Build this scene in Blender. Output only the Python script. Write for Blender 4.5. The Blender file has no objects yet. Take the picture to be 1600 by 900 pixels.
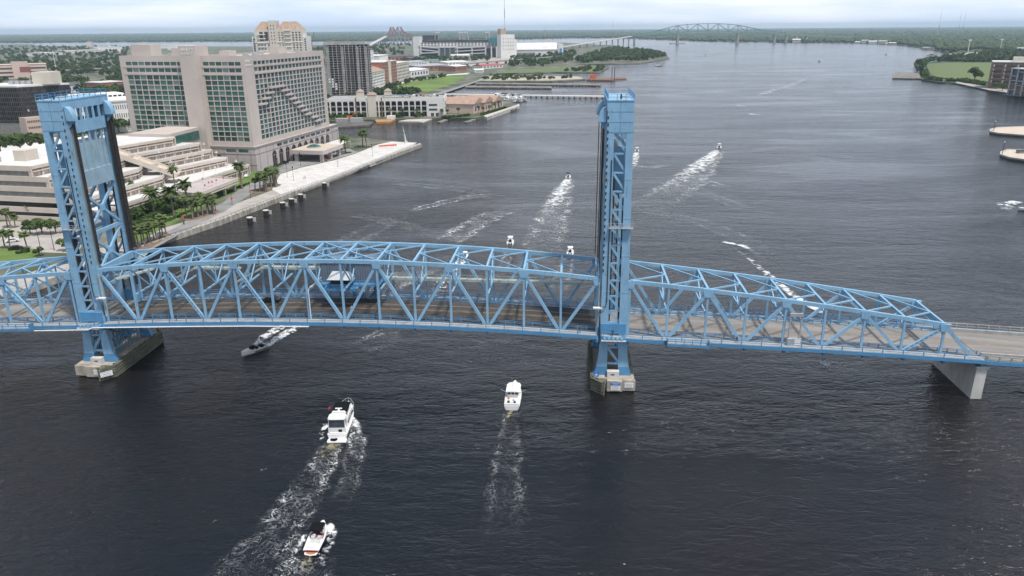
import bpy, bmesh, math, random
import numpy as np
from mathutils import Matrix, Vector

random.seed(7)
rng = np.random.default_rng(11)
sc = bpy.context.scene
col = sc.collection

# ------------------------------------------------------------------ camera
F_PX, PITCH, ROLL = 1166.6, 0.3347, 0.0078
CAM = np.array([92.33, -158.08, 74.80])
TH = 0.0783                                  # bridge heading against the world X axis
cd = bpy.data.cameras.new('camera')
cd.sensor_width = 36.0
cd.lens = F_PX / 1600 * 36.0
cd.clip_start = 1.0
cd.clip_end = 90000
cam = bpy.data.objects.new('camera', cd)
col.objects.link(cam)
cam.matrix_world = (Matrix.Translation(Vector(CAM)) @ Matrix.Rotation(math.pi / 2 - PITCH, 4, 'X')
                    @ Matrix.Rotation(-ROLL, 4, 'Z'))
sc.camera = cam

# ------------------------------------------------------------------ sky, sun, exposure
SUN_EL, SUN_AZ = math.radians(66), math.radians(136)     # azimuth clockwise from +Y
wd = bpy.data.worlds.new('World')
sc.world = wd
wd.use_nodes = True
wt = wd.node_tree
wn, wl = wt.nodes, wt.links
wn.clear()
wout = wn.new('ShaderNodeOutputWorld')
bg = wn.new('ShaderNodeBackground')
bg.inputs['Strength'].default_value = 0.10
sky = wn.new('ShaderNodeTexSky')
sky.sky_type = 'NISHITA'
sky.sun_disc = False
sky.sun_elevation = SUN_EL
sky.sun_rotation = SUN_AZ
sky.altitude = 0
sky.air_density = 1.0
sky.dust_density = 1.6
sky.ozone_density = 1.2
tc = wn.new('ShaderNodeTexCoord')
sp = wn.new('ShaderNodeSeparateXYZ')
wl.new(tc.outputs['Generated'], sp.inputs['Vector'])


def wmath(op, a, b=None):
    x = wn.new('ShaderNodeMath')
    x.operation = op
    for i, v in enumerate((a, b)):
        if v is None:
            continue
        if isinstance(v, (int, float)):
            x.inputs[i].default_value = v
        else:
            wl.new(v, x.inputs[i])
    return x.outputs[0]


def wrange(v, a, b, c, d):
    x = wn.new('ShaderNodeMapRange')
    x.interpolation_type = 'SMOOTHSTEP'
    for i, q in enumerate((a, b, c, d)):
        x.inputs[i + 1].default_value = q
    wl.new(v, x.inputs['Value'])
    return x.outputs['Result']


# a flat cloud layer seen in perspective: it closes up and pales towards the horizon
zc = wmath('ADD', wmath('MAXIMUM', sp.outputs['Z'], 0.0), 0.10)
cx = wn.new('ShaderNodeCombineXYZ')
wl.new(wmath('DIVIDE', sp.outputs['X'], zc), cx.inputs['X'])
wl.new(wmath('DIVIDE', sp.outputs['Y'], zc), cx.inputs['Y'])
cn = wn.new('ShaderNodeTexNoise')
cn.inputs['Scale'].default_value = 0.55
cn.inputs['Detail'].default_value = 9
cn.inputs['Roughness'].default_value = 0.56
cn.inputs['Distortion'].default_value = 0.4
wl.new(cx.outputs['Vector'], cn.inputs['Vector'])
cover = wrange(cn.outputs['Fac'], 0.36, 0.62, 0.0, 1.0)
shade = wn.new('ShaderNodeValToRGB')
shade.color_ramp.elements[0].position = 0.40
shade.color_ramp.elements[0].color = (6.6, 6.9, 7.4, 1)
shade.color_ramp.elements[1].position = 0.75
shade.color_ramp.elements[1].color = (3.4, 3.6, 4.0, 1)
wl.new(cn.outputs['Fac'], shade.inputs['Fac'])
mx = wn.new('ShaderNodeMix')
mx.data_type = 'RGBA'
wl.new(cover, mx.inputs['Factor'])
wl.new(sky.outputs['Color'], mx.inputs['A'])
wl.new(shade.outputs['Color'], mx.inputs['B'])
hor = wrange(sp.outputs['Z'], 0.02, 0.50, 1.0, 0.0)
streak = wn.new('ShaderNodeTexNoise')
streak.inputs['Scale'].default_value = 4.5
streak.inputs['Detail'].default_value = 8
mps = wn.new('ShaderNodeMapping')
mps.inputs['Scale'].default_value = (1.0, 1.0, 9.0)
wl.new(tc.outputs['Generated'], mps.inputs['Vector'])
wl.new(mps.outputs['Vector'], streak.inputs['Vector'])
pale = wn.new('ShaderNodeValToRGB')
pale.color_ramp.elements[0].position = 0.38
pale.color_ramp.elements[0].color = (6.0, 7.1, 8.8, 1)
pale.color_ramp.elements[1].position = 0.62
pale.color_ramp.elements[1].color = (8.5, 8.9, 9.8, 1)
wl.new(streak.outputs['Fac'], pale.inputs['Fac'])
mh = wn.new('ShaderNodeMix')
mh.data_type = 'RGBA'
wl.new(hor, mh.inputs['Factor'])
wl.new(mx.outputs['Result'], mh.inputs['A'])
wl.new(pale.outputs['Color'], mh.inputs['B'])
wl.new(mh.outputs['Result'], bg.inputs['Color'])
wl.new(bg.outputs['Background'], wout.inputs['Surface'])

sd = bpy.data.lights.new('sun', 'SUN')
sd.energy = 3.1
sd.angle = math.radians(5.0)
sd.color = (1.0, 0.955, 0.89)
sun = bpy.data.objects.new('sun', sd)
col.objects.link(sun)
sdir = Vector((math.sin(SUN_AZ) * math.cos(SUN_EL), math.cos(SUN_AZ) * math.cos(SUN_EL), math.sin(SUN_EL)))
sun.rotation_euler = sdir.to_track_quat('Z', 'Y').to_euler()

vs = sc.view_settings
vs.view_transform = 'Standard'
vs.look = 'None'
vs.exposure = 0.34
vs.gamma = 1.0
vs.use_curve_mapping = False
sc.cycles.max_bounces = 6
sc.cycles.diffuse_bounces = 2
sc.cycles.glossy_bounces = 3
sc.cycles.transparent_max_bounces = 12
sc.cycles.volume_bounces = 0
sc.cycles.use_denoising = True
sc.cycles.caustics_reflective = False
sc.cycles.caustics_refractive = False


# ------------------------------------------------------------------ survey: a point of the photo on a level plane z
def G(px, py, z=0.0):
    a, b = px - 800, py - 450
    c, s = math.cos(ROLL), math.sin(ROLL)
    x, y = (a * c - b * s) / F_PX, (a * s + b * c) / F_PX
    d = np.array([x, math.cos(PITCH) - y * math.sin(PITCH), -math.sin(PITCH) - y * math.cos(PITCH)])
    p = CAM + d * (z - CAM[2]) / d[2]
    return float(p[0]), float(p[1])


def RAYZ(px, py, Y):                          # height and x of a photo point at world depth Y
    a, b = px - 800, py - 450
    c, s = math.cos(ROLL), math.sin(ROLL)
    x, y = (a * c - b * s) / F_PX, (a * s + b * c) / F_PX
    d = np.array([x, math.cos(PITCH) - y * math.sin(PITCH), -math.sin(PITCH) - y * math.cos(PITCH)])
    p = CAM + d * (Y - CAM[1]) / d[1]
    return float(p[0]), float(p[2])


def BR(u, v):                                 # bridge coordinates -> world
    return u * math.cos(TH) + v * math.sin(TH), -u * math.sin(TH) + v * math.cos(TH)


# ------------------------------------------------------------------ materials
M = {}


def mat(name, c, rough=0.7, var=0.12, scale=1.0, metal=0.0, bump=0.0, bscale=None, c2=None, detail=5,
        rand=0.0, spec=0.5, stretch=None, contrast=(0.35, 0.65)):
    m = bpy.data.materials.new(name)
    m.use_nodes = True
    t = m.node_tree
    n, l = t.nodes, t.links
    b = n['Principled BSDF']
    b.inputs['Roughness'].default_value = rough
    b.inputs['Metallic'].default_value = metal
    b.inputs['Specular IOR Level'].default_value = spec
    co = n.new('ShaderNodeTexCoord')
    vec = co.outputs['Object']
    if stretch:
        mpn = n.new('ShaderNodeMapping')
        mpn.inputs['Scale'].default_value = stretch
        l.new(vec, mpn.inputs['Vector'])
        vec = mpn.outputs['Vector']
    no = n.new('ShaderNodeTexNoise')
    no.inputs['Scale'].default_value = scale
    no.inputs['Detail'].default_value = detail
    no.inputs['Roughness'].default_value = 0.6
    l.new(vec, no.inputs['Vector'])
    ra = n.new('ShaderNodeValToRGB')
    if c2 is None:
        lo = tuple(max(0, x * (1 - var)) for x in c)
        hi = tuple(min(1, x * (1 + var)) for x in c)
    else:
        lo, hi = c, c2
    ra.color_ramp.elements[0].position = contrast[0]
    ra.color_ramp.elements[1].position = contrast[1]
    ra.color_ramp.elements[0].color = (*lo, 1)
    ra.color_ramp.elements[1].color = (*hi, 1)
    l.new(no.outputs['Fac'], ra.inputs['Fac'])
    out = ra.outputs['Color']
    if rand:
        oi = n.new('ShaderNodeObjectInfo')
        mr = n.new('ShaderNodeMapRange')
        mr.inputs['To Min'].default_value = 1 - rand
        mr.inputs['To Max'].default_value = 1 + rand
        l.new(oi.outputs['Random'], mr.inputs['Value'])
        mu = n.new('ShaderNodeVectorMath')
        mu.operation = 'SCALE'
        l.new(out, mu.inputs[0])
        l.new(mr.outputs['Result'], mu.inputs['Scale'])
        out = mu.outputs['Vector']
    l.new(out, b.inputs['Base Color'])
    if bump:
        bn = n.new('ShaderNodeTexNoise')
        bn.inputs['Scale'].default_value = bscale or scale * 4
        bn.inputs['Detail'].default_value = 4
        l.new(vec, bn.inputs['Vector'])
        bu = n.new('ShaderNodeBump')
        bu.inputs['Strength'].default_value = bump
        bu.inputs['Distance'].default_value = 0.1
        l.new(bn.outputs['Fac'], bu.inputs['Height'])
        l.new(bu.outputs['Normal'], b.inputs['Normal'])
    M[name] = m
    return m


def foliage_mat(name, c, c2, rough=0.6, scale=0.5, rand=0.25, trans=0.25):
    m = mat(name, c, rough=rough, c2=c2, scale=scale, rand=rand, spec=0.25)
    t = m.node_tree
    n, l = t.nodes, t.links
    b = n['Principled BSDF']
    if trans:
        tr = n.new('ShaderNodeBsdfTranslucent')
        src = b.inputs['Base Color'].links[0].from_socket
        l.new(src, tr.inputs['Color'])
        ms = n.new('ShaderNodeMixShader')
        ms.inputs['Fac'].default_value = trans
        l.new(b.outputs['BSDF'], ms.inputs[1])
        l.new(tr.outputs['BSDF'], ms.inputs[2])
        l.new(ms.outputs['Shader'], n['Material Output'].inputs['Surface'])
    return m


# ------------------------------------------------------------------ mesh builder
class MB:
    def __init__(s):
        s.v, s.f = [], []

    def add(s, vs, fs):
        o = len(s.v)
        s.v.extend([tuple(map(float, p)) for p in vs])
        s.f.extend([tuple(i + o for i in f) for f in fs])
        return s

    def box(s, x0, x1, y0, y1, z0, z1):
        return s.add([(x0, y0, z0), (x1, y0, z0), (x1, y1, z0), (x0, y1, z0), (x0, y0, z1), (x1, y0, z1), (x1, y1, z1), (x0, y1, z1)],
                     [(0, 3, 2, 1), (4, 5, 6, 7), (0, 1, 5, 4), (1, 2, 6, 5), (2, 3, 7, 6), (3, 0, 4, 7)])

    def beam(s, a, b, w, h, up=(0, 0, 1)):      # rectangular bar from a to b
        a, b = Vector(a), Vector(b)
        d = (b - a)
        if d.length < 1e-6:
            return s
        d.normalize()
        up = Vector(up)
        if abs(d.dot(up)) > 0.98:
            up = Vector((1, 0, 0)) if abs(d.x) < 0.9 else Vector((0, 1, 0))
        side = d.cross(up).normalized()
        top = side.cross(d).normalized()
        vs = []
        for p in (a, b):
            for i, j in ((-1, -1), (1, -1), (1, 1), (-1, 1)):
                vs.append(p + side * (i * w / 2) + top * (j * h / 2))
        return s.add(vs, [(3, 2, 1, 0), (4, 5, 6, 7), (0, 1, 5, 4), (1, 2, 6, 5), (2, 3, 7, 6), (3, 0, 4, 7)])

    def tube(s, pts, rad, n=6, cap=True):
        pts = [Vector(p) for p in pts]
        if not hasattr(rad, '__len__'):
            rad = [rad] * len(pts)
        vs, fs = [], []
        for k, p in enumerate(pts):
            d = (pts[min(k + 1, len(pts) - 1)] - pts[max(k - 1, 0)]).normalized()
            up = Vector((0, 0, 1)) if abs(d.z) < 0.9 else Vector((1, 0, 0))
            e1 = d.cross(up).normalized()
            e2 = d.cross(e1).normalized()
            for i in range(n):
                a = 2 * math.pi * i / n
                vs.append(p + (e1 * math.cos(a) + e2 * math.sin(a)) * rad[k])
        for k in range(len(pts) - 1):
            for i in range(n):
                j = (i + 1) % n
                fs.append((k * n + i, k * n + j, (k + 1) * n + j, (k + 1) * n + i))
        if cap:
            fs.append(tuple(range(n))[::-1])
            fs.append(tuple(range((len(pts) - 1) * n, len(pts) * n)))
        return s.add(vs, fs)

    def prism(s, poly, z0, z1, bottom=True):
        a = sum(poly[i][0] * poly[(i + 1) % len(poly)][1] - poly[(i + 1) % len(poly)][0] * poly[i][1] for i in range(len(poly)))
        if a < 0:
            poly = poly[::-1]
        n = len(poly)
        z0s = z0 if hasattr(z0, '__len__') else [z0] * n
        z1s = z1 if hasattr(z1, '__len__') else [z1] * n
        vs = [(p[0], p[1], z0s[i]) for i, p in enumerate(poly)] + [(p[0], p[1], z1s[i]) for i, p in enumerate(poly)]
        fs = [tuple(range(n, 2 * n))]
        if bottom:
            fs.append(tuple(range(n))[::-1])
        for i in range(n):
            j = (i + 1) % n
            fs.append((i, j, n + j, n + i))
        return s.add(vs, fs)

    def sheet(s, poly, z):
        a = sum(poly[i][0] * poly[(i + 1) % len(poly)][1] - poly[(i + 1) % len(poly)][0] * poly[i][1] for i in range(len(poly)))
        if a < 0:
            poly = poly[::-1]
        return s.add([(p[0], p[1], z) for p in poly], [tuple(range(len(poly)))])

    def loft(s, rings, cap=True, close=True):   # rings: lists of points with equal counts
        n = len(rings[0])
        vs = [p for r in rings for p in r]
        fs = []
        for k in range(len(rings) - 1):
            for i in range(n if close else n - 1):
                j = (i + 1) % n
                fs.append((k * n + i, k * n + j, (k + 1) * n + j, (k + 1) * n + i))
        if cap:
            fs.append(tuple(range(n))[::-1])
            fs.append(tuple(range((len(rings) - 1) * n, len(rings) * n)))
        return s.add(vs, fs)

    def build(s, name, material, parent=None, org=None, smooth=False, weld=False, kind=None, label=None, data=None):
        me = data
        if me is None:
            me = bpy.data.meshes.new(name)
            o = org if org is not None else (parent['_o'] if parent is not None and '_o' in parent else (0, 0, 0))
            v = [(p[0] - o[0], p[1] - o[1], p[2] - o[2]) for p in s.v]
            me.from_pydata(v, [], s.f)
            me.materials.append(M[material] if isinstance(material, str) else material)
            if weld:
                bm = bmesh.new()
                bm.from_mesh(me)
                bmesh.ops.remove_doubles(bm, verts=bm.verts, dist=0.003)
                bmesh.ops.recalc_face_normals(bm, faces=bm.faces)
                bm.to_mesh(me)
                bm.free()
            if smooth:
                me.polygons.foreach_set('use_smooth', [True] * len(me.polygons))
            me.update()
        ob = bpy.data.objects.new(name, me)
        col.objects.link(ob)
        if parent is not None:
            ob.parent = parent
        elif org is not None:
            ob.location = org
        if kind:
            ob['kind'] = kind
        if label:
            ob['label'] = label
        return ob


def tag(o, label=None, cat=None, group=None, kind=None):
    if label:
        o['label'] = label
    if cat:
        o['category'] = cat
    if group:
        o['group'] = group
    if kind:
        o['kind'] = kind
    return o


def thing(name, label, cat, loc=(0, 0, 0), rz=0.0, group=None, local=None):
    o = bpy.data.objects.new(name, None)
    o.empty_display_size = 0.5
    col.objects.link(o)
    o.location = loc
    o.rotation_euler = (0, 0, rz)
    if local is not None:
        o['_o'] = local                        # origin of the coordinates its parts are written in
    return tag(o, label, cat, group)


def copy_tree(o, loc=None, rz=None, label=None, group=None, scale=None):
    r = o.copy()
    col.objects.link(r)
    if loc is not None:
        r.location = loc
    if rz is not None:
        r.rotation_euler = (0, 0, rz)
    if scale is not None:
        r.scale = (scale,) * 3 if not hasattr(scale, '__len__') else scale
    tag(r, label, None, group)
    for ch in o.children:
        c = ch.copy()
        col.objects.link(c)
        c.parent = r
        for gch in ch.children:
            d = gch.copy()
            col.objects.link(d)
            d.parent = c
    return r


def piece(name, data, parent, loc, rz=0.0, scale=None):   # a repeat that shares mesh data
    o = bpy.data.objects.new(name, data)
    col.objects.link(o)
    o.parent = parent
    o.location = loc
    o.rotation_euler = (0, 0, rz)
    if scale is not None:
        o.scale = scale
    return o


def inpoly(x, y, poly):
    r = np.zeros(len(x), bool)
    j = len(poly) - 1
    for i in range(len(poly)):
        xi, yi = poly[i]
        xj, yj = poly[j]
        c = ((yi > y) != (yj > y)) & (x < (xj - xi) * (y - yi) / (yj - yi + 1e-12) + xi)
        r ^= c
        j = i
    return r


# ------------------------------------------------------------------ setting: water
def np_mesh(name, v, f, material, smooth=False):
    me = bpy.data.meshes.new(name)
    k = f.shape[1]
    me.vertices.add(len(v))
    me.vertices.foreach_set('co', np.ascontiguousarray(v, np.float32).ravel())
    me.loops.add(f.size)
    me.loops.foreach_set('vertex_index', np.ascontiguousarray(f, np.int32).ravel())
    me.polygons.add(len(f))
    me.polygons.foreach_set('loop_start', np.arange(0, f.size, k, dtype=np.int32))
    me.polygons.foreach_set('loop_total', np.full(len(f), k, np.int32))
    if smooth:
        me.polygons.foreach_set('use_smooth', np.ones(len(f), bool))
    me.materials.append(M[material])
    me.update(calc_edges=True)
    return me


def water_mat():
    m = bpy.data.materials.new('river_water')
    m.use_nodes = True
    t = m.node_tree
    n, l = t.nodes, t.links
    b = n['Principled BSDF']
    b.inputs['Base Color'].default_value = (0.010, 0.011, 0.013, 1)
    b.inputs['Roughness'].default_value = 0.13
    b.inputs['IOR'].default_value = 1.42
    co = n.new('ShaderNodeTexCoord')

    def noise(scale, sx, sy, rot, detail=3.0, dist=0.0, rough=0.5):
        a = n.new('ShaderNodeMapping')
        a.inputs['Scale'].default_value = (sx, sy, 1)
        a.inputs['Rotation'].default_value = (0, 0, rot)
        l.new(co.outputs['Object'], a.inputs['Vector'])
        x = n.new('ShaderNodeTexNoise')
        x.inputs['Scale'].default_value = scale
        x.inputs['Detail'].default_value = detail
        x.inputs['Distortion'].default_value = dist
        x.inputs['Roughness'].default_value = rough
        l.new(a.outputs['Vector'], x.inputs['Vector'])
        return x.outputs['Fac']

    def math_(op, a, b_=None, val=None):
        x = n.new('ShaderNodeMath')
        x.operation = op
        l.new(a, x.inputs[0])
        if b_ is not None:
            l.new(b_, x.inputs[1])
        if val is not None:
            x.inputs[1].default_value = val
        return x.outputs[0]
    w1 = noise(0.16, 0.6, 1.5, 0.35, 3, 0.6)           # swell left by boats and wind
    w2 = noise(0.50, 0.6, 1.5, -0.2, 3, 0.7)          # chop
    w3 = noise(2.2, 0.8, 1.3, 0.1, 4, 0.3, 0.6)        # ripples
    big = noise(0.014, 0.5, 1.5, 0.35, 5, 1.2)           # gust patches
    pr = n.new('ShaderNodeMapRange')
    pr.inputs['From Min'].default_value = 0.35
    pr.inputs['From Max'].default_value = 0.68
    pr.inputs['To Min'].default_value = 0.28
    pr.inputs['To Max'].default_value = 1.4
    l.new(big, pr.inputs['Value'])
    h = math_('MULTIPLY', w1, val=0.62)
    rg = math_('ABSOLUTE', math_('SUBTRACT', w2, val=0.5))
    h2 = math_('MULTIPLY', math_('ADD', math_('MULTIPLY', rg, val=-1.5), math_('MULTIPLY', w2, val=0.4)), val=0.40)
    h3 = math_('MULTIPLY', w3, val=0.13)
    hs = math_('ADD', math_('ADD', h, h2), h3)
    hs = math_('MULTIPLY', hs, pr.outputs['Result'])
    bu = n.new('ShaderNodeBump')
    bu.inputs['Strength'].default_value = 1.0
    bu.inputs['Distance'].default_value = 1.0
    l.new(hs, bu.inputs['Height'])
    l.new(bu.outputs['Normal'], b.inputs['Normal'])
    # tannin-brown and slate patches
    cr_ = n.new('ShaderNodeValToRGB')
    cr_.color_ramp.elements[0].position = 0.35
    cr_.color_ramp.elements[1].position = 0.7
    cr_.color_ramp.elements[0].color = (0.005, 0.007, 0.010, 1)
    cr_.color_ramp.elements[1].color = (0.017, 0.013, 0.011, 1)
    l.new(noise(0.006, 1, 0.6, 0.9, 4, 0.5), cr_.inputs['Fac'])
    l.new(cr_.outputs['Color'], b.inputs['Base Color'])
    M['river_water'] = m


water_mat()
R = 27000
MB().sheet([(-R, -600), (R, -600), (R, R), (-R, R)], 0.0).build('river_water', 'river_water', kind='structure')

# ------------------------------------------------------------------ land
mat('urban_ground', (0.055, 0.080, 0.035), c2=(0.20, 0.185, 0.155), scale=0.03, detail=8, rough=0.9, contrast=(0.42, 0.6))
mat('far_land', (0.035, 0.060, 0.030), c2=(0.060, 0.085, 0.040), scale=0.004, detail=8, rough=0.9)
mat('lawn', (0.085, 0.150, 0.030), c2=(0.150, 0.215, 0.050), scale=0.12, detail=8, rough=0.9, bump=0.3)
mat('field_grass', (0.150, 0.225, 0.035), c2=(0.090, 0.150, 0.035), scale=0.022, detail=8, rough=0.9, contrast=(0.4, 0.62))
mat('meadow', (0.130, 0.160, 0.055), c2=(0.105, 0.150, 0.045), scale=0.03, detail=8, rough=0.9)
mat('pavement', (0.34, 0.31, 0.285), c2=(0.44, 0.41, 0.38), scale=0.25, detail=7, rough=0.85)
mat('plaza_white', (0.52, 0.50, 0.47), c2=(0.68, 0.665, 0.64), scale=0.3, detail=7, rough=0.8)
mat('asphalt', (0.20, 0.20, 0.20), c2=(0.30, 0.295, 0.285), scale=0.15, detail=8, rough=0.9)
mat('concrete', (0.42, 0.40, 0.36), c2=(0.58, 0.56, 0.51), scale=0.5, detail=8, rough=0.85, bump=0.2)
mat('seawall', (0.22, 0.20, 0.16), c2=(0.50, 0.47, 0.42), scale=0.6, detail=8, rough=0.9, stretch=(1, 1, 0.3))
mat('old_pier', (0.10, 0.09, 0.08), c2=(0.30, 0.28, 0.24), scale=0.15, detail=8, rough=0.9)
mat('sand', (0.50, 0.45, 0.36), c2=(0.36, 0.33, 0.25), scale=0.05, detail=8, rough=0.9)
mat('mulch', (0.16, 0.10, 0.07), c2=(0.24, 0.17, 0.12), scale=0.6, rough=0.95)

ZL = 1.7
pxs = [(560, 214), (522, 212), (514, 191), (530, 188), (640, 185), (690, 183.5), (742, 184.5), (806, 170), (812, 165), (800, 160), (745, 153), (692, 152),
       (668, 149), (681, 145.5), (741.5, 127.5), (862, 127), (915, 124), (908, 118.5), (850, 117.5), (775, 116.5), (775, 114.5), (860, 113),
       (935, 113), (951, 105.5), (935, 102), (890, 101.5), (920, 100), (1000, 99), (1046, 91), (1040, 84), (1010, 78), (960, 71), (880, 66.5),
       (800, 66.5), (700, 68), (600, 69.5), (480, 70), (400, 72.5), (193, 72.5), (60, 71.5), (50, 69), (-200, 71)]
QUAY = [(-90, -50), (-72, 2), (-56, 48), G(215, 388, ZL), G(345, 345, ZL), G(500, 285, ZL), G(659, 226, ZL)]
left_poly = [(-900, -50)] + QUAY + [G(x, y, ZL) for x, y in pxs] + [(-9000, 4500), (-9000, 300)]
MB().prism(left_poly, -1.5, ZL).build('left_bank_ground', 'urban_ground', kind='structure')
fpx = [(-200, 68), (0, 67), (50, 66.5), (193, 65.5), (400, 64.5), (580, 64), (700, 62.5), (820, 61), (880, 59.5), (960, 59), (1010, 61), (1100, 64), (1200, 65.5),
       (1333, 66.7), (1403, 69), (1456, 77), (1480, 81), (1504, 88), (1488, 92), (1469, 93.5), (1432, 102.7), (1440, 124), (1467, 128), (1493, 129.5),
       (1547, 141), (1600, 148), (1700, 168)]
far_poly = [G(x, y, 2.0) for x, y in fpx] + [(3000, 480), (R, 5000), (R, R), (-R, R), (-R, 5500)]
MB().prism(far_poly, -1.5, 2.0).build('far_bank_ground', 'far_land', kind='structure')


def overlay(name, px, z, material, world=False):
    return MB().sheet(px if world else [G(x, y, z) for x, y in px], z).build(name, material, kind='structure')


def offs(line, d):                            # polyline moved d metres to its left
    out = []
    for i, p in enumerate(line):
        a, b = line[max(i - 1, 0)], line[min(i + 1, len(line) - 1)]
        t = np.array([b[0] - a[0], b[1] - a[1]], float)
        t /= np.linalg.norm(t)
        out.append((p[0] - t[1] * d, p[1] + t[0] * d))
    return out


QW = QUAY[2:]
overlay('riverwalk_pavement', QW + offs(QW, 13)[::-1], ZL + .012, 'pavement', True)
overlay('plaza_pavement', [(438, 272), (470, 262), (520, 251), (556, 240), (590, 226), (612, 221), (652, 223), (560, 259), (470, 294), (440, 304), (425, 296)], ZL + .03, 'plaza_white')
overlay('hotel_drive', [(398, 276), (438, 262), (452, 250), (500, 236), (545, 232), (560, 238), (520, 250), (470, 261), (436, 272), (410, 285)], ZL + .022, 'asphalt')
overlay('river_road', [(185, 420), (226, 380), (300, 342), (350, 315), (398, 276), (420, 285), (400, 297), (352, 330), (300, 356), (240, 388), (205, 420)], ZL + .018, 'asphalt')
overlay('terrace_lawn', [(204, 352), (240, 333), (300, 306), (350, 285), (395, 266), (410, 276), (360, 304), (312, 326), (245, 362), (208, 384)], ZL + .026, 'lawn')
overlay('car_park', [(-60, 352), (20, 345), (112, 352), (135, 372), (120, 396), (60, 394), (-60, 400)], ZL + .02, 'pavement')
overlay('lot_lawn', [(-60, 392), (20, 384), (62, 390), (52, 412), (-60, 425)], ZL + .03, 'lawn')
overlay('oak_court', [(-60, 222), (90, 214), (110, 232), (80, 244), (-60, 250)], ZL + .02, 'plaza_white')
overlay('drive_behind_hotel', [(150, 215), (240, 205), (250, 222), (160, 235)], ZL + .02, 'pavement')
overlay('green_field', [(598, 137.5), (651, 141.5), (668, 143.5), (705, 132), (724, 122.5), (729, 116), (702, 117.5), (642, 127)], ZL + .03, 'field_grass')
overlay('field_path', [(588, 137), (640, 125.5), (702, 116), (735, 113.5), (730, 116), (702, 117.5), (642, 127), (597, 138)], ZL + .02, 'plaza_white')
overlay('point_meadow', [(778, 115), (860, 112), (933, 112), (948, 106), (930, 103), (850, 106), (790, 110)], ZL + .03, 'meadow')
overlay('spoil_yard', [(745, 126), (860, 125.5), (912, 123), (904, 119.5), (850, 118.5), (760, 119)], ZL + .03, 'sand')
overlay('shore_road', [(668, 148), (684, 145), (742, 127), (760, 122), (770, 123), (750, 126.5), (690, 147)], ZL + .035, 'asphalt')
overlay('right_meadow', [(1447, 100), (1480, 97.5), (1560, 98), (1600, 100), (1600, 126), (1545, 127.5), (1500, 127), (1468, 123.5), (1454, 115)], 2.03, 'meadow')
overlay('right_riverwalk', [(1493, 129.5), (1547, 141), (1600, 148), (1700, 167), (1700, 160), (1600, 143.5), (1549, 136.5), (1496, 127)], 2.02, 'pavement')
overlay('right_beach', [(1480, 84), (1508, 83), (1530, 80), (1535, 84), (1508, 88.5), (1500, 88)], 2.02, 'sand')
overlay('stadium_lot', [(730, 92), (800, 88), (880, 86), (900, 90), (800, 100), (735, 104)], ZL + .02, 'pavement')

# seawall cap along the quay
sw = MB()
qa, qb = offs(QW, 0.55), offs(QW, -0.15)
for i in range(len(QW) - 1):
    sw.prism([qa[i], qa[i + 1], qb[i + 1], qb[i]], -1, ZL + .45)
sw.build('seawall', 'seawall', kind='structure')

# ------------------------------------------------------------------ woods that read as one mass
foliage_mat('wood_leaf', (0.028, 0.052, 0.018), (0.085, 0.130, 0.040), scale=0.06, rand=0.0, trans=0.15)
foliage_mat('far_leaf', (0.030, 0.055, 0.024), (0.070, 0.105, 0.040), scale=0.012, rand=0.0, trans=0.0)
ico = bmesh.new()
bmesh.ops.create_icosphere(ico, subdivisions=1, radius=1)
ICO_V = np.array([v.co[:] for v in ico.verts])
ICO_F = np.array([[v.index for v in f.verts] for f in ico.faces])
ico.free()


def lumps(pos, rad, hgt, z0):                  # one rough crown per position
    k = len(pos)
    nv = len(ICO_V)
    v = np.repeat(ICO_V[None], k, 0) * rng.uniform(0.72, 1.22, (k, nv, 1))
    v[:, :, 0] *= rad[:, None]
    v[:, :, 1] *= rad[:, None]
    v[:, :, 2] = v[:, :, 2] * (hgt * 0.5)[:, None] + (hgt * 0.52)[:, None] + z0
    v[:, :, 0] += pos[:, 0][:, None]
    v[:, :, 1] += pos[:, 1][:, None]
    f = (ICO_F[None] + (np.arange(k) * nv)[:, None, None]).reshape(-1, 3)
    return v.reshape(-1, 3), f


def leafcloud(pos, rad, hgt, base, n, size):   # crowns made of leaf clumps: quads scattered over lobes
    V, k = [], len(pos)
    for i in range(k):
        lob = rng.integers(5, 9)
        lc = rng.normal(0, 1, (lob, 3))
        lc /= np.linalg.norm(lc, axis=1)[:, None]
        lc = lc * [rad[i] * .55, rad[i] * .55, hgt[i] * .26] + [0, 0, base + hgt[i] * .5]
        lr = rng.uniform(.38, .62, lob) * rad[i]
        w = rng.integers(0, lob, n)
        d = rng.normal(0, 1, (n, 3))
        d /= np.linalg.norm(d, axis=1)[:, None]
        d[:, 2] = np.where(d[:, 2] < -.35, -d[:, 2], d[:, 2])
        c = lc[w] + d * (lr[w] * rng.uniform(.75, 1.08, n))[:, None] * [1, 1, .8]
        nn = d + rng.normal(0, .45, (n, 3))
        nn /= np.linalg.norm(nn, axis=1)[:, None]
        a = np.cross(nn, rng.normal(0, 1, (n, 3)))
        a /= np.linalg.norm(a, axis=1)[:, None] + 1e-9
        b = np.cross(nn, a)
        s = (size * rng.uniform(.6, 1.35, n))[:, None]
        q = np.stack([c - a * s - b * s * .7, c + a * s - b * s * .7, c + a * s * .8 + b * s * .7, c - a * s * .8 + b * s * .7], 1)
        V.append(q.reshape(-1, 3) + [pos[i][0], pos[i][1], 0])
    v = np.concatenate(V)
    f = np.arange(len(v)).reshape(-1, 4)
    return v, f


def stuff(name, me, label):
    o = bpy.data.objects.new(name, me)
    col.objects.link(o)
    return tag(o, label, 'woodland', kind='stuff')


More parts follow.
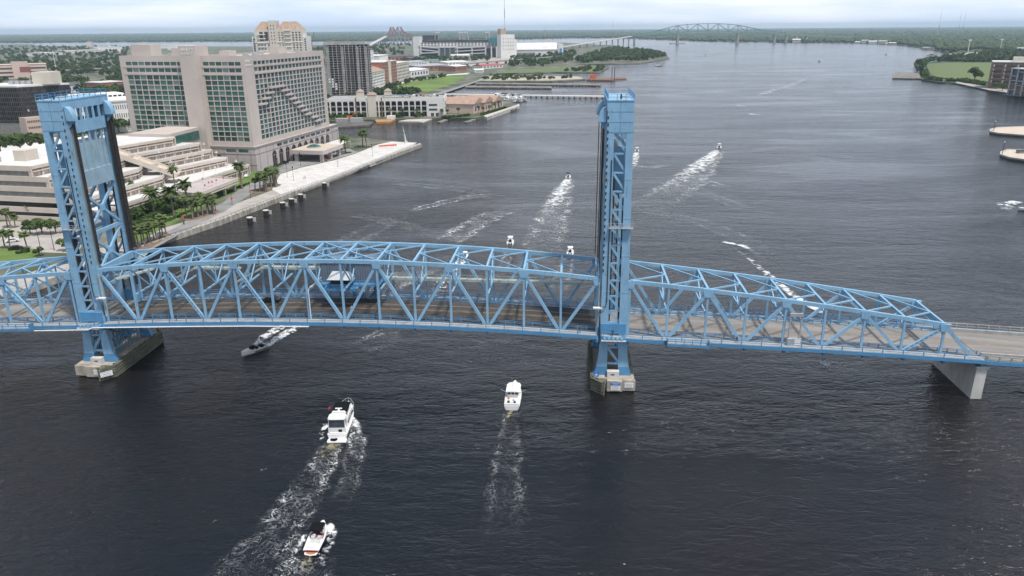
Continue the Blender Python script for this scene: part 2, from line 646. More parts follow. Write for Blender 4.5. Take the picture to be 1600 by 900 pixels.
def scatter(poly, n, rmin=200, rmax=30000, seed=1):
    g = np.random.default_rng(seed)
    xs = np.array([p[0] for p in poly])
    ys = np.array([p[1] for p in poly])
    ang = np.arctan2(xs - 92, ys + 158)
    a = g.uniform(max(ang.min(), -0.72), min(ang.max(), 0.72), n)
    dd = np.hypot(xs - 92, ys + 158)
    rmin, rmax = max(rmin, dd.min()), min(rmax, dd.max())
    rr = np.exp(g.uniform(math.log(rmin), math.log(rmax), n))
    x, y = 92 + rr * np.sin(a), -158 + rr * np.cos(a)
    k = inpoly(x, y, poly)
    return np.stack([x[k], y[k]], 1), rr[k]


meadow_r = [G(x, y, 2) for x, y in [(1440, 99), (1480, 96.8), (1640, 98), (1700, 180), (1560, 150), (1500, 132), (1440, 126)]]
beach_r = [G(x, y, 2) for x, y in [(1475, 86), (1520, 78), (1545, 79), (1535, 86), (1508, 91), (1480, 92)]]
p, rr = scatter(far_poly, 70000, 900, 26000, 3)
k = ~inpoly(p[:, 0], p[:, 1], meadow_r) & ~inpoly(p[:, 0], p[:, 1], beach_r)
p, rr = p[k], rr[k]
near = rr < 2600
pf, rf = p[~near], rr[~near]
rad = rng.uniform(5, 9, len(pf)) * np.clip(rf / 3000, 1, 5)
hgt = rng.uniform(10, 18, len(pf)) * np.clip(rf / 9000, 1, 1.25)
v, f = lumps(pf, rad, hgt, 1.0)
stuff('far_forest', np_mesh('far_forest', v, f, 'far_leaf'), 'dark blue green forest along the far shore to the horizon')
pn = p[near]
pn = pn[rng.permutation(len(pn))[:5200]]
v, f = leafcloud(pn, rng.uniform(5, 8.5, len(pn)), rng.uniform(10, 16, len(pn)), 1, 60, 2.0)
stuff('right_bank_forest', np_mesh('right_bank_forest', v, f, 'wood_leaf'), 'dense dark woods behind the meadow on the right bank')


def wood(name, px, count, label, seed, r=(4.5, 8), h=(9, 15), n=110, size=1.1, rmin=300, rmax=6000, keep=None):
    poly = [G(x, y, ZL) for x, y in px]
    q, r_ = scatter(poly, count * 14, rmin, rmax, seed)
    if keep is not None:
        for kp in keep:
            q = q[~inpoly(q[:, 0], q[:, 1], [G(x, y, ZL) for x, y in kp])]
    q = q[:count]
    v, f = leafcloud(q, rng.uniform(*r, len(q)), rng.uniform(*h, len(q)), ZL, n, size)
    stuff(name, np_mesh(name, v, f, 'wood_leaf'), label)


wood('city_woods', [(-150, 74), (0, 73.5), (200, 74), (205, 150), (178, 172), (150, 162), (112, 140), (60, 130), (-150, 135)], 900,
     'green treetops of the city woods behind the dark office block', 21, n=120, size=1.2, keep=[[(-80, 118), (78, 116), (78, 128), (-80, 132)], [(60, 122), (180, 118), (180, 126), (60, 131)]])
wood('wooded_strip_behind_towers', [(470, 75), (560, 71), (640, 70), (655, 92), (600, 100), (560, 120), (480, 100)], 240, 'green trees between the concrete tower and the stadium', 22, n=60, size=2.0)
wood('headland_woods', [(905, 92), (930, 83), (960, 76), (1030, 84), (1040, 89), (1000, 96), (940, 97), (900, 99)], 420, 'dark tree covered headland below the green bridge', 23, n=60, size=2.0)
wood('park_tree_belt', [(800, 92), (880, 84), (905, 82), (905, 96), (850, 104), (780, 108), (800, 100)], 110, 'row of trees beside the white roofed practice hall', 24, n=70, size=1.7)
wood('stadium_tree_belt', [(660, 92), (760, 92), (770, 97), (690, 101), (640, 97)], 70, 'row of trees in front of the stadium', 25, n=60, size=1.8)
wood('field_hedge', [(598, 141), (652, 143), (655, 147), (640, 150), (580, 150), (580, 143)], 75, 'dark hedge trees along the near side of the green field', 26, r=(2.5, 4), h=(4, 7), n=70, size=1.0)
wood('tower_foot_trees', [(512, 168), (560, 160), (560, 152), (512, 155)], 60, 'low green trees at the foot of the bare concrete tower', 27, r=(2.5, 4), h=(4, 6), n=80, size=0.9)
wood('path_tree_row', [(600, 136), (640, 126), (690, 118), (700, 120), (640, 130), (604, 140)], 60, 'small street trees along the white path above the field', 28, r=(2, 3.2), h=(4, 6), n=60, size=0.9)
wood('yard_scrub', [(752, 124), (770, 118), (860, 118), (900, 121), (880, 124), (800, 126)], 70, 'low scrub on the sandy yard behind the piers', 29, r=(2, 3.5), h=(2, 5), n=50, size=1.0)
wood('point_scrub', [(870, 112), (935, 112), (948, 106), (925, 104), (900, 109)], 60, 'scrub along the edge of the grassy point', 30, r=(2, 4), h=(3, 6), n=50, size=1.2)


# ------------------------------------------------------------------ the lift bridge
def paint(name, c, wear=(0.30, 0.24, 0.20), amount=0.62, rough=0.55):
    m = mat(name, c, rough=rough, var=0.10, scale=0.35, detail=7, bump=0.04, bscale=6)
    t = m.node_tree
    n, l = t.nodes, t.links
    b = n['Principled BSDF']
    src = b.inputs['Base Color'].links[0].from_socket
    co = n.new('ShaderNodeTexCoord')
    mpn = n.new('ShaderNodeMapping')
    mpn.inputs['Scale'].default_value = (1.6, 1.6, 0.28)
    no = n.new('ShaderNodeTexNoise')
    no.inputs['Scale'].default_value = 1.3
    no.inputs['Detail'].default_value = 9
    no.inputs['Roughness'].default_value = 0.68
    ra = n.new('ShaderNodeValToRGB')
    ra.color_ramp.elements[0].position = amount
    ra.color_ramp.elements[1].position = amount + 0.16
    mi = n.new('ShaderNodeMix')
    mi.data_type = 'RGBA'
    l.new(co.outputs['Object'], mpn.inputs['Vector'])
    l.new(mpn.outputs['Vector'], no.inputs['Vector'])
    l.new(no.outputs['Fac'], ra.inputs['Fac'])
    l.new(ra.outputs['Color'], mi.inputs['Factor'])
    l.new(src, mi.inputs['A'])
    mi.inputs['B'].default_value = (*wear, 1)
    l.new(mi.outputs['Result'], b.inputs['Base Color'])
    return m


paint('blue_paint', (0.240, 0.435, 0.610), wear=(0.13, 0.115, 0.105), amount=0.575)
paint('blue_fresh', (0.085, 0.260, 0.470), wear=(0.10, 0.14, 0.18), amount=0.60)
paint('blue_deep', (0.100, 0.235, 0.370))
paint('green_grey_plate', (0.30, 0.43, 0.51), wear=(0.20, 0.16, 0.11), amount=0.56)
paint('catwalk_grey', (0.40, 0.46, 0.43), amount=0.6)
mat('wire_rope', (0.018, 0.016, 0.015), c2=(0.045, 0.036, 0.028), scale=1.0, rough=0.7)
mat('grating', (0.070, 0.064, 0.058), c2=(0.115, 0.104, 0.094), scale=0.4, detail=9, rough=0.75, stretch=(0.25, 1.5, 1))
mat('deck_asphalt', (0.185, 0.175, 0.165), c2=(0.270, 0.255, 0.240), scale=0.3, detail=9, rough=0.9, stretch=(0.2, 1.3, 1))
mat('walk_concrete', (0.27, 0.27, 0.26), c2=(0.40, 0.39, 0.375), scale=0.6, detail=8, rough=0.9)
mat('line_white', (0.24, 0.235, 0.22), c2=(0.42, 0.41, 0.39), scale=2, rough=0.8)
mat('line_yellow', (0.17, 0.12, 0.065), c2=(0.30, 0.22, 0.12), scale=2, rough=0.8)
mat('white_metal', (0.72, 0.73, 0.74), var=0.06, rough=0.5)
mat('timber_fender', (0.075, 0.085, 0.060), c2=(0.190, 0.195, 0.140), scale=0.8, detail=8, rough=0.9, stretch=(1, 0.3, 2.5))
mat('pier_concrete', (0.30, 0.265, 0.215), c2=(0.50, 0.46, 0.40), scale=0.5, detail=9, rough=0.9, bump=0.3, stretch=(1, 1, 0.5))
mat('pale_pier', (0.42, 0.42, 0.39), c2=(0.60, 0.59, 0.56), scale=0.35, detail=9, rough=0.9, stretch=(1, 1, 0.4))
mat('sign_white', (0.80, 0.80, 0.79), var=0.03, rough=0.6)
mat('sign_blue', (0.03, 0.20, 0.58), var=0.05, rough=0.5)
mat('sign_text', (0.06, 0.07, 0.09), var=0.05, rough=0.7)
mat('sign_text_blue', (0.10, 0.20, 0.45), var=0.05, rough=0.7)
mat('corrugated', (0.115, 0.150, 0.195), c2=(0.150, 0.190, 0.240), scale=0.8, rough=0.6)
mat('white_roof', (0.50, 0.52, 0.54), var=0.06, rough=0.5, scale=1.2)
mat('dark_glass', (0.012, 0.016, 0.02), var=0.2, rough=0.08)
mat('rubber', (0.02, 0.02, 0.02), var=0.2, rough=0.7)
mat('galvanised', (0.42, 0.43, 0.44), var=0.15, rough=0.5, metal=0.2)

gm_ = M['grating'].node_tree                   # open steel grid: part of the light falls through
gt_ = gm_.nodes.new('ShaderNodeBsdfTransparent')
gx_ = gm_.nodes.new('ShaderNodeMixShader')
gx_.inputs['Fac'].default_value = 0.35
gm_.links.new(gm_.nodes['Principled BSDF'].outputs['BSDF'], gx_.inputs[1])
gm_.links.new(gt_.outputs['BSDF'], gx_.inputs[2])
gm_.links.new(gx_.outputs['Shader'], gm_.nodes['Material Output'].inputs['Surface'])

W = 14.1
PN = 7.93
U_RIGHT, Q = 117.6, 8.16
_zu = [-120, -60, -23, -14.8, -6.6, 0, 10, 22, 34, 45, 55.5, 66, 77, 89, 101, 111, 117.6, 126, 134, 142, 150, 158, 166, 175, 183, 191, 240, 320]
_zz = [8.0, 10.2, 11.72, 12.05, 12.35, 12.75, 13.35, 13.85, 14.2, 14.39, 14.45, 14.39, 14.2, 13.85, 13.3, 12.72, 12.2, 11.95, 11.68, 11.4, 11.1, 10.8, 10.45, 10.05, 9.6, 9.15, 6.6, 4.0]


def zd(u):                                     # walkway level along the bridge
    return float(np.interp(u, _zu, _zz))


def zt_lift(u):
    t = (u - 55.5) / 55.5
    return 27.75 - 3.0 * t * t


def zt_right(i):
    t = i / 9
    return 24.24 - 6.9 * t - 2.75 * t * t


def bthing(name, label, cat, u, v, z):
    x, y = BR(u, v)
    return thing(name, label, cat, (x, y, z), -TH, local=(u, v, z))


def part(parent, name, material, fn, **kw):
    b = MB()
    fn(b)
    return b.build(name, material, parent, **kw)


def bar(parent, name, a, b, w, h, material='blue_paint', label=None):
    return MB().beam(a, b, w, h).build(name, material, parent, label=label)


def strip(us, v0, v1, dz0, dz1):               # a slab that follows the deck profile
    m = MB()
    rings = [[(u, v0, zd(u) + dz0), (u, v1, zd(u) + dz0), (u, v1, zd(u) + dz1), (u, v0, zd(u) + dz1)] for u in us]
    return m.loft(rings)


def lattice(parent, name, a, b, w, h, material='blue_paint'):
    """a laced member: two flanges with rungs between, one mesh"""
    m = MB()
    a, b = Vector(a), Vector(b)
    d = (b - a)
    L = d.length
    d.normalize()
    side = d.cross(Vector((0, 1, 0))).normalized()
    for s in (-1, 1):
        m.beam(a + side * (s * w * .36), b + side * (s * w * .36), h, w * .28, up=side)
    k = max(3, int(L / 1.1))
    for i in range(k + 1):
        c = a + d * (L * (i + .5) / (k + 1)) if i < k else b
        m.beam(c - side * w * .3, c + side * w * .3, h * .9, 0.45, up=d)
    return m.build(name, material, parent)


def deck(th, us, road, side_v=(-2.6, W + 2.6), lines=True):
    strip(us, 0.55, W - 0.55, -0.75, -0.12).build('roadway', road, th)
    for v0, v1 in ((side_v[0] + .12, -0.45), (W + 0.45, side_v[1] - .12)):
        strip(us, v0, v1, -0.25, 0.0).build('walkway', 'walk_concrete', th)
    for v in side_v:
        s = 1 if v > 0 else -1
        strip(us, v - .10, v + .10, -0.72, 0.06).build('fascia_girder', 'blue_fresh', th)
    for v in (0, W):
        strip(us, v - .32, v + .32, -1.5, -0.26).build('bottom_chord', 'blue_paint', th)
    for v in (3.0, 5.8, 8.3, 11.1):
        strip(us, v - .18, v + .18, -1.5, -0.76).build('stringer', 'blue_deep', th)
    if lines:
        c = W / 2
        for v in (c - .28, c + .28):
            strip(us, v - .10, v + .10, -0.12, -0.112).build('centre_line', 'line_yellow', th)
        for v in (c - 3.1, c + 3.1):
            strip(us, v - .07, v + .07, -0.12, -0.112).build('lane_line', 'line_white', th)


post_me = {}


def railing(th, u0, u1, v, step, h=1.08, inner=False):
    n = max(2, int(round((u1 - u0) / step)))
    us = [u0 + (u1 - u0) * i / n for i in range(n + 1)]
    mt = 'blue_fresh'
    hs = (h, 0.55) if not inner else (0.72, 0.40)
    for z in hs:
        strip(us, v - .045, v + .045, z - .04, z + .04).build('rail', mt, th)
    key = inner
    if key not in post_me:
        b = MB()
        if inner:
            b.box(-.10, .10, -.08, .08, -0.1, 0.72)
        else:
            b.box(-.075, .075, -.07, .07, -0.75, 1.06)
        post_me[key] = b.build('tmp', mt).data
        bpy.data.objects.remove(bpy.data.objects[-1] if False else [o for o in bpy.data.objects if o.data == post_me[key]][0])
    o = th['_o']
    for u in us:
        piece('rail_post', post_me[key], th, (u - o[0], v - o[1], zd(u) - o[2]))


def floor_beam(th, u):
    z = zd(u)
    part(th, 'floor_beam', 'blue_deep', lambda b: b.box(u - .25, u + .25, -2.5, W + 2.5, z - 1.45, z - .78))


def gusset(th, u, v, z, w, h):
    part(th, 'gusset_plate', 'blue_paint', lambda b: b.prism([(u - w * .5, 0), (u + w * .5, 0)], 0, 1) if False else
         b.add([(u - w * .5, v - .36, z + .4), (u + w * .5, v - .36, z + .4), (u + w * .32, v - .36, z - h), (u - w * .32, v - .36, z - h),
                (u - w * .5, v + .36, z + .4), (u + w * .5, v + .36, z + .4), (u + w * .32, v + .36, z - h), (u - w * .32, v + .36, z - h)],
               [(0, 3, 2, 1), (4, 5, 6, 7), (0, 1, 5, 4), (1, 2, 6, 5), (2, 3, 7, 6), (3, 0, 4, 7)]))


def truss(th, us, zt, apex, post_end=None, laced=()):
    """Warren truss with verticals on both sides of the roadway"""
    n = len(us)
    for v in (0, W):
        for i in range(n - 1):
            bar(th, 'top_chord', (us[i], v, zt[i]), (us[i + 1], v, zt[i + 1]), .58, .82)
        for i in range(n):
            zb = zd(us[i]) - .3
            bar(th, 'vertical', (us[i], v, zb), (us[i], v, zt[i] - .38), .42, .46)
            if apex[i]:
                gusset(th, us[i], v, zt[i] - .2, 2.3, 1.25)
        for i in range(n - 1):
            a, b = (i, i + 1) if apex[i] else (i + 1, i)
            pa, pb = (us[a], v, zt[a] - .5), (us[b] + (-.45 if us[a] < us[b] else .45), v, zd(us[b]) - .2)
            if (i, v) in laced:
                lattice(th, 'laced_diagonal', pa, pb, .62, .5)
            else:
                bar(th, 'diagonal', pa, pb, .50, .60)


def sway(th, u, zt, top=True):
    zl = zd(u) + (zt - zd(u)) * .46
    c = W / 2
    lo = zt - .75
    bar(th, 'top_strut', (u, .3, zt - .05), (u, W - .3, zt - .05), .46, .62)
    hgt = zt - zd(u)
    if hgt > 8.8:
        zl = zd(u) + max(5.4, hgt * .47)
        bar(th, 'sway_strut', (u, .25, zl), (u, W - .25, zl), .30, .34)
        bar(th, 'sway_brace', (u, .3, lo), (u, c - .3, zl), .24, .26)
        bar(th, 'sway_brace', (u, W - .3, lo), (u, c + .3, zl), .24, .26)
        bar(th, 'sway_hanger', (u, c, zt - .35), (u, c, zl), .22, .22)
    else:
        for s, v in ((1, 0), (-1, W)):
            bar(th, 'knee_brace', (u, v + s * .25, zt - 2.4), (u, v + s * 2.6, lo + .2), .26, .28)


# ---- lift span
lift = bthing('lift_span', 'sky blue arched truss lift span between the two tall towers', 'bridge span', 55.5, W / 2, 12.0)
LU = [0.6] + [i * PN for i in range(1, 14)] + [110.9]
LZ = [zt_lift(u) for u in LU]
fine = [0.6 + 110.3 * i / 28 for i in range(29)]
deck(lift, fine, 'grating')
truss(lift, LU, LZ, [i % 2 == 0 for i in range(15)], laced={(2, 0), (4, 0), (0, W), (4, W)})
for i in range(1, 14):
    sway(lift, LU[i], LZ[i])
for u in LU:
    floor_beam(lift, u)
for i in (0, 14):
    z = LZ[i]
    u = LU[i]
    bar(lift, 'portal_girder', (u, .3, z - .3), (u, W - .3, z - .3), .7, 1.6)
    bar(lift, 'portal_girder', (u, .3, z - 4.2), (u, W - .3, z - 4.2), .4, .7)
    for k in range(4):
        v0, v1 = .4 + k * (W - .8) / 4, .4 + (k + 1) * (W - .8) / 4
        bar(lift, 'portal_brace', (u, v0, z - (1.1 if k % 2 else 4.0)), (u, v1, z - (4.0 if k % 2 else 1.1)), .26, .3)
c = W / 2
for i in range(0, 6):
    for v in (.2, W - .2):
        bar(lift, 'lateral_brace', (LU[i], v, LZ[i] + .15), (LU[i + 1], c, LZ[i + 1] + .15), .26, .26)
for i in range(8, 14):
    for v in (.2, W - .2):
        bar(lift, 'lateral_brace', (LU[i], c, LZ[i] + .15), (LU[i + 1], v, LZ[i + 1] + .15), .26, .26)
for v in (.2, W - .2):
    bar(lift, 'lateral_brace', (LU[6], v, LZ[6] + .28), (LU[8], W - v, LZ[8] + .28), .28, .28)
    bar(lift, 'lateral_brace', (LU[6], c, LZ[6] + .05), (LU[7], v, LZ[7] + .05), .22, .22)
    bar(lift, 'lateral_brace', (LU[8], c, LZ[8] + .05), (LU[7], v, LZ[7] + .05), .22, .22)
for v in (3.5, 10.5):
    bar(lift, 'walkway_beam', (LU[6], v, LZ[6] - .3), (LU[8], v, LZ[8] - .3), .3, .4)
railing(lift, 0.8, 110.7, -2.55, 3.965)
railing(lift, 0.8, 110.7, W + 2.55, 3.965)
railing(lift, 0.8, 110.7, 0.95, 1.98, inner=True)
railing(lift, 0.8, 110.7, W - .95, 1.98, inner=True)
railing(lift, 0.8, 110.7, W + .5, 3.965)

# machinery house and operator's booth above the far lane
house = thing('machinery_house', 'grey blue corrugated machinery house with flat roof inside the lift span', 'house', (*BR(54.2, 12), 19.6), -TH, local=(54.2, 12, 19.6))
part(house, 'floor', 'blue_fresh', lambda b: b.box(46.6, 61.6, 8.0, 15.5, 19.25, 19.6))
wl_ = MB()
n = 44
prof = [(47.6 + 13 * i / n, 9.6 + (0.07 if i % 2 else 0)) for i in range(n + 1)]
wl_.loft([[(x, y, 19.62) for x, y in prof] + [(60.6, 15.2, 19.62), (47.6, 15.2, 19.62)], [(x, y, 24.6) for x, y in prof] + [(60.6, 15.2, 24.6), (47.6, 15.2, 24.6)]])
wl_.build('corrugated_wall', 'corrugated', house)
part(house, 'roof', 'corrugated', lambda b: b.box(47.3, 53.4, 9.35, 15.45, 24.62, 24.9))
part(house, 'roof', 'corrugated', lambda b: b.box(54.8, 60.9, 9.35, 15.45, 24.62, 24.9))
part(house, 'door', 'dark_glass', lambda b: b.box(50.2, 51.0, 9.50, 9.56, 19.65, 21.7))
part(house, 'door_frame', 'white_metal', lambda b: b.box(51.0, 51.2, 9.46, 9.58, 19.65, 21.8))
for u in (50.2, 53.6, 58.8):
    part(house, 'support_leg', 'blue_deep', lambda b, u=u: b.box(u - .25, u + .25, 14.4, 14.9, 14.4, 19.25))
for u in (51.0, 53.6):
    part(house, 'machinery_drum', 'blue_deep', lambda b, u=u: b.tube([(u, 9.5, 18.4), (u, 12.5, 18.4)], .8, 10))
for z in (20.15, 20.65):
    part(house, 'rail', 'blue_fresh', lambda b, z=z: b.beam((46.6, 8.05, z), (61.6, 8.05, z), .07, .07))
for i in range(11):
    part(house, 'rail_post', 'blue_fresh', lambda b, i=i: b.box(46.65 + 1.49 * i - .05, 46.65 + 1.49 * i + .05, 8.0, 8.1, 19.6, 20.7))
part(house, 'stair', 'blue_deep', lambda b: b.beam((61.6, 12.4, 19.4), (57.8, 14.6, 14.6), 1.0, .3))
booth = thing('operator_booth', 'small operator booth with white gabled roof in front of the machinery house', 'booth', (*BR(52.8, 7.2), 19.2), -TH, local=(52.8, 7.2, 19.2))
part(booth, 'platform', 'blue_fresh', lambda b: b.box(49.0, 56.8, 5.6, 8.0, 18.9, 19.2))
part(booth, 'wall', 'blue_deep', lambda b: b.box(51.0, 54.8, 6.4, 8.9, 19.2, 21.4))
part(booth, 'window_band', 'dark_glass', lambda b: b.box(50.95, 54.85, 6.35, 8.85, 20.3, 21.25))
part(booth, 'white_roof', 'white_roof', lambda b: b.add(
    [(50.2, 5.7, 21.45), (55.6, 5.7, 21.45), (55.6, 9.4, 21.45), (50.2, 9.4, 21.45), (51.0, 7.9, 22.9), (54.8, 7.9, 22.9)],
    [(0, 3, 2, 1), (0, 1, 5, 4), (1, 2, 5), (2, 3, 4, 5), (3, 0, 4)]))
for z in (19.75, 20.25):
    part(booth, 'rail', 'blue_fresh', lambda b, z=z: b.beam((49.0, 5.65, z), (56.8, 5.65, z), .07, .07))
for i in range(7):
    part(booth, 'rail_post', 'blue_fresh', lambda b, i=i: b.box(49.05 + 1.28 * i - .05, 49.05 + 1.28 * i + .05, 5.6, 5.7, 19.2, 20.3))

# maintenance catwalk on the far truss
cw = thing('catwalk', 'pale maintenance catwalk with railing on the far truss of the lift span', 'catwalk', (*BR(60, 13), 19.6), -TH, local=(60, 13, 19.6))
part(cw, 'walk_plate', 'catwalk_grey', lambda b: b.beam((62, 13.0, 19.75), (110.2, 13.0, 19.3), 1.2, .55))
part(cw, 'walk_plate', 'catwalk_grey', lambda b: b.beam((32.5, 13.0, 21.9), (46.8, 13.0, 21.9), 1.2, .55))
part(cw, 'walk_plate', 'catwalk_grey', lambda b: b.beam((16, 13.0, 21.5), (27, 13.0, 21.5), 1.2, .45))
for a, b_ in (((26, 12.6, 18.3), (32.7, 12.6, 22.0)), ((9.5, 12.6, 18.2), (16.2, 12.6, 21.6)), ((0.8, 5.0, 21.0), (6.0, 12.6, 21.3))):
    part(cw, 'stair', 'catwalk_grey', lambda b, a=a, b_=b_: b.beam(a, b_, 1.1, .4))
    part(cw, 'rail', 'catwalk_grey', lambda b, a=a, b_=b_: b.beam((a[0], a[1] - .5, a[2] + 1.1), (b_[0], b_[1] - .5, b_[2] + 1.1), .09, .09))
for (u0, z0, u1, z1) in ((62, 19.75, 110.2, 19.3), (32.5, 21.9, 46.8, 21.9), (16, 21.5, 27, 21.5)):
    for dz in (.75, 1.25):
        part(cw, 'rail', 'catwalk_grey', lambda b: b.beam((u0, 12.45, z0 + dz), (u1, 12.45, z1 + dz), .07, .07))
    k = int((u1 - u0) / 2.4)
    for i in range(k + 1):
        t = i / k
        u, z = u0 + (u1 - u0) * t, z0 + (z1 - z0) * t
        part(cw, 'rail_post', 'catwalk_grey', lambda b: b.box(u - .05, u + .05, 12.4, 12.5, z, z + 1.28))

# ---- fixed spans
rs = bthing('right_fixed_span', 'sky blue truss span sloping down right of the right tower', 'bridge span', 154, W / 2, 9.0)
RU = [U_RIGHT + i * Q for i in range(9)]
RZ = [zt_right(i) for i in range(9)]
uend = 191.0
us = [111.9 + (uend - 111.9) * i / 20 for i in range(21)]
deck(rs, us, 'deck_asphalt')
truss(rs, RU, RZ, [i % 2 == 0 for i in range(9)], laced={(7, 0), (7, W)})
for v in (0, W):
    bar(rs, 'end_post', (RU[8], v, RZ[8] - .2), (189.2, v, zd(189.2) - .2), .58, .72)
for i in range(1, 9):
    sway(rs, RU[i], RZ[i])
    for v in (.2, W - .2):
        bar(rs, 'lateral_brace', (RU[i - 1], v, RZ[i - 1] + .12), (RU[i], c, RZ[i] + .12), .30, .28)
bar(rs, 'portal_girder', (RU[8] + .6, .3, RZ[8] - 1.1), (RU[8] + .6, W - .3, RZ[8] - 1.1), .5, 1.1)
for u in RU + [uend - .5]:
    floor_beam(rs, u)
railing(rs, 112.2, uend - .2, -2.55, 4.08)
railing(rs, 112.2, uend - .2, W + 2.55, 4.08)
railing(rs, 118.0, uend - .2, 0.95, 2.04, inner=True)
railing(rs, 118.0, uend - .2, W - .95, 2.04, inner=True)
railing(rs, 118.0, 188, W + .5, 4.08)


def balcony(th, u0, u1):
    z = zd((u0 + u1) / 2)
    z0, z1 = zd(u0), zd(u1)
    m = MB()
    m.loft([[(u0, -2.72, z0 - .25), (u0, -4.1, z0 - .25), (u0, -4.1, z0 + .02), (u0, -2.72, z0 + .02)],
            [(u1, -2.72, z1 - .25), (u1, -4.1, z1 - .25), (u1, -4.1, z1 + .02), (u1, -2.72, z1 + .02)]])
    m.build('balcony_floor', 'walk_concrete', th)
    for dz in (.5, 1.05):
        bar(th, 'balcony_rail', (u0, -4.05, z0 + dz), (u1, -4.05, z1 + dz), .09, .09, 'blue_fresh')
    bar(th, 'balcony_fascia', (u0, -4.16, z0 - .25), (u1, -4.16, z1 - .25), .1, .6, 'blue_fresh')
    for u in (u0, u1):
        part(th, 'balcony_end', 'blue_fresh', lambda b: b.box(u - .08, u + .08, -4.2, -2.72, zd(u) - .6, zd(u) + 1.1))
    for k in range(1, 5):
        u = u0 + (u1 - u0) * k / 5
        part(th, 'rail_post', 'blue_fresh', lambda b: b.box(u - .06, u + .06, -4.12, -4.0, zd(u) - .5, zd(u) + 1.05))


balcony(rs, 125.6, 134.2)
ls = bthing('left_fixed_span', 'sky blue truss span running out of frame left of the left tower', 'bridge span', -30, W / 2, 9.0)
SU = [-6.6 - i * Q for i in range(9)]
SZ = [23.95 - 5.9 * (i / 9) - 2.75 * (i / 9) ** 2 for i in range(9)]
us = [-0.9 - (79.1) * i / 20 for i in range(21)][::-1]
deck(ls, us, 'deck_asphalt')
truss(ls, SU, SZ, [i % 2 == 0 for i in range(9)], laced={(1, 0), (0, W), (2, W)})
for i in range(1, 9):
    sway(ls, SU[i], SZ[i])
    for v in (.2, W - .2):
        bar(ls, 'lateral_brace', (SU[i - 1], v, SZ[i - 1] + .12), (SU[i], c, SZ[i] + .12), .30, .28)
for v in (0, W):
    bar(ls, 'end_post', (SU[8], v, SZ[8] - .2), (-79.5, v, zd(-79.5) - .2), .58, .72)
for u in SU:
    floor_beam(ls, u)
railing(ls, -79.6, -1.1, -2.55, 4.08)
railing(ls, -79.6, -1.1, W + 2.55, 4.08)
railing(ls, -79.6, -7.2, 0.95, 2.04, inner=True)
railing(ls, -79.6, -7.2, W - .95, 2.04, inner=True)
balcony(ls, -31.5, -15.5)

# white service pipe under the near walkway
pp = thing('service_pipe', 'long white service pipe hung under the near walkway edge left of centre', 'pipe', (*BR(10, -2.9), 12.0), -TH, local=(10, -2.9, 12.0))
pl = [(-40, zd(-40) - 1.0), (-2.6, zd(-2.6) - 1.0), (-1.4, zd(-1.4) - .55), (20, zd(20) - .85), (34, zd(34) - .85), (48.3, zd(48.3) - .85)]
MB().tube([(u, -2.92, z) for u, z in pl], .15, 8).build('pipe', 'white_metal', pp)
for u in (-20, -6, 4, 14, 24, 34, 44):
    part(pp, 'pipe_bracket', 'blue_deep', lambda b: b.box(u - .08, u + .08, -2.95, -2.70, zd(u) - 1.1, zd(u) - .5))


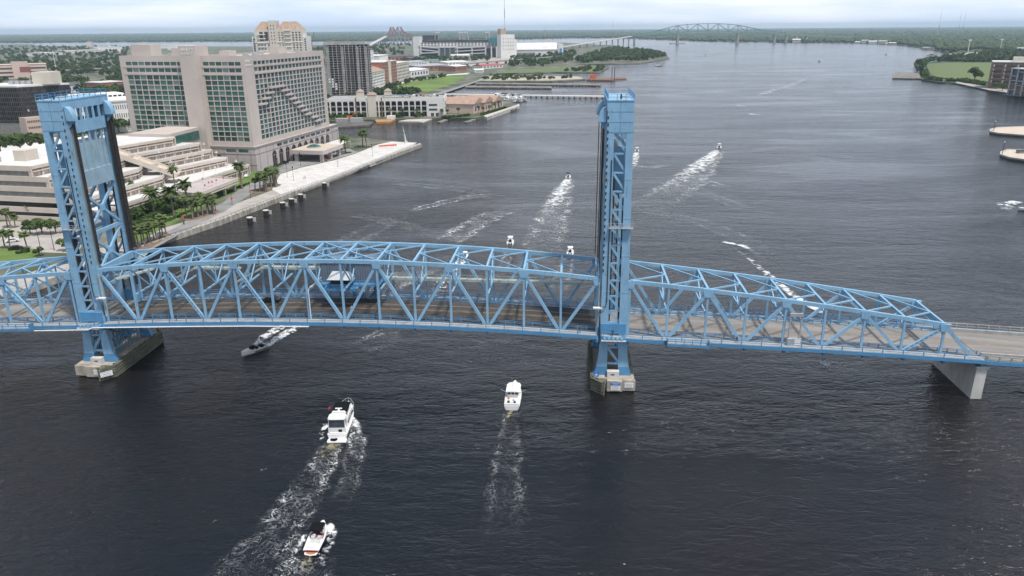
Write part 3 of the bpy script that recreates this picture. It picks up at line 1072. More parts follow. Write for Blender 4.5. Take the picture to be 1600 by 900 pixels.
# ---- lift towers
def tower(side, name, label):
    """side=-1: left tower (span face at u=0.2), +1: right tower (span face at u=111.6). s runs from the span face outward."""
    uf = 0.2 if side < 0 else 111.65
    U = lambda s: uf + side * s
    th = bthing(name, label, 'lift tower', U(2.6), W / 2, 3.0)
    zz = [2.9, 3.8, 4.9, 8.0, 12.0, 30.0, 61.2]
    inner_face = [-1.35, -.95, -.6, -.2, 0, 0, 0]           # flared foot towards the channel
    inner_back = [1.75, 1.72, 1.70, 1.68, 1.66, 1.55, 1.38]
    outer_in = [4.35, 4.2, 4.1, 4.0, 3.92, 3.85, 3.72]
    outer_out = [7.0, 6.75, 6.4, 6.0, 5.75, 5.5, 5.02]
    for v0, v1 in ((-1.0, .15), (W - .15, W + 1.0)):
        for a, b_, nm in ((inner_face, inner_back, 'span_side_column'), (outer_in, outer_out, 'battered_column')):
            m = MB()
            rings = []
            for k in range(2, len(zz)):
                u0, u1 = sorted((U(a[k]), U(b_[k])))
                rings.append([(u0, v0, zz[k]), (u1, v0, zz[k]), (u1, v1, zz[k]), (u0, v1, zz[k])])
            m.loft(rings)
            cobj = m.build(nm, 'blue_paint', th)
            m = MB()
            rings = []
            for k in range(0, 3):
                u0, u1 = sorted((U(a[k]), U(b_[k])))
                zk = zz[k] - (.01 if k == 2 else 0)
                rings.append([(u0, v0, zk), (u1, v0, zk), (u1, v1, zk), (u0, v1, zk)])
            m.loft(rings)
            m.build('column_foot', 'blue_fresh' if True else 'blue_paint', th)
            # splice plates
            for z in (12.0, 22.0, 30.0, 38.0, 46.0):
                a_ = np.interp(z, zz, a)
                bb = np.interp(z, zz, b_)
                u0, u1 = sorted((U(a_ - .03), U(bb + .03)))
                part(th, 'splice_band', 'blue_paint', lambda b: b.box(u0, u1, v0 - .04, v1 + .04, z, z + .22))
        # rivet holes along the inner edge of the column
        vf = v0 - .012 if v0 < 0 else v1 + .012
    # lacing on near and far faces
    zs = [55.3, 51.15, 47.35, 43.55, 39.8, 36.1, 32.3, 28.4, 24.6, 21.1, 17.8, 15.2]
    zlow = [12.9, 9.4, 5.6]
    for vv in (-.55, W + .55):
        for i, z in enumerate(zs):
            si, so = 1.55, np.interp(z, zz, outer_in) + .1
            if i:
                bar(th, 'face_strut', (U(si), vv, z), (U(so), vv, z), .28, .34)
            if i < len(zs) - 1:
                z2 = zs[i + 1]
                bar(th, 'face_diagonal', (U(si), vv, z - .1), (U(so), vv, z2 + .2), .24, .46)
        for i in range(2):
            bar(th, 'face_diagonal', (U(1.6), vv, zlow[i]), (U(4.1), vv, zlow[i + 1] + .3), .24, .55)
            bar(th, 'face_strut', (U(1.6), vv, zlow[i + 1]), (U(4.2), vv, zlow[i + 1]), .28, .5)
    # solid portal plate at deck level
    for v0 in (-1.12, W + .3):
        u0, u1 = sorted((U(.1), U(5.4)))
        part(th, 'deck_plate', 'blue_fresh', lambda b: b.box(u0, u1, v0, v0 + .8, zd(uf) + .1, zd(uf) + 2.3))
        part(th, 'deck_girder', 'blue_fresh', lambda b: b.box(u0, u1, v0 - 1.6, v0 - .05, zd(uf) - 1.0, zd(uf) - .35) if v0 < 0 else b.box(u0, u1, v0 + .85, v0 + 2.4, zd(uf) - 1.0, zd(uf) - .35))
    # cap: plated head box
    u0, u1 = sorted((U(-.02), U(5.08)))
    part(th, 'head_plate', 'blue_paint', lambda b: b.box(u0, u1, -1.06, -.80, 55.4, 61.25))
    part(th, 'head_plate', 'blue_paint', lambda b: b.box(u0, u1, W + .8, W + 1.06, 55.4, 61.25))
    part(th, 'head_lintel', 'blue_fresh', lambda b: b.box(*sorted((U(1.5), U(3.7))), -1.09, -.76, 55.1, 55.42))
    for z in (57.3, 59.3):
        part(th, 'seam', 'blue_deep', lambda b: b.box(u0 - .01, u1 + .01, -1.09, -1.06, z, z + .07))
    part(th, 'seam', 'blue_deep', lambda b: b.box(*sorted((U(2.45), U(2.52))), -1.09, -1.06, 55.45, 61.2))
    for s0, s1 in ((-.05, .25), (4.75, 5.05)):
        a, b_ = sorted((U(s0), U(s1)))
        part(th, 'portal_band', 'blue_paint', lambda b: b.box(a, b_, -.8, W + .8, 59.5, 61.3))
        part(th, 'portal_band', 'blue_paint' if s0 < 1 else 'green_grey_plate', lambda b: b.box(a, b_, 1.2, W - 1.2, 54.5, 57.0))
        for k in range(5):
            v = 2.6 + k * 2.15
            part(th, 'head_post', 'blue_paint', lambda b: b.box(a, b_, v, v + .55, 57.0, 59.5))
    part(th, 'top_deck', 'blue_paint', lambda b: b.box(u0 - .1, u1 + .1, -1.15, W + 1.15, 61.32, 61.55))
    for k in range(8):
        v = -1.0 + k * (W + 2) / 7
        a, b_ = sorted((U(-.12), U(.02)))
        part(th, 'head_rib', 'blue_paint', lambda b: b.box(a, b_, v - .12, v + .12, 59.6, 61.3))
    for v in (-1.1, W + 1.1):
        for z in (62.1, 62.7):
            part(th, 'roof_rail', 'blue_fresh', lambda b: b.beam((u0, v, z), (u1, v, z), .07, .07))
    for s in (0.0, 5.05):
        for z in (62.1, 62.7):
            part(th, 'roof_rail', 'blue_fresh', lambda b: b.beam((U(s), -1.1, z), (U(s), W + 1.1, z), .07, .07))
        for k in range(9):
            v = -1.1 + k * (W + 2.2) / 8
            part(th, 'roof_rail_post', 'blue_fresh', lambda b: b.box(U(s) - .05, U(s) + .05, v - .05, v + .05, 61.55, 62.72))
    for s in (1.7, 3.4):
        part(th, 'roof_rail_post', 'blue_fresh', lambda b: b.box(U(s) - .05, U(s) + .05, -1.15, -1.05, 61.55, 62.72))
    part(th, 'warning_lamp', 'rubber', lambda b: b.tube([(U(2.6), 1.0, 61.55), (U(2.6), 1.0, 62.2), (U(2.6), 1.0, 62.5)], [.16, .2, .1], 8))
    part(th, 'roof_hatch', 'galvanised', lambda b: b.box(*sorted((U(3.0), U(4.4))), 4.2, 6.0, 61.55, 61.9))
    # sheaves under curved hoods, with rope bands down to the span
    for v in (.25, W - .25):
        sh = part(th, 'sheave', 'blue_deep', lambda b: b.tube([(U(.7), v - .55, 57.4), (U(.7), v + .55, 57.4)], 2.0, 20))
        h = MB()
        rings = []
        for vv in (v - .8, v + .8):
            ring = []
            for k in range(13):
                an = math.radians(90 * k / 12)
                ring.append((U(-.2 - 1.55 * math.sin(an) * 1.0), vv, 57.3 + 2.9 * math.cos(an)))
            ring.append((U(-.2), vv, 57.3))
            rings.append(ring)
        h.loft(rings).build('sheave_hood', 'blue_paint', th)
        zend = 26.2
        for dv in (-.36, -.12, .12, .36):
            part(th, 'rope_band', 'wire_rope', lambda b: b.box(*sorted((U(-1.15), U(-1.0))), v + dv - .09, v + dv + .09, zend, 57.4))
        part(th, 'guide_rail', 'wire_rope' if v > 1 else 'green_grey_plate', lambda b: b.box(*sorted((U(-.32), U(-.02))), v - .6, v + .6, 17, 57.0))
    # counterweight raised high in the tower
    a, b_ = sorted((U(.45), U(4.6)))
    part(th, 'counterweight', 'green_grey_plate', lambda b: b.box(a, b_, 1.7, W - 1.7, 46.3, 52.2))
    part(th, 'counterweight_sill', 'green_grey_plate', lambda b: b.box(*sorted((U(.05), U(4.75))), 1.5, W - 1.5, 42.7, 46.3))
    for k in range(5):
        v = 2.3 + k * 2.22
        part(th, 'counterweight_rib', 'green_grey_plate', lambda b: b.box(*sorted((U(.12), U(.46))), v - .24, v + .24, 46.3, 54.5))
    part(th, 'counterweight_side', 'blue_paint', lambda b: b.box(a + .3, b_ - .3, 1.25, 1.68, 43.2, 52))
    # cross bracing on the faces towards span and shore
    for s in (0.8, 4.7):
        for z0, z1 in ((42.4, 32.4), (32.4, 22.6)):
            nm = 'portal_cross'
            p0, p1, p2, p3 = (U(s), 1.0, z0 - .3), (U(s), W - 1, z1 + .3), (U(s), W - 1, z0 - .3), (U(s), 1.0, z1 + .3)
            bar(th, nm, p0, p1, .5, .6)
            bar(th, nm, p2, p3, .44, .54)
            part(th, 'cross_plate', 'blue_paint', lambda b: b.box(U(s) - .32, U(s) + .32, W / 2 - .9, W / 2 + .9, (z0 + z1) / 2 - .7, (z0 + z1) / 2 + .7))
            bar(th, 'portal_strut', (U(s), 1.0, z1), (U(s), W - 1, z1), .5, .8)
        for z in (51.0, 44.0, 37.0):
            if s > 1:
                bar(th, 'portal_strut', (U(s), 1.0, z), (U(s), W - 1, z), .4, .6)
    # under the deck: cross frames to the far leg
    for s in (0.4, 4.9):
        bar(th, 'under_brace', (U(s), 1, 4.0), (U(s), W - 1, 11.2), .4, .5, 'blue_deep')
        bar(th, 'under_brace', (U(s), W - 1, 4.0), (U(s), 1, 11.2), .4, .5, 'blue_deep')
        bar(th, 'under_brace', (U(s), 1, 7.6), (U(s), W - 1, 7.6), .3, .4, 'blue_deep')
        for k in range(9):
            v = 2 + k * 1.26
            bar(th, 'under_post', (U(s), v, 3.4), (U(s), v, 11.0), .16, .16, 'blue_deep')
    bar(th, 'under_girder', (U(.4), 0, 11.3), (U(.4), W, 11.3), .7, 1.0, 'blue_deep')
    # dark rope runs on the open face's inner edges, widened to darken the interior
    for s_, zt_ in ((1.72, 46.0), (3.62, 42.0)):
        for vv in (-.25, W + .25):
            part(th, 'counter_rope', 'wire_rope', lambda b: b.box(*sorted((U(s_), U(s_ + .22))), vv - .35, vv + 1.0 if vv < 1 else vv + .35, 15.4, zt_))
    # inspection platform part way up
    zp = 36.2 if side > 0 else 34.4
    a, b_ = sorted((U(.9), U(5.9)))
    part(th, 'inspection_platform', 'galvanised', lambda b: b.box(a, b_, -1.9, -1.05, zp - .1, zp))
    for z in (.5, 1.0):
        part(th, 'platform_rail', 'galvanised', lambda b: b.beam((a, -1.85, zp + z), (b_, -1.85, zp + z), .07, .07))
    for k in range(5):
        uu = a + (b_ - a) * k / 4
        part(th, 'platform_post', 'galvanised', lambda b: b.box(uu - .04, uu + .04, -1.88, -1.8, zp, zp + 1.05))
    # electric gear beside the span
    part(th, 'junction_platform', 'white_metal', lambda b: b.box(*sorted((U(-1.7), U(.2))), -1.9, -1.05, 18.6, 18.85))
    part(th, 'conduit', 'rubber', lambda b: b.tube([(U(1.1), -1.12, 50), (U(1.15), -1.12, 20), (U(.9), -1.3, 18.9), (U(-.2), -1.5, 18.9)], .09, 6))
    part(th, 'ladder', 'catwalk_grey', lambda b: b.box(*sorted((U(-.62), U(-.42))), -.7, -.2, 14, 24))
    # louvred vents on deck barrier
    for k in range(5):
        u = U(.9 + k * .9)
        part(th, 'fender_bracket', 'blue_paint', lambda b: b.box(u - .28, u + .28, -2.95, -2.68, zd(uf) - .75, zd(uf) - .2))
    part(th, 'walk_kerb', 'white_metal', lambda b: b.box(*sorted((U(.2), U(5.4))), -2.98, -2.72, zd(uf) - 1.0, zd(uf) - .78))
    # perforated edge plate: dark slots down the span column
    nslot = 24
    b = MB()
    b.box(-.13, .13, -.02, .02, -.28, .28)
    me = b.build('tmp', 'wire_rope').data
    bpy.data.objects.remove([o for o in bpy.data.objects if o.data == me][0])
    o = th['_o']
    for k in range(nslot):
        z = 58.2 - k * 1.36
        piece('edge_slot', me, th, (U(.16) - o[0], -1.07 - o[1], z - o[2]))
    return th


lt = tower(-1, 'lift_tower', 'sky blue steel lift tower with raised counterweight nearest the hotel')
rt = tower(1, 'lift_tower', 'sky blue steel lift tower standing in the middle of the river')


# ---- tower piers, fenders and notice boards
def tower_pier(side, label):
    uf = 0.2 if side < 0 else 111.65
    U = lambda s: uf + side * s
    th = bthing('bridge_pier', label, 'bridge pier', U(2.8), W / 2, 0)
    a, b_ = sorted((U(-1.2), U(7.6)))
    part(th, 'pier_shaft', 'pier_concrete', lambda b: b.prism([(a, -2.6), (b_, -2.6), (b_, W + 2.6), (a, W + 2.6)], -3, 2.88))
    a1, b1 = sorted((U(1.7), U(5.0)))
    part(th, 'pier_nose', 'pier_concrete', lambda b: b.prism([(a1, -3.6), (b1, -3.6), (b1, -2.61), (a1, -2.61)], .25, 2.7))
    a2, b2 = sorted((U(5.1), U(7.8)))
    part(th, 'pier_nose', 'pier_concrete', lambda b: b.prism([(a2, -3.1), (b2, -3.1), (b2, -2.61), (a2, -2.61)], .3, 2.75))
    part(th, 'bearing_box', 'pale_pier', lambda b: b.box(*sorted((U(1.7), U(4.3))), -2.3, -1.1, 2.9, 4.3))
    part(th, 'bearing_slot', 'rubber', lambda b: b.box(*sorted((U(2.5), U(3.3))), -2.34, -2.29, 3.5, 3.75))
    return th


tower_pier(-1, 'stained concrete pier under the lift tower nearest the hotel')
tower_pier(1, 'stained concrete pier under the lift tower in mid river')


def fender(side, label):
    uf = 0.2 if side < 0 else 111.65
    U = lambda s: uf + side * s
    th = bthing('timber_fender', label, 'fender wall', U(-1.9), W / 2, 0)
    pts = [(U(.6), -5.0), (U(-1.7), -2.6), (U(-1.9), W + 3.2), (U(-.2), W + 5.0)]
    for k in range(5):
        z = .35 + k * .62
        for i in range(3):
            a, b_ = pts[i], pts[i + 1]
            bar(th, 'timber_waler', (a[0], a[1], z), (b_[0], b_[1], z), .34, .44, 'timber_fender')
    L = [(pts[1][0], pts[1][1] + (pts[2][1] - pts[1][1]) * k / 9) for k in range(10)] + [pts[0], ((pts[0][0] + pts[1][0]) / 2, (pts[0][1] + pts[1][1]) / 2), pts[3]]
    for x, y in L:
        xx = x + side * .36
        part(th, 'timber_pile', 'timber_fender', lambda b: b.tube([(xx, y, -3), (xx, y, 3.35)], .2, 8))
    part(th, 'walk_planks', 'timber_fender', lambda b: b.box(*sorted((U(-1.55), U(-1.25))), -2.2, W + 2.8, 3.0, 3.15))
    part(th, 'diagonal_timber', 'timber_fender', lambda b: b.beam((U(.5), -4.7, .5), (U(1.8), -2.7, 2.6), .25, .3))
    return th


fender(-1, 'green grey timber fender wall beside the pier nearest the hotel')
fender(1, 'dark timber fender wall beside the mid river pier')


def board(u, v, z, w, h, label, face='sign_white', rows=3, ry=0.0, textm='sign_text', body=None):
    """a notice board with rows of printed lines too far away to read"""
    th = thing('notice_board', label, 'sign', (*BR(u, v), z), -TH + ry, local=(0, 0, 0))
    part(th, 'board', face, lambda b: b.box(-w / 2, w / 2, -.05, .05, 0, h))
    if rows:
        for r_ in range(rows):
            zr = h * (1 - (r_ + .5) / rows)
            ww = w * (.38 if r_ % 2 == 0 else .30)
            hh = h / rows * .28
            rr_ = random.Random(int(u * 10) + r_)
            x = -ww
            while x < ww - .05:
                lw = rr_.uniform(.12, .3)
                part(th, 'print_mark', textm, lambda b: b.box(x, min(x + lw, ww), -.056, -.052, zr - hh / 2, zr + hh / 2))
                x += lw + .08
    return th


board(-1.9, -3.68, .75, 1.9, 1.25, 'white notice board on the nose of the pier nearest the hotel', rows=3, textm='sign_text_blue')
board(0.75, -4.55, 1.0, 2.5, 1.15, 'tilted white notice board on the timber fender nearest the hotel', rows=3, ry=0.75, textm='sign_text_blue')
board(115.2, -3.68, .55, 2.1, 1.2, 'white notice board on the nose of the mid river pier', rows=4)
board(115.2, -3.70, 1.78, 2.0, .62, 'blue notice strip above the white board on the mid river pier', face='sign_blue', rows=2, textm='sign_white')
board(118.1, -3.2, 1.0, 1.9, 1.15, 'white notice board on the outer face of the mid river pier', rows=3)
nb = board(111.0, -2.75, 3.3, 1.15, 1.15, 'square blue anchor style symbol sign at the foot of the mid river tower', face='sign_blue', rows=0)
part(nb, 'symbol_bar', 'sign_white', lambda b: b.box(-.05, .05, -.056, -.052, .2, .95))
part(nb, 'symbol_bar', 'sign_white', lambda b: b.box(-.38, .38, -.060, -.057, .42, .56))
part(nb, 'symbol_arc', 'sign_white', lambda b: b.add([(-.42, -.062, .40), (0, -.062, .18), (.42, -.062, .40), (0, -.062, .30)], [(0, 1, 2, 3)]))

# ---- concrete wall pier at the end of the right span, approach beyond it
wp = bthing('wall_pier', 'pale concrete wall pier under the right end of the truss', 'bridge pier', 191, W / 2, 0)
part(wp, 'wall', 'pale_pier', lambda b: b.prism([(189.9, -1.8), (192.1, -1.8), (192.1, W + 1.8), (189.9, W + 1.8)], -3, zd(191) - 2.0))
part(wp, 'pier_cap', 'pale_pier', lambda b: b.prism([(189.7, -2.1), (192.3, -2.1), (192.3, W + 2.1), (189.7, W + 2.1)], zd(191) - 1.99, zd(191) - 1.6))
for v in (0, W):
    part(wp, 'bearing', 'blue_deep', lambda b: b.box(190.1, 191.0, v - .5, v + .5, zd(191) - 1.6, zd(191) - 1.46))
ap = bthing('approach_span', 'grey concrete approach roadway at the right frame edge', 'bridge span', 240, W / 2, 3.0)
us = [191.15 + i * 6.4 for i in range(17)]
strip(us, -1.8, W + 1.8, -1.4, -0.12).build('roadway', 'deck_asphalt', ap)
for v in (W / 2 - .28, W / 2 + .28):
    strip(us, v - .1, v + .1, -.12, -.112).build('centre_line', 'line_yellow', ap)
for v in (W / 2 - 3.1, W / 2 + 3.1):
    strip(us, v - .07, v + .07, -.12, -.112).build('lane_line', 'line_white', ap)
for v in (0.2, W - .2):
    strip(us, v - .25, v + .25, -.12, .65).build('barrier', 'walk_concrete', ap)
for v in (-2.3, W + 2.3):
    strip(us, v - .2, v + .2, -.9, -.1).build('edge_beam', 'blue_fresh', ap)
    for z in (.35, .95):
        strip(us, v - .1, v + .1, z - .1, z + .1).build('parapet_rail', 'walk_concrete', ap)
    for u in np.arange(191.4, 292, 2.4):
        part(ap, 'parapet_post', 'walk_concrete', lambda b: b.box(u - .15, u + .15, v - .14, v + .14, zd(u) - .1, zd(u) + .84))
for u in (231, 271):
    part(ap, 'pier_wall', 'pale_pier', lambda b: b.prism([(u - 1, -1.5), (u + 1, -1.5), (u + 1, W + 1.5), (u - 1, W + 1.5)], -3, zd(u) - 1.45))

# ---- things on the bridge
gf = thing('traffic_gate', 'grey metal gate frame with cabinet on the near walkway of the right span', 'traffic gate', (*BR(152.3, -.6), zd(152.3)), -TH, local=(152.3, -.6, zd(152.3)))
z = zd(152.3)
for u in (151.2, 153.5):
    part(gf, 'gate_post', 'galvanised', lambda b: b.box(u - .13, u + .13, -.85, -.55, z, z + 6.4))
part(gf, 'gate_head', 'galvanised', lambda b: b.box(151.0, 153.7, -.95, -.45, z + 6.4, z + 7.1))
part(gf, 'gate_cabinet', 'galvanised', lambda b: b.box(150.9, 153.8, -1.3, -.35, z + .05, z + 1.5))
part(gf, 'gate_cabinet_door', 'white_metal', lambda b: b.box(152.4, 153.6, -1.33, -1.30, z + .15, z + 1.4))


def lamp(u, v, label):
    z = zd(u)
    t = thing('bridge_lamp', label, 'street lamp', (*BR(u, v), z), -TH, local=(u, v, z))
    part(t, 'pole', 'white_metal', lambda b: b.tube([(u, v, z), (u, v, z + 6.8), (u + .3, v + .25, z + 7.4), (u + 2.0, v + 1.7, z + 8.5)], [.12, .1, .09, .07], 8))
    part(t, 'lamp_head', 'galvanised', lambda b: b.box(u + 1.9, u + 2.7, v + 1.55, v + 1.95, z + 8.4, z + 8.6))


lamp(48.1, -.62, 'bent white street lamp on the near side of the lift span')


# ------------------------------------------------------------------ hotel, terraces and the left bank
mat('hotel_stone', (0.48, 0.425, 0.385), c2=(0.545, 0.485, 0.445), scale=0.08, detail=9, rough=0.85)
mat('hotel_podium', (0.43, 0.385, 0.375), c2=(0.50, 0.455, 0.44), scale=0.1, detail=9, rough=0.85)
mat('hotel_trim', (0.27, 0.225, 0.215), var=0.12, rough=0.85)
mat('roof_gravel', (0.42, 0.40, 0.38), c2=(0.58, 0.55, 0.52), scale=0.15, detail=8, rough=0.9)
mat('terrace_beige', (0.54, 0.47, 0.40), c2=(0.62, 0.55, 0.48), scale=0.12, detail=9, rough=0.85)
mat('terrace_panel', (0.42, 0.31, 0.25), c2=(0.54, 0.43, 0.36), scale=0.35, detail=6, rough=0.85)
mat('grey_panel', (0.20, 0.195, 0.185), c2=(0.27, 0.265, 0.25), scale=0.5, detail=9, rough=0.9)
mat('white_membrane', (0.58, 0.57, 0.55), c2=(0.70, 0.69, 0.67), scale=0.1, detail=8, rough=0.8)
mat('ramp_paving', (0.52, 0.44, 0.35), c2=(0.60, 0.52, 0.43), scale=0.3, detail=8, rough=0.9)
mat('letter_white', (0.78, 0.77, 0.76), var=0.03, rough=0.6)
mat('planter', (0.46, 0.40, 0.36), var=0.1, rough=0.9)
mat('parasol_red', (0.42, 0.06, 0.08), var=0.1, rough=0.8)
mat('bark', (0.11, 0.085, 0.065), c2=(0.20, 0.165, 0.13), scale=2.0, detail=8, rough=0.95, stretch=(1, 1, 3))
mat('palm_bark', (0.15, 0.12, 0.095), c2=(0.26, 0.22, 0.18), scale=2.0, detail=8, rough=0.95, stretch=(1, 1, 5))
foliage_mat('oak_leaf', (0.045, 0.085, 0.022), (0.110, 0.165, 0.045), scale=0.35, rand=0.25)
foliage_mat('palm_leaf', (0.060, 0.098, 0.030), (0.140, 0.180, 0.060), scale=0.8, rand=0.3)
foliage_mat('hedge_leaf', (0.035, 0.075, 0.018), (0.085, 0.140, 0.030), scale=0.5, rand=0.2)


def glass_mat(name, c, c2, rough=0.12, rand=0.5):
    m = mat(name, c, c2=c2, scale=0.6, detail=3, rough=rough, rand=rand, spec=0.6)
    t = m.node_tree
    n, l = t.nodes, t.links
    b = n['Principled BSDF']
    src = b.inputs['Base Color'].links[0].from_socket
    oi = n.new('ShaderNodeObjectInfo')
    gt_ = n.new('ShaderNodeMath')
    gt_.operation = 'GREATER_THAN'
    gt_.inputs[1].default_value = 0.86
    l.new(oi.outputs['Random'], gt_.inputs[0])
    mu = n.new('ShaderNodeMath')
    mu.operation = 'MULTIPLY'
    mu.inputs[1].default_value = 0.45
    l.new(gt_.outputs[0], mu.inputs[0])
    mi = n.new('ShaderNodeMix')
    mi.data_type = 'RGBA'
    l.new(mu.outputs[0], mi.inputs['Factor'])
    l.new(src, mi.inputs['A'])
    mi.inputs['B'].default_value = (0.30, 0.32, 0.29, 1)
    l.new(mi.outputs['Result'], b.inputs['Base Color'])
    return m


glass_mat('hotel_glass', (0.022, 0.085, 0.075), (0.055, 0.150, 0.125))
glass_mat('hotel_glass_blue', (0.020, 0.075, 0.085), (0.045, 0.130, 0.140))
glass_mat('office_glass', (0.012, 0.013, 0.016), (0.030, 0.031, 0.036))


def shared(name, fn, material):
    b = MB()
    fn(b)
    me = bpy.data.meshes.new(name)
    me.from_pydata(b.v, [], b.f)
    me.materials.append(M[material])
    me.update()
    return me


def facade(th, name, material, P, xs, zs, openings, depth, x0, x1, z0, z1):
    """wall with grid openings; P(x, d, z) -> local point, d outward. openings: set of (col,row) into xs, zs pairs"""
    cx = sorted({x0, x1} | {v for p in xs for v in p})
    cz = sorted({z0, z1} | {v for p in zs for v in p})
    op = {(round(xs[i][0], 3), round(zs[j][0], 3)) for i, j in openings}
    m = MB()
    for i in range(len(cx) - 1):
        for j in range(len(cz) - 1):
            a, b, c_, d = cx[i], cx[i + 1], cz[j], cz[j + 1]
            if (round(a, 3), round(c_, 3)) in op:
                q = [(a, c_), (b, c_), (b, d), (a, d)]
                for k in range(4):
                    p0, p1 = q[k], q[(k + 1) % 4]
                    m.add([P(p0[0], 0, p0[1]), P(p1[0], 0, p1[1]), P(p1[0], -depth, p1[1]), P(p0[0], -depth, p0[1])], [(0, 1, 2, 3)])
            else:
                m.add([P(a, 0, c_), P(b, 0, c_), P(b, 0, d), P(a, 0, d)], [(0, 1, 2, 3)])
    return m.build(name, material, th, weld=True)


HO = (-47.2, 250.0)
HANG = math.atan2(.9767, .2145)


def HW(a, b):                                  # hotel plan coordinates -> world
    return HO[0] + a * .2145 - b * .9767, HO[1] + a * .9767 + b * .2145


hotel = thing('hotel_tower', 'large pinkish beige hotel with grids of green glass windows on the riverbank', 'hotel', (*HO, ZL), HANG, local=(0, 0, ZL))
Rv = lambda x, d, z: (x, -d, z)
We = lambda x, d, z: (-d, x, z)
rows = [(17.8 + 2.68 * j, 17.8 + 2.68 * j + 2.28) for j in range(13)] + [(53.9, 55.9), (57.3, 59.2)]
rcols = [(9.6 + 4.25 * i, 9.6 + 4.25 * i + 3.5) for i in range(19)]
mcols = [(1.9 + 3.74 * i, 1.9 + 3.74 * i + 3.35) for i in range(6)]
lcols = [(36.0 + 3.92 * i, 36.0 + 3.92 * i + 3.5) for i in range(9)]
full = lambda c_: {(i, j) for i in range(len(c_)) for j in range(15)}
facade(hotel, 'river_wall', 'hotel_stone', Rv, rcols, rows, full(rcols), .40, 0, 94, 15.0, 62.3)
facade(hotel, 'west_wall', 'hotel_stone', We, mcols, rows, full(mcols), .40, .02, 25.2, 15.0, 62.3)
facade(hotel, 'west_wall', 'hotel_stone', We, lcols, rows, full(lcols), .40, 34.8, 74.4, 1.6, 62.3)
core = MB()
core.prism([(.62, .62), (93.4, .62), (93.4, 26), (22, 26), (22, 73.8), (.62, 73.8)], 1.6, 61.2)
core.build('building_core', 'hotel_trim', hotel)
part(hotel, 'roof', 'roof_gravel', lambda b: b.prism([(.4, .4), (93.8, .4), (93.8, 26.3), (22.3, 26.3), (22.3, 74.2), (.4, 74.2)], 61.21, 61.5))
for poly in ([(93.99, .01), (93.99, 26.3), (93.4, 26.3), (93.4, .01)], [(.02, 74.39), (22.3, 74.39), (22.3, 73.9), (.02, 73.9)], [(22.3, 26.4), (94, 26.4), (94, 25.9), (22.3, 25.9)], [(21.8, 26.4), (22.3, 26.4), (22.3, 73.9), (21.8, 73.9)]):
    part(hotel, 'side_wall', 'hotel_stone', lambda b, poly=poly: b.prism(poly, 1.6, 62.29))
part(hotel, 'stair_shaft', 'hotel_stone', lambda b: b.prism([(-3.6, 25.1), (8, 25.1), (8, 35), (-3.6, 35)], 1.6, 67.5))
for (a0, a1, b0, b1, z) in ((5, 14, 58, 70, 68.0), (6, 12, 40, 46, 66.0), (52, 60, 8, 14, 66.0), (61, 64, 9, 13, 65.0), (10, 17, 14, 20, 64.5)):
    part(hotel, 'roof_plant', 'hotel_stone', lambda b: b.box(a0, a1, b0, b1, 61.5, z))
for k, (a, b_) in enumerate(((20, 10), (33, 12), (70, 14), (14, 52), (80, 10), (46, 16))):
    part(hotel, 'roof_unit', 'galvanised', lambda b: b.box(a, a + 3, b_, b_ + 2.4, 61.5, 63.2))
win_w = {}
for nm, cols, P, rz in (('river', rcols, Rv, 0), ('mid', mcols, We, 0), ('left', lcols, We, 0)):
    wdt = cols[0][1] - cols[0][0]
    gm = 'hotel_glass_blue' if nm == 'river' else 'hotel_glass'

    def wfn(b, wdt=wdt, P=P):
        h_ = 2.2
        b.add([P(0, -.38, 0), P(wdt, -.38, 0), P(wdt, -.38, h_), P(0, -.38, h_)], [(0, 1, 2, 3)])
        for x in (0.02, wdt * .5, wdt - .1):
            b.add([P(x, -.36, 0), P(x + .08, -.36, 0), P(x + .08, -.36, h_), P(x, -.36, h_)], [(0, 1, 2, 3)])
        b.add([P(0, -.35, .55), P(wdt, -.35, .55), P(wdt, -.35, .63), P(0, -.35, .63)], [(0, 1, 2, 3)])
    me = shared('window', wfn, gm)
    rest = MB()
    for i, c_ in enumerate(cols):
        for j, r_ in enumerate(rows):
            if nm == 'river' and i >= 5:
                x, z = c_[0], r_[0]
                hh, ww = r_[1] - r_[0], wdt
                rest.add([P(x, -.38, z), P(x + ww, -.38, z), P(x + ww, -.38, z + hh), P(x, -.38, z + hh)], [(0, 1, 2, 3)])
                continue
            pp_ = P(c_[0], 0, r_[0] - ZL)
            piece('window', me, hotel, pp_, 0, (1, 1, (r_[1] - r_[0]) / 2.2))
    if rest.v:
        rest.build('window_field', gm, hotel, kind='stuff')
# stepped white balconies on the river face
for row, c0, n_ in ((10, 3, 4), (9, 2, 2), (9, 6, 2), (8, 1, 2), (8, 7, 2), (7, 0, 2), (7, 8, 2), (6, 9, 2), (5, 10, 2), (4, 11, 2), (3, 12, 2), (2, 14, 2), (1, 15, 2)):
    x0, x1 = rcols[c0][0] - .4, rcols[c0 + n_ - 1][1] + .4
    z = rows[row][0]
    part(hotel, 'balcony', 'hotel_stone', lambda b: b.box(x0, x1, -1.3, -.02, z - .5, z + .55))
# horizontal trims near the top
for z in (52.5, 56.3):
    part(hotel, 'cornice_band', 'hotel_stone', lambda b: b.box(9, 91, -.22, -.01, z, z + .9))
    part(hotel, 'cornice_band', 'hotel_stone', lambda b: b.box(-.22, -.01, 1.2, 25.0, z, z + .9))
    part(hotel, 'cornice_band', 'hotel_stone', lambda b: b.box(-.22, -.01, 35.2, 72.5, z, z + .9))


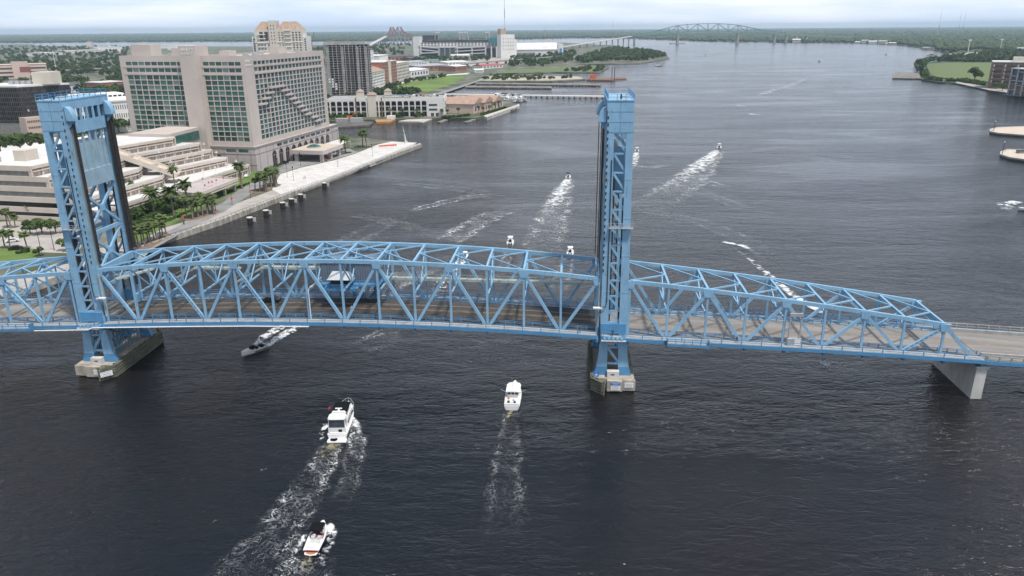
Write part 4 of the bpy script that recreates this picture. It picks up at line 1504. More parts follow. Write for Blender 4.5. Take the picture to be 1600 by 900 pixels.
def lettering(th, text, size, P0, ex, material, depth=.12, line=1.0, name='letter'):
    """each letter a child mesh, made from the built-in font"""
    x = 0.0
    for ch in text:
        if ch == ' ':
            x += size * .4
            continue
        cu = bpy.data.curves.new('c', 'FONT')
        cu.body = ch
        cu.size = size
        cu.extrude = depth / 2
        cu.resolution_u = 2
        tmp = bpy.data.objects.new('t', cu)
        me = bpy.data.meshes.new_from_object(tmp)
        wdt = max((v.co.x for v in me.vertices), default=.3)
        bpy.data.objects.remove(tmp)
        bpy.data.curves.remove(cu)
        me.materials.append(M[material])
        o = bpy.data.objects.new(name, me)
        col.objects.link(o)
        o.parent = th
        lo = th['_o'] if '_o' in th else (0, 0, 0)
        ex_ = Vector((ex[0], ex[1], 0))
        up = Vector((0, 0, 1))
        nn = ex_.cross(up)
        mtx = Matrix((ex_, up, nn)).transposed().to_4x4()
        p = Vector(P0) + ex_ * x - Vector(lo)
        mtx.translation = p
        o.matrix_local = mtx
        x += wdt + size * .12


# the name on the west shaft and on the river corner
lettering(hotel, 'HYATT', 2.1, (-3.68, 33.6, 64.6), (0, -1), 'letter_white')
lettering(hotel, 'REGENCY', 1.35, (-3.68, 33.6, 63.0), (0, -1), 'letter_white')
lettering(hotel, 'HYATT', 2.2, (1.2, -.10, 58.6), (1, 0), 'letter_white')
lettering(hotel, 'REGENCY', 1.35, (1.2, -.10, 56.8), (1, 0), 'letter_white')
# podium with arches
Rp = lambda x, d, z: (x, -1.6 - d, z)
Wp = lambda x, d, z: (-1.6 - d, x, z)
pod_win = [(22 + 7.0 * i, 22 + 7.0 * i + 5.6) for i in range(10)]
arch = [(15.5 + 7.6 * i, 15.5 + 7.6 * i + 5.2) for i in range(10)]
ar = MB()
A0, A1, ZT = -1.6, 103.5, 15.2


def archwall(m, P):
    """front face with arched openings between z 1.6 and 10.9"""
    zs_, zc = 3.0, 8.0
    xprev = A0
    for (x0, x1) in arch:
        m.add([P(xprev, 0, 1.6), P(x0, 0, 1.6), P(x0, 0, 11.2), P(xprev, 0, 11.2)], [(0, 1, 2, 3)])
        r_ = (x1 - x0) / 2
        cxm = (x0 + x1) / 2
        pts = [(x0, zc)] + [(cxm - r_ * math.cos(math.pi * k / 10), zc + r_ * math.sin(math.pi * k / 10)) for k in range(1, 10)] + [(x1, zc)]
        for k in range(len(pts) - 1):
            (xa, za), (xb, zb) = pts[k], pts[k + 1]
            m.add([P(xa, 0, za), P(xb, 0, zb), P(xb, 0, 11.2), P(xa, 0, 11.2)], [(0, 1, 2, 3)])
            m.add([P(xa, 0, za), P(xb, 0, zb), P(xb, -.8, zb), P(xa, -.8, za)], [(0, 1, 2, 3)])
        for xx in (x0, x1):
            m.add([P(xx, 0, 1.6), P(xx, 0, zc), P(xx, -.8, zc), P(xx, -.8, 1.6)], [(0, 1, 2, 3)])
        xprev = x1
    m.add([P(xprev, 0, 1.6), P(A1, 0, 1.6), P(A1, 0, 11.2), P(xprev, 0, 11.2)], [(0, 1, 2, 3)])


archwall(ar, Rp)
ar.build('arcade_wall', 'hotel_podium', hotel, weld=True)
facade(hotel, 'podium_wall', 'hotel_podium', Rp, pod_win, [(12.0, 13.7)], {(i, 0) for i in range(10)}, .5, A0, A1, 11.2, ZT)
facade(hotel, 'podium_wall', 'hotel_podium', Wp, [(2.50, 8.5), (10, 16)], [(12.0, 13.9)], {(0, 0), (1, 0)}, .5, -1.6, 25, 1.6, ZT)
part(hotel, 'podium_core', 'hotel_trim', lambda b: b.prism([(-.7, -.7), (103, -.7), (103, 20), (94.2, 20), (94.2, -.05), (-.05, -.05), (-.05, 24.9), (-.7, 24.9)], 1.6, 14.9))
part(hotel, 'podium_roof', 'roof_gravel', lambda b: b.prism([(-1.55, -1.55), (103.4, -1.55), (103.4, 20), (94.1, 20), (94.1, -.02), (-.02, -.02), (-.02, 25), (-1.55, 25)], 14.95, 15.1))
part(hotel, 'podium_end_wall', 'hotel_podium', lambda b: b.box(103.0, 103.49, -1.58, 20, 1.6, 15.19))
for i, c_ in enumerate(arch):
    part(hotel, 'arch_window', 'dark_glass', lambda b: b.add([(c_[0], -.9, 1.6), (c_[1], -.9, 1.6), (c_[1], -.9, 8.0)] + [((c_[0] + c_[1]) / 2 + 2.6 * math.cos(math.pi * k / 10), -.9, 8 + 2.6 * math.sin(math.pi * k / 10)) for k in range(1, 10)] + [(c_[0], -.9, 8.0)], [tuple(range(13))]))
    part(hotel, 'arch_transom', 'hotel_trim', lambda b: b.box(c_[0], c_[1], -1.02, -.92, 7.6, 7.9))
    for k in (1, 2):
        xx = c_[0] + 5.2 * k / 3
        part(hotel, 'arch_mullion', 'hotel_trim', lambda b: b.box(xx - .07, xx + .07, -1.0, -.92, 1.6, 10))
for c_ in pod_win:
    part(hotel, 'podium_window', 'hotel_glass_blue', lambda b: b.add([(c_[0], -1.2, 12.0), (c_[1], -1.2, 12.0), (c_[1], -1.2, 13.7), (c_[0], -1.2, 13.7)], [(0, 1, 2, 3)]))
for c_ in ((2.50, 8.5), (10, 16)):
    part(hotel, 'podium_window', 'hotel_glass', lambda b: b.add([(-1.2, c_[0], 12.0), (-1.2, c_[1], 12.0), (-1.2, c_[1], 13.9), (-1.2, c_[0], 13.9)], [(0, 1, 2, 3)]))
for z, h_ in ((14.4, .85), (11.0, .35), (5.4, .18)):
    part(hotel, 'trim_band', 'hotel_trim', lambda b: b.box(-1.9 if z > 14 else -1.72, -1.6, -1.8, 25, z, z + h_))
    if z > 6:
        part(hotel, 'trim_band', 'hotel_trim', lambda b: b.box(-1.88 if z > 14 else -1.70, 103.6, -1.9 if z > 14 else -1.72, -1.6, z, z + h_))
for a in np.arange(2, 103, 7.6):
    for d in (0, .55):
        part(hotel, 'trim_strip', 'hotel_trim', lambda b: b.box(a + d, a + d + .12, -1.66, -1.605, 2.6, 14.3))
for b_ in (1.2, 1.7, 9.2, 9.7, 17.0, 17.5, 23.5):
    part(hotel, 'trim_strip', 'hotel_trim', lambda b: b.box(-1.66, -1.605, b_, b_ + .12, 2.6, 14.3))
lettering(hotel, 'HYATT', 1.1, (99.2, -1.75, 12.0), (1, 0), 'letter_white')
# porte cochere
pc = thing('entrance_canopy', 'square beige entrance canopy with glass dome in front of the hotel arches', 'canopy', (*HW(46, -12), ZL), HANG, local=(46, -12, ZL))
part(pc, 'roof_slab', 'hotel_podium', lambda b: b.box(33, 60, -24, -3.0, 6.2, 8.4))
part(pc, 'roof_top', 'ramp_paving', lambda b: b.box(33.6, 59.4, -23.4, -3.6, 8.41, 8.5))
part(pc, 'dome_ring', 'galvanised', lambda b: b.tube([(45, -12.5, 8.5), (45, -12.5, 9.2)], 4.2, 20))
part(pc, 'glass_dome', 'hotel_glass', lambda b: b.loft([[(45 + 3.9 * rr_ * math.cos(a), -12.5 + 3.9 * rr_ * math.sin(a), 9.21 + 1.2 * (1 - rr_ * rr_)) for a in np.linspace(0, 6.28, 17)[:-1]] for rr_ in (1, .75, .45, .12)]))
for a, b_ in ((35, -22), (58, -22), (35, -6), (58, -6), (46.5, -22)):
    part(pc, 'pillar', 'hotel_podium', lambda b: b.box(a - .9, a + .9, b_ - .9, b_ + .9, 1.6, 6.2))
tent = thing('event_tent', 'white flat canopy tent beyond the hotel entrance', 'tent', (*HW(78, -10), ZL), HANG, local=(78, -10, ZL))
part(tent, 'tent_roof', 'plaza_white', lambda b: b.add([(66, -16, 6.0), (90, -16, 6.0), (90, -4, 6.0), (66, -4, 6.0), (72, -10, 7.6), (84, -10, 7.6)], [(0, 3, 2, 1), (0, 1, 5, 4), (1, 2, 5), (2, 3, 4, 5), (3, 0, 4)]))
for a, b_ in ((66.2, -15.8), (89.8, -15.8), (89.8, -4.2), (66.2, -4.2), (78, -15.8)):
    part(tent, 'tent_pole', 'white_metal', lambda b: b.tube([(a, b_, 1.6), (a, b_, 6.1)], .12, 6))

# ---- terraced building
ter = thing('terraced_building', 'long beige terraced building stepping down to the river with white decks', 'building', (*HO, ZL), HANG, local=(0, 0, ZL))
TZ = [24.0, 19.8, 15.6, 11.4, 7.2]
FR = [[(-119, 27), (-86, 27), (-70, 31.5), (-34, 24)], [(-119, 19.8), (-82, 20), (-66, 25.2), (-25, 16)], [(-119, 12.8), (-76, 13), (-59, 21.5), (-19, 14)],
      [(-119, 5.4), (-70, 6), (-54, 14.6), (-17, 7)], [(-119, -3), (-84, -3), (-50, -3), (-13, -3)]]
RIGHT = [-31, -22, -16, -14, -10]
for k in range(5):
    z = TZ[k]
    zb = TZ[k + 1] if k < 4 else 1.6
    fr = FR[k]
    poly = fr + [(RIGHT[k], fr[-1][1] + 1), (RIGHT[k], 74), (-119, 74)]
    # storey body, set back under its slab
    inn = [(x, y + 1.0) for x, y in fr]
    part(ter, 'storey_body', 'terrace_panel', lambda b: b.prism(inn + [(RIGHT[k] - 1, fr[-1][1] + 3.2), (RIGHT[k] - 1, 73.5), (-118.4, 73.5)], zb + .02, z - .65))
    part(ter, 'roof_slab' if k == 0 else 'terrace_deck', 'white_membrane', lambda b: b.prism(poly, z - .6, z))
    for i in range(3):
        a, b_ = fr[i], fr[i + 1]
        d = math.hypot(b_[0] - a[0], b_[1] - a[1])
        bar(ter, 'fascia_beam', (a[0], a[1] - .12, z - .35), (b_[0], b_[1] - .12, z - .35), .3, 1.25, 'terrace_beige')
        bar(ter, 'sill_beam', (a[0], a[1] + .15, z - 2.0), (b_[0], b_[1] + .15, z - 2.0), .3, .5, 'terrace_beige')
        n_ = max(2, int(d / 5.2))
        for q in range(n_ + 1):
            x, y = a[0] + (b_[0] - a[0]) * q / n_, a[1] + (b_[1] - a[1]) * q / n_
            part(ter, 'pier', 'terrace_beige', lambda b: b.box(x - .35, x + .35, y + .2, y + 1.1, zb + .01, z - .62))
        for q in range(n_ * 2):
            t_ = (q + .5) / (n_ * 2)
            x, y = a[0] + (b_[0] - a[0]) * t_, a[1] + (b_[1] - a[1]) * t_
            part(ter, 'door_panel', 'hotel_stone' if (q + k) % 3 else 'terrace_panel', lambda b: b.box(x - .75, x + .75, y + .86, y + 1.1, zb + .05, z - 2.35))
    part(ter, 'end_parapet', 'terrace_beige', lambda b: b.prism([(RIGHT[k] - .5, fr[-1][1] + .6), (RIGHT[k] + .1, fr[-1][1] + .6), (RIGHT[k] + .1, 60), (RIGHT[k] - .5, 60)], zb + .3, z + .3))
    if k:
        for i in range(3):
            a, b_ = fr[i], fr[i + 1]
            bar(ter, 'glass_railing', (a[0], a[1] - .1, z + .6), (b_[0], b_[1] - .1, z + .6), .08, .5, 'white_membrane')
# west end wall: bands of grey panel and beige fascia, one storey at a time
for k in range(5):
    z = TZ[k]
    b0 = FR[k][0][1]
    part(ter, 'end_band', 'terrace_beige', lambda b: b.box(-119.6, -119.0, b0, 90, z - 1.75, z + .35))
    part(ter, 'end_panel', 'grey_panel' if k < 3 else 'dark_glass', lambda b: b.box(-119.15, -118.9, b0 + 1.4, 90, z - 4.2, z - 1.75))
    part(ter, 'end_corner', 'terrace_beige', lambda b: b.box(-119.5, -118.8, b0, b0 + 1.4, z - 4.2, z - 1.76))
part(ter, 'end_base', 'terrace_beige', lambda b: b.box(-119.55, -119.0, -3, 90, 1.5, 3.9))
# broad stair ramp cutting down through the decks
rp0, rp1 = (-72, 33, 24.3), (-59, 5, 10.8)
m = MB().beam(rp0, rp1, 8.5, .8)
m.build('stair_ramp', 'ramp_paving', ter)
dv = Vector((rp1[0] - rp0[0], rp1[1] - rp0[1], 0)).normalized()
sd_ = Vector((-dv.y, dv.x, 0))
for s in (-4.4, 4.4):
    a = (rp0[0] + sd_.x * s, rp0[1] + sd_.y * s, rp0[2] + .1)
    b_ = (rp1[0] + sd_.x * s, rp1[1] + sd_.y * s, rp1[2] + .1)
    bar(ter, 'ramp_parapet', a, b_, .5, 2.2, 'terrace_beige')
for f_ in (.3, .62):
    p_ = Vector(rp0).lerp(Vector(rp1), f_)
    part(ter, 'ramp_landing', 'ramp_paving', lambda b: b.box(p_.x - 2.4, p_.x + 2.4, p_.y - 2.4, p_.y + 2.4, p_.z - .5, p_.z + .55))
for (a, b_, w_, h_) in ((-108, 40, 7, 4.4), (-96, 52, 4, 2), (-60, 50, 6, 1.4), (-100, 34, 2, 1.6), (-112, 50, 2, 2.2)):
    part(ter, 'roof_plant', 'terrace_beige' if w_ > 5 else 'galvanised', lambda b: b.box(a, a + w_, b_, b_ + w_ * .8, 24.01, 24 + h_))
# lobby link to the hotel
part(ter, 'link_block', 'hotel_stone', lambda b: b.prism([(-33, 27), (-2, 30), (-2, 50), (-33, 50)], 1.6, 25.5))
part(ter, 'link_glazing', 'hotel_glass', lambda b: b.beam((-32.5, 26.75, 21.6), (-4, 29.5, 21.6), .2, 4.5))
# restaurant terrace on columns
tp = thing('restaurant_terrace', 'raised beige dining terrace projecting toward the riverwalk', 'terrace', (*HW(-65, -12), ZL), HANG, local=(-65, -12, ZL))
tpoly = [(-82, -3.4), (-84, -21.5), (-49, -19.2), (-46, -3.4)]
part(tp, 'floor_slab', 'hotel_podium', lambda b: b.prism(tpoly, 6.3, 7.1))
for i in range(3):
    a, b_ = tpoly[i], tpoly[i + 1]
    bar(tp, 'parapet', (*a, 7.2), (*b_, 7.2), .4, 1.5, 'terrace_beige')
    bar(tp, 'edge_beam', (*a, 5.7), (*b_, 5.7), .4, .6, 'terrace_beige')
for a, b_ in ((-81, -19), (-70, -18.6), (-59, -18), (-50, -17.5), (-80, -7), (-60, -7), (-48, -7)):
    part(tp, 'column', 'terrace_beige', lambda b: b.box(a - .5, a + .5, b_ - .5, b_ + .5, 1.6, 6.3))
for k, (a, b_) in enumerate(((-66, -15), (-64.2, -15.5), (-60, -15), (-58, -6.5), (-55, -15.5), (-72, -17))):
    t_ = thing('parasol', 'dark red parasol on the dining terrace, ' + ['left of the close pair', 'right of the close pair', 'alone in the middle', 'set back by the building', 'rightmost near the hotel', 'leftmost near the tower'][k], 'parasol', (*HW(a, b_), 7.1), HANG, 'parasols on the dining terrace', local=(0, 0, 0))
    part(t_, 'pole', 'white_metal', lambda b: b.tube([(0, 0, 0), (0, 0, 2.3)], .06, 6))
    part(t_, 'canopy', 'parasol_red', lambda b: b.loft([[(.5 * math.cos(x), .5 * math.sin(x), 1.5) for x in np.linspace(0, 6.28, 9)[:-1]], [(.05 * math.cos(x), .05 * math.sin(x), 2.45) for x in np.linspace(0, 6.28, 9)[:-1]]]))


# ---- trees near the camera side of the bank
def oak_mesh(seed, rad=6.0, hgt=10.0, n=620, size=.62):
    g = np.random.default_rng(seed)
    global rng
    keep_ = rng
    rng = g
    v, f = leafcloud(np.array([[0, 0]]), np.array([rad]), np.array([hgt * .78]), hgt * .22, n, size)
    rng = keep_
    return np_mesh('crown', v, f, 'oak_leaf')


def trunk_mesh(seed, hgt, r0, limbs=5, spread=.5):
    g = random.Random(seed)
    m = MB()
    m.tube([(0, 0, 0), (g.uniform(-.2, .2), g.uniform(-.2, .2), hgt * .35), (g.uniform(-.3, .3), g.uniform(-.3, .3), hgt * .6)], [r0 * 1.3, r0, r0 * .6], 7)
    for k in range(limbs):
        a = 6.28 * k / limbs + g.uniform(-.3, .3)
        z0 = hgt * g.uniform(.28, .4)
        m.tube([(0, 0, z0), (math.cos(a) * hgt * .16, math.sin(a) * hgt * .16, z0 + hgt * .18), (math.cos(a) * hgt * spread * .7, math.sin(a) * hgt * spread * .7, hgt * .74)], [r0 * .6, r0 * .4, r0 * .12], 5)
    return m


def tree_kind(seed, rad, hgt, r0, n, size):
    return oak_mesh(seed, rad, hgt, n, size), trunk_mesh(seed, hgt, r0)


def place_tree(name, cm, tm_data, x, y, z, sc_, rz, label, group, cat='tree'):
    t_ = thing(name, label, cat, (x, y, z), rz, group)
    t_.scale = (sc_,) * 3
    piece('trunk', tm_data, t_, (0, 0, 0))
    piece('crown', cm, t_, (0, 0, 0))
    return t_


def tdata(m, material):
    me = bpy.data.meshes.new('trunk')
    me.from_pydata(m.v, [], m.f)
    me.materials.append(M[material])
    me.update()
    return me


OAK = [(oak_mesh(50 + i, 6.2, 10.5, 760, .6), tdata(trunk_mesh(50 + i, 10.5, .38), 'bark')) for i in range(4)]


def palm_crown(seed, fr=26, L=3.6, droop=1.0, material='palm_leaf', width=.5):
    g = random.Random(seed)
    m = MB()
    for k in range(fr):
        a = 6.283 * k / fr + g.uniform(-.2, .2)
        el = g.uniform(-.35, 1.25)
        l_ = L * g.uniform(.75, 1.1)
        pts = []
        x = z = 0
        e = el
        for s in range(6):
            pts.append((x, z))
            x += math.cos(e) * l_ / 5
            z += math.sin(e) * l_ / 5
            e -= .28 * droop
        # two drooping leaflet strips either side of the midrib
        for side in (-1, 1):
            vs_, fs_ = [], []
            for s, (px_, pz_) in enumerate(pts):
                w_ = width * (0.35 + .9 * math.sin(math.pi * min(1, (s + .6) / 5.6)))
                ca, sa = math.cos(a), math.sin(a)
                vs_.append((px_ * ca, px_ * sa, pz_))
                vs_.append((px_ * ca - sa * w_ * side, px_ * sa + ca * w_ * side, pz_ - w_ * .55))
            for s in range(5):
                fs_.append((2 * s, 2 * s + 2, 2 * s + 3, 2 * s + 1))
            m.add(vs_, fs_)
    return m


def palm_data(seed, hgt, fr, L, r0, droop=1.0, width=.5, lean=.4):
    g = random.Random(seed)
    lx, ly = g.uniform(-lean, lean), g.uniform(-lean, lean)
    t_ = MB().tube([(0, 0, 0), (lx * .3, ly * .3, hgt * .4), (lx, ly, hgt)], [r0 * 1.25, r0, r0 * .9], 7)
    c_ = palm_crown(seed, fr, L, droop, width=width)
    c_.v = [(x + lx, y + ly, z + hgt) for x, y, z in c_.v]
    return tdata(c_, 'palm_leaf'), tdata(t_, 'palm_bark')


DATE = [palm_data(60 + i, 8.8 + .5 * i, 44 - 3 * i, 4.6 - .3 * i, .36, .8 + .15 * i, .55, .9) for i in range(4)]
THIN = [palm_data(70 + i, 11.0, 22, 2.1, .17, 1.1, .40, .8) for i in range(3)]
SABAL = [palm_data(80 + i, 4.4 + .45 * i, 30 + 3 * (i % 3), 1.8 + .12 * (i % 4), .2, 1.0 + .12 * i, .55, .8) for i in range(5)]

# live oaks in the court behind the terraced building
OL = 'broad live oak in the paved court behind the terraced building'
for k, (px_, py_, s_, where) in enumerate(((-28, 243, 1.15, ''), (2, 241, 1.2, 'at the left frame edge'), (33, 238.5, 1.15, 'second from the left frame edge'), (49, 237, 1.1, 'just left of the blue tower, its trunk bare'), (66, 234, 1.1, 'right against the blue tower'),
                                            (120, 226, 1.0, ''), (150, 219, 1.05, ''), (168, 213, 1.25, 'right of the blue tower'), (186, 208, 1.2, 'beside the white columned building'), (204, 204, 1.15, 'against the hotel'))):
    x, y = G(px_, py_, ZL)
    cm, tm_ = OAK[k % 4]
    place_tree('live_oak', cm, tm_, x, y, ZL, s_, k * 1.3, ('broad live oak ' + where) if where else 'broad live oak hidden behind the lift tower, ' + ['left', '', '', '', '', 'middle', 'right'][k], 'live oaks in the court')
# car park trees and palms at lower left
for k, (px_, py_, s_, lab) in enumerate(((48, 366, .50, 'round dark tree in the car park left of the tower, leftmost of three'), (66, 366, .58, 'round dark tree in the car park left of the tower, middle of three'), (88, 365, .55, 'round dark tree in the car park touching the blue tower'),
                                         (104, 392, .45, 'bushy green tree in front of the car park lamps'), (62, 400, .30, 'low bush beside the lawn path'))):
    x, y = G(px_, py_, ZL)
    place_tree('car_park_tree', OAK[(k + 1) % 4][0], OAK[(k + 1) % 4][1], x, y, ZL, s_, k, lab, 'car park trees')
for k, (px_, py_, s_, lab) in enumerate(((43, 389, 1.25, 'single bushy palm standing on the car park island'), (8, 388, 1.2, 'bushy palm on the lawn at the left frame edge'), (16, 389, 1.1, 'second bushy palm on the lawn at the left frame edge'),
                                         (12, 356, 1.15, 'tall palm left in the car park clump'), (18, 357, 1.2, 'tall palm in the middle of the car park clump'), (24, 356, 1.05, 'tall palm right in the car park clump'), (50, 344, 1.1, 'thin palm standing before the grey banded wall'))):
    x, y = G(px_, py_, ZL)
    c_, t_ = SABAL[k % 5]
    place_tree('sabal_palm', c_, t_, x, y, ZL, s_, k * 2.1, lab, 'sabal palms', 'palm tree')
# tall date palms along the terrace lawn and on the plaza
for k, (px_, py_, s_, lab) in enumerate(((242, 335, 1.05, 'feathery date palm nearest the blue tower on the terrace lawn'), (272, 337, 1.15, 'tall date palm second from the tower on the lawn'), (296, 326, 1.1, 'tall date palm beside the dining terrace'),
                                         (378.5, 295, 1.12, 'tall date palm at the corner of the hotel podium'), (540, 238.5, 1.0, 'lone date palm on the hotel plaza'), (567, 229, 1.0, 'left palm of the pair on the plaza island'), (573, 229.5, .95, 'right palm of the pair on the plaza island'),
                                         )):
    x, y = G(px_, py_, ZL)
    c_, t_ = DATE[k % 4]
    place_tree('date_palm', c_, t_, x, y, ZL, s_, k * 1.7, lab, 'date palms', 'palm tree')
for k, (px_, py_, s_, lab) in enumerate(((197, 320, 1.0, 'thin palm on the terrace front closest to the tower'), (211, 323, 1.0, 'thin palm before the lowest terrace, second from the tower'), (221, 309, 1.05, 'thin palm before the lowest terrace, third from the tower'),
                                         (256, 300, 1.0, 'thin palm left of the dining terrace stairs'), (266, 297, 1.1, 'left thin palm of the pair above the dining terrace'), (278, 323, 1.5, 'tallest thin palm before the lowest terrace'),
                                         (321, 274, .9, 'thin palm standing on the lowest white deck'), (345, 268, .8, 'thin palm at the right end of the lowest deck'),
                                         (388, 262, .95, 'slim palm against the podium corner'), (414, 258, 1.15, 'slim palm left of the first arch'), (430, 250, 1.2, 'slim palm between the first two arches'), (441, 245, 1.2, 'slim palm before the third arch'), (453, 240, 1.2, 'slim palm before the fourth arch'),
                                         (486, 228, 1.15, 'slim palm before the middle arches'), (497, 222, 1.1, 'slim palm before the far arches'), (507, 219, 1.1, 'slim palm before the farthest arch'), (519, 215, 1.0, 'slim palm at the end of the podium'))):
    x, y = G(px_, py_, ZL)
    c_, t_ = THIN[k % 3]
    place_tree('slim_palm', c_, t_, x, y, ZL, s_, k * 2.3, lab, 'slim palms', 'palm tree')
# clumps of sabal palms in riverwalk beds
kk = 0
for (px_, py_, n_, nm) in ((306, 340, 5, 'in the planting bed nearest the tower'), (328, 333, 6, 'in the second planting bed on the riverwalk'), (409, 298, 6, 'in the large planting bed below the podium'), (426, 291, 7, 'in the far planting bed beside the plaza')):
    x, y = G(px_, py_, ZL)
    bed = MB()
    bed.loft([[(x + (5.6 * math.cos(a)) * .6 + .2 * math.sin(a) * 5, y + 5.6 * math.sin(a), ZL + .02) for a in np.linspace(0, 6.28, 17)[:-1]], [(x + (5.0 * math.cos(a)) * .6 + .2 * math.sin(a) * 4.4, y + 5.0 * math.sin(a), ZL + .22) for a in np.linspace(0, 6.28, 17)[:-1]]])
    bo = bed.build('planting_bed', 'mulch', org=(x, y, ZL))
    tag(bo, 'oval brown planting bed ' + nm.replace('in the ', 'holding the palms of the ').replace('planting bed', 'riverwalk clump'), 'planting bed', 'riverwalk planting beds')
    for q in range(n_):
        a = 2.4 * q
        rr_ = 1.2 + 2.6 * (q / n_)
        c_, t_ = SABAL[kk % 5]
        place_tree('sabal_palm', c_, t_, x + rr_ * math.cos(a), y + 1.5 * rr_ * math.sin(a), ZL + .1, random.uniform(1.15, 1.6), a, 'bushy palm ' + nm.replace('planting bed', 'bed').replace(' on the riverwalk', '').replace(' below the podium', '').replace(' beside the plaza', '') + ', ' + ['in its centre', 'left of centre', 'at its back', 'at its front', 'at its right side', 'at its left end', 'outermost'][q], 'palm clump ' + nm, 'palm tree')
        kk += 1
for q in range(13):
    t_ = q / 12
    px_, py_ = 203 + 57 * t_, 389 - 23 * t_ + (5 if q % 2 else 0)
    x, y = G(px_, py_, ZL)
    c_, td = SABAL[q % 5]
    place_tree('sabal_palm', c_, td, x, y, ZL, random.uniform(1.05, 1.4), q * 1.1, 'bushy palm in the row along the road, %s from the tower' % ['first', 'second', 'third', 'fourth', 'fifth', 'sixth', 'seventh', 'eighth', 'ninth', 'tenth', 'eleventh', 'twelfth', 'last'][q], 'palm row right of the tower', 'palm tree')
bl = [G(x, y, ZL) for x, y in ((200, 392), (230, 378), (262, 364), (268, 368), (238, 386), (208, 402))]
tag(MB().prism(bl, ZL - .1, ZL + .06).build('planting_bed', 'mulch'), 'long mulch bed under the palm row right of the tower', 'planting bed', 'riverwalk planting beds')


def hedge(px_line, w_, h_, label, n=90, size=.5):
    pts = [G(x, y, ZL) for x, y in px_line]
    cs = []
    for i in range(len(pts) - 1):
        L_ = math.hypot(pts[i + 1][0] - pts[i][0], pts[i + 1][1] - pts[i][1])
        k_ = max(2, int(L_ / (w_ * .7)))
        for q in range(k_):
            cs.append((pts[i][0] + (pts[i + 1][0] - pts[i][0]) * q / k_ + random.uniform(-.5, .5), pts[i][1] + (pts[i + 1][1] - pts[i][1]) * q / k_ + random.uniform(-.5, .5)))
    cs = np.array(cs)
    v, f = leafcloud(cs, rng.uniform(.7, 1.1, len(cs)) * w_, rng.uniform(.8, 1.2, len(cs)) * h_, ZL - .3, n, size)
    me = np_mesh('hedge', v, f, 'hedge_leaf')
    o = bpy.data.objects.new('hedge', me)
    col.objects.link(o)
    tag(o, label, 'hedge', kind='stuff')


hedge([(205, 345), (235, 330), (262, 318), (288, 308)], 2.8, 4.6, 'dark green shrubs under the lowest terrace')
hedge([(206, 356), (232, 346), (262, 332), (290, 318)], 2.2, 3.0, 'rounded green shrubs in front of the lowest terrace')
hedge([(350, 285), (375, 274), (398, 262)], 2.6, 3.6, 'green shrubs between the dining terrace and the podium')
hedge([(246, 352), (272, 341), (300, 329)], 1.0, .9, 'low clipped hedge along the riverwalk lawn', 40, .3)
hedge([(352, 303), (376, 292), (388, 287)], 1.0, .9, 'low clipped hedge below the date palm', 40, .3)
hedge([(428, 262), (450, 251)], .9, .9, 'low hedge at the foot of the hotel arches', 40, .3)
hedge([(30, 396), (48, 393)], 1.4, 1.4, 'dark low shrub on the lawn by the car park', 60, .4)
hedge([(525, 243), (550, 238)], 1.0, .6, 'low green planting around the lone plaza palm', 40, .3)
hedge([(556, 231), (582, 230)], 1.4, .5, 'low green island under the paired palms', 40, .3)


# ------------------------------------------------------------------ city and far shore
mat('white_wall', (0.66, 0.65, 0.63), c2=(0.76, 0.75, 0.73), scale=0.05, detail=8, rough=0.85)
mat('cream_wall', (0.58, 0.53, 0.45), c2=(0.66, 0.61, 0.53), scale=0.05, detail=8, rough=0.85)
mat('pink_wall', (0.55, 0.42, 0.36), c2=(0.62, 0.49, 0.43), scale=0.05, detail=8, rough=0.85)
mat('terracotta', (0.33, 0.22, 0.165), c2=(0.43, 0.31, 0.24), scale=0.3, detail=8, rough=0.85)
mat('brick', (0.30, 0.125, 0.085), c2=(0.38, 0.19, 0.14), scale=0.2, detail=8, rough=0.9)
mat('brown_brick', (0.17, 0.115, 0.085), c2=(0.24, 0.17, 0.13), scale=0.2, detail=8, rough=0.9)
mat('raw_concrete', (0.27, 0.265, 0.255), c2=(0.40, 0.39, 0.375), scale=0.25, detail=9, rough=0.9)
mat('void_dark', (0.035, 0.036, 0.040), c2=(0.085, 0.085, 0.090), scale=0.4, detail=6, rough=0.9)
mat('dim_glass', (0.04, 0.05, 0.06), c2=(0.10, 0.11, 0.13), scale=0.3, rough=0.2, rand=0.3)
mat('teal_screen', (0.02, 0.21, 0.27), var=0.2, rough=0.5)
mat('steel_white', (0.62, 0.64, 0.65), var=0.06, rough=0.6)
mat('maroon_steel', (0.26, 0.085, 0.085), var=0.15, rough=0.7)
mat('green_steel', (0.14, 0.25, 0.22), var=0.15, rough=0.7)
mat('roof_green', (0.13, 0.22, 0.18), var=0.15, scale=0.1, rough=0.8)
mat('roof_dark', (0.10, 0.105, 0.115), var=0.2, scale=0.1, rough=0.8)
mat('roof_red', (0.42, 0.09, 0.10), var=0.15, rough=0.8)
mat('tan_wall', (0.44, 0.36, 0.26), var=0.1, scale=0.1, rough=0.9)
mat('barge_hull', (0.07, 0.07, 0.075), c2=(0.16, 0.14, 0.12), scale=0.3, detail=8, rough=0.8)
mat('barge_orange', (0.46, 0.25, 0.08), c2=(0.36, 0.22, 0.11), scale=0.3, rough=0.85)
mat('machine_orange', (0.52, 0.13, 0.04), var=0.1, rough=0.6)
mat('rust', (0.15, 0.085, 0.06), c2=(0.25, 0.16, 0.12), scale=0.4, rough=0.9)
mat('car_black', (0.012, 0.012, 0.014), var=0.1, rough=0.25)
mat('car_white', (0.70, 0.70, 0.70), var=0.03, rough=0.3)
mat('car_silver', (0.38, 0.39, 0.41), var=0.03, rough=0.3, metal=0.4)
mat('car_red', (0.45, 0.05, 0.03), var=0.05, rough=0.3)
mat('mast_red', (0.40, 0.10, 0.08), var=0.1, rough=0.7)


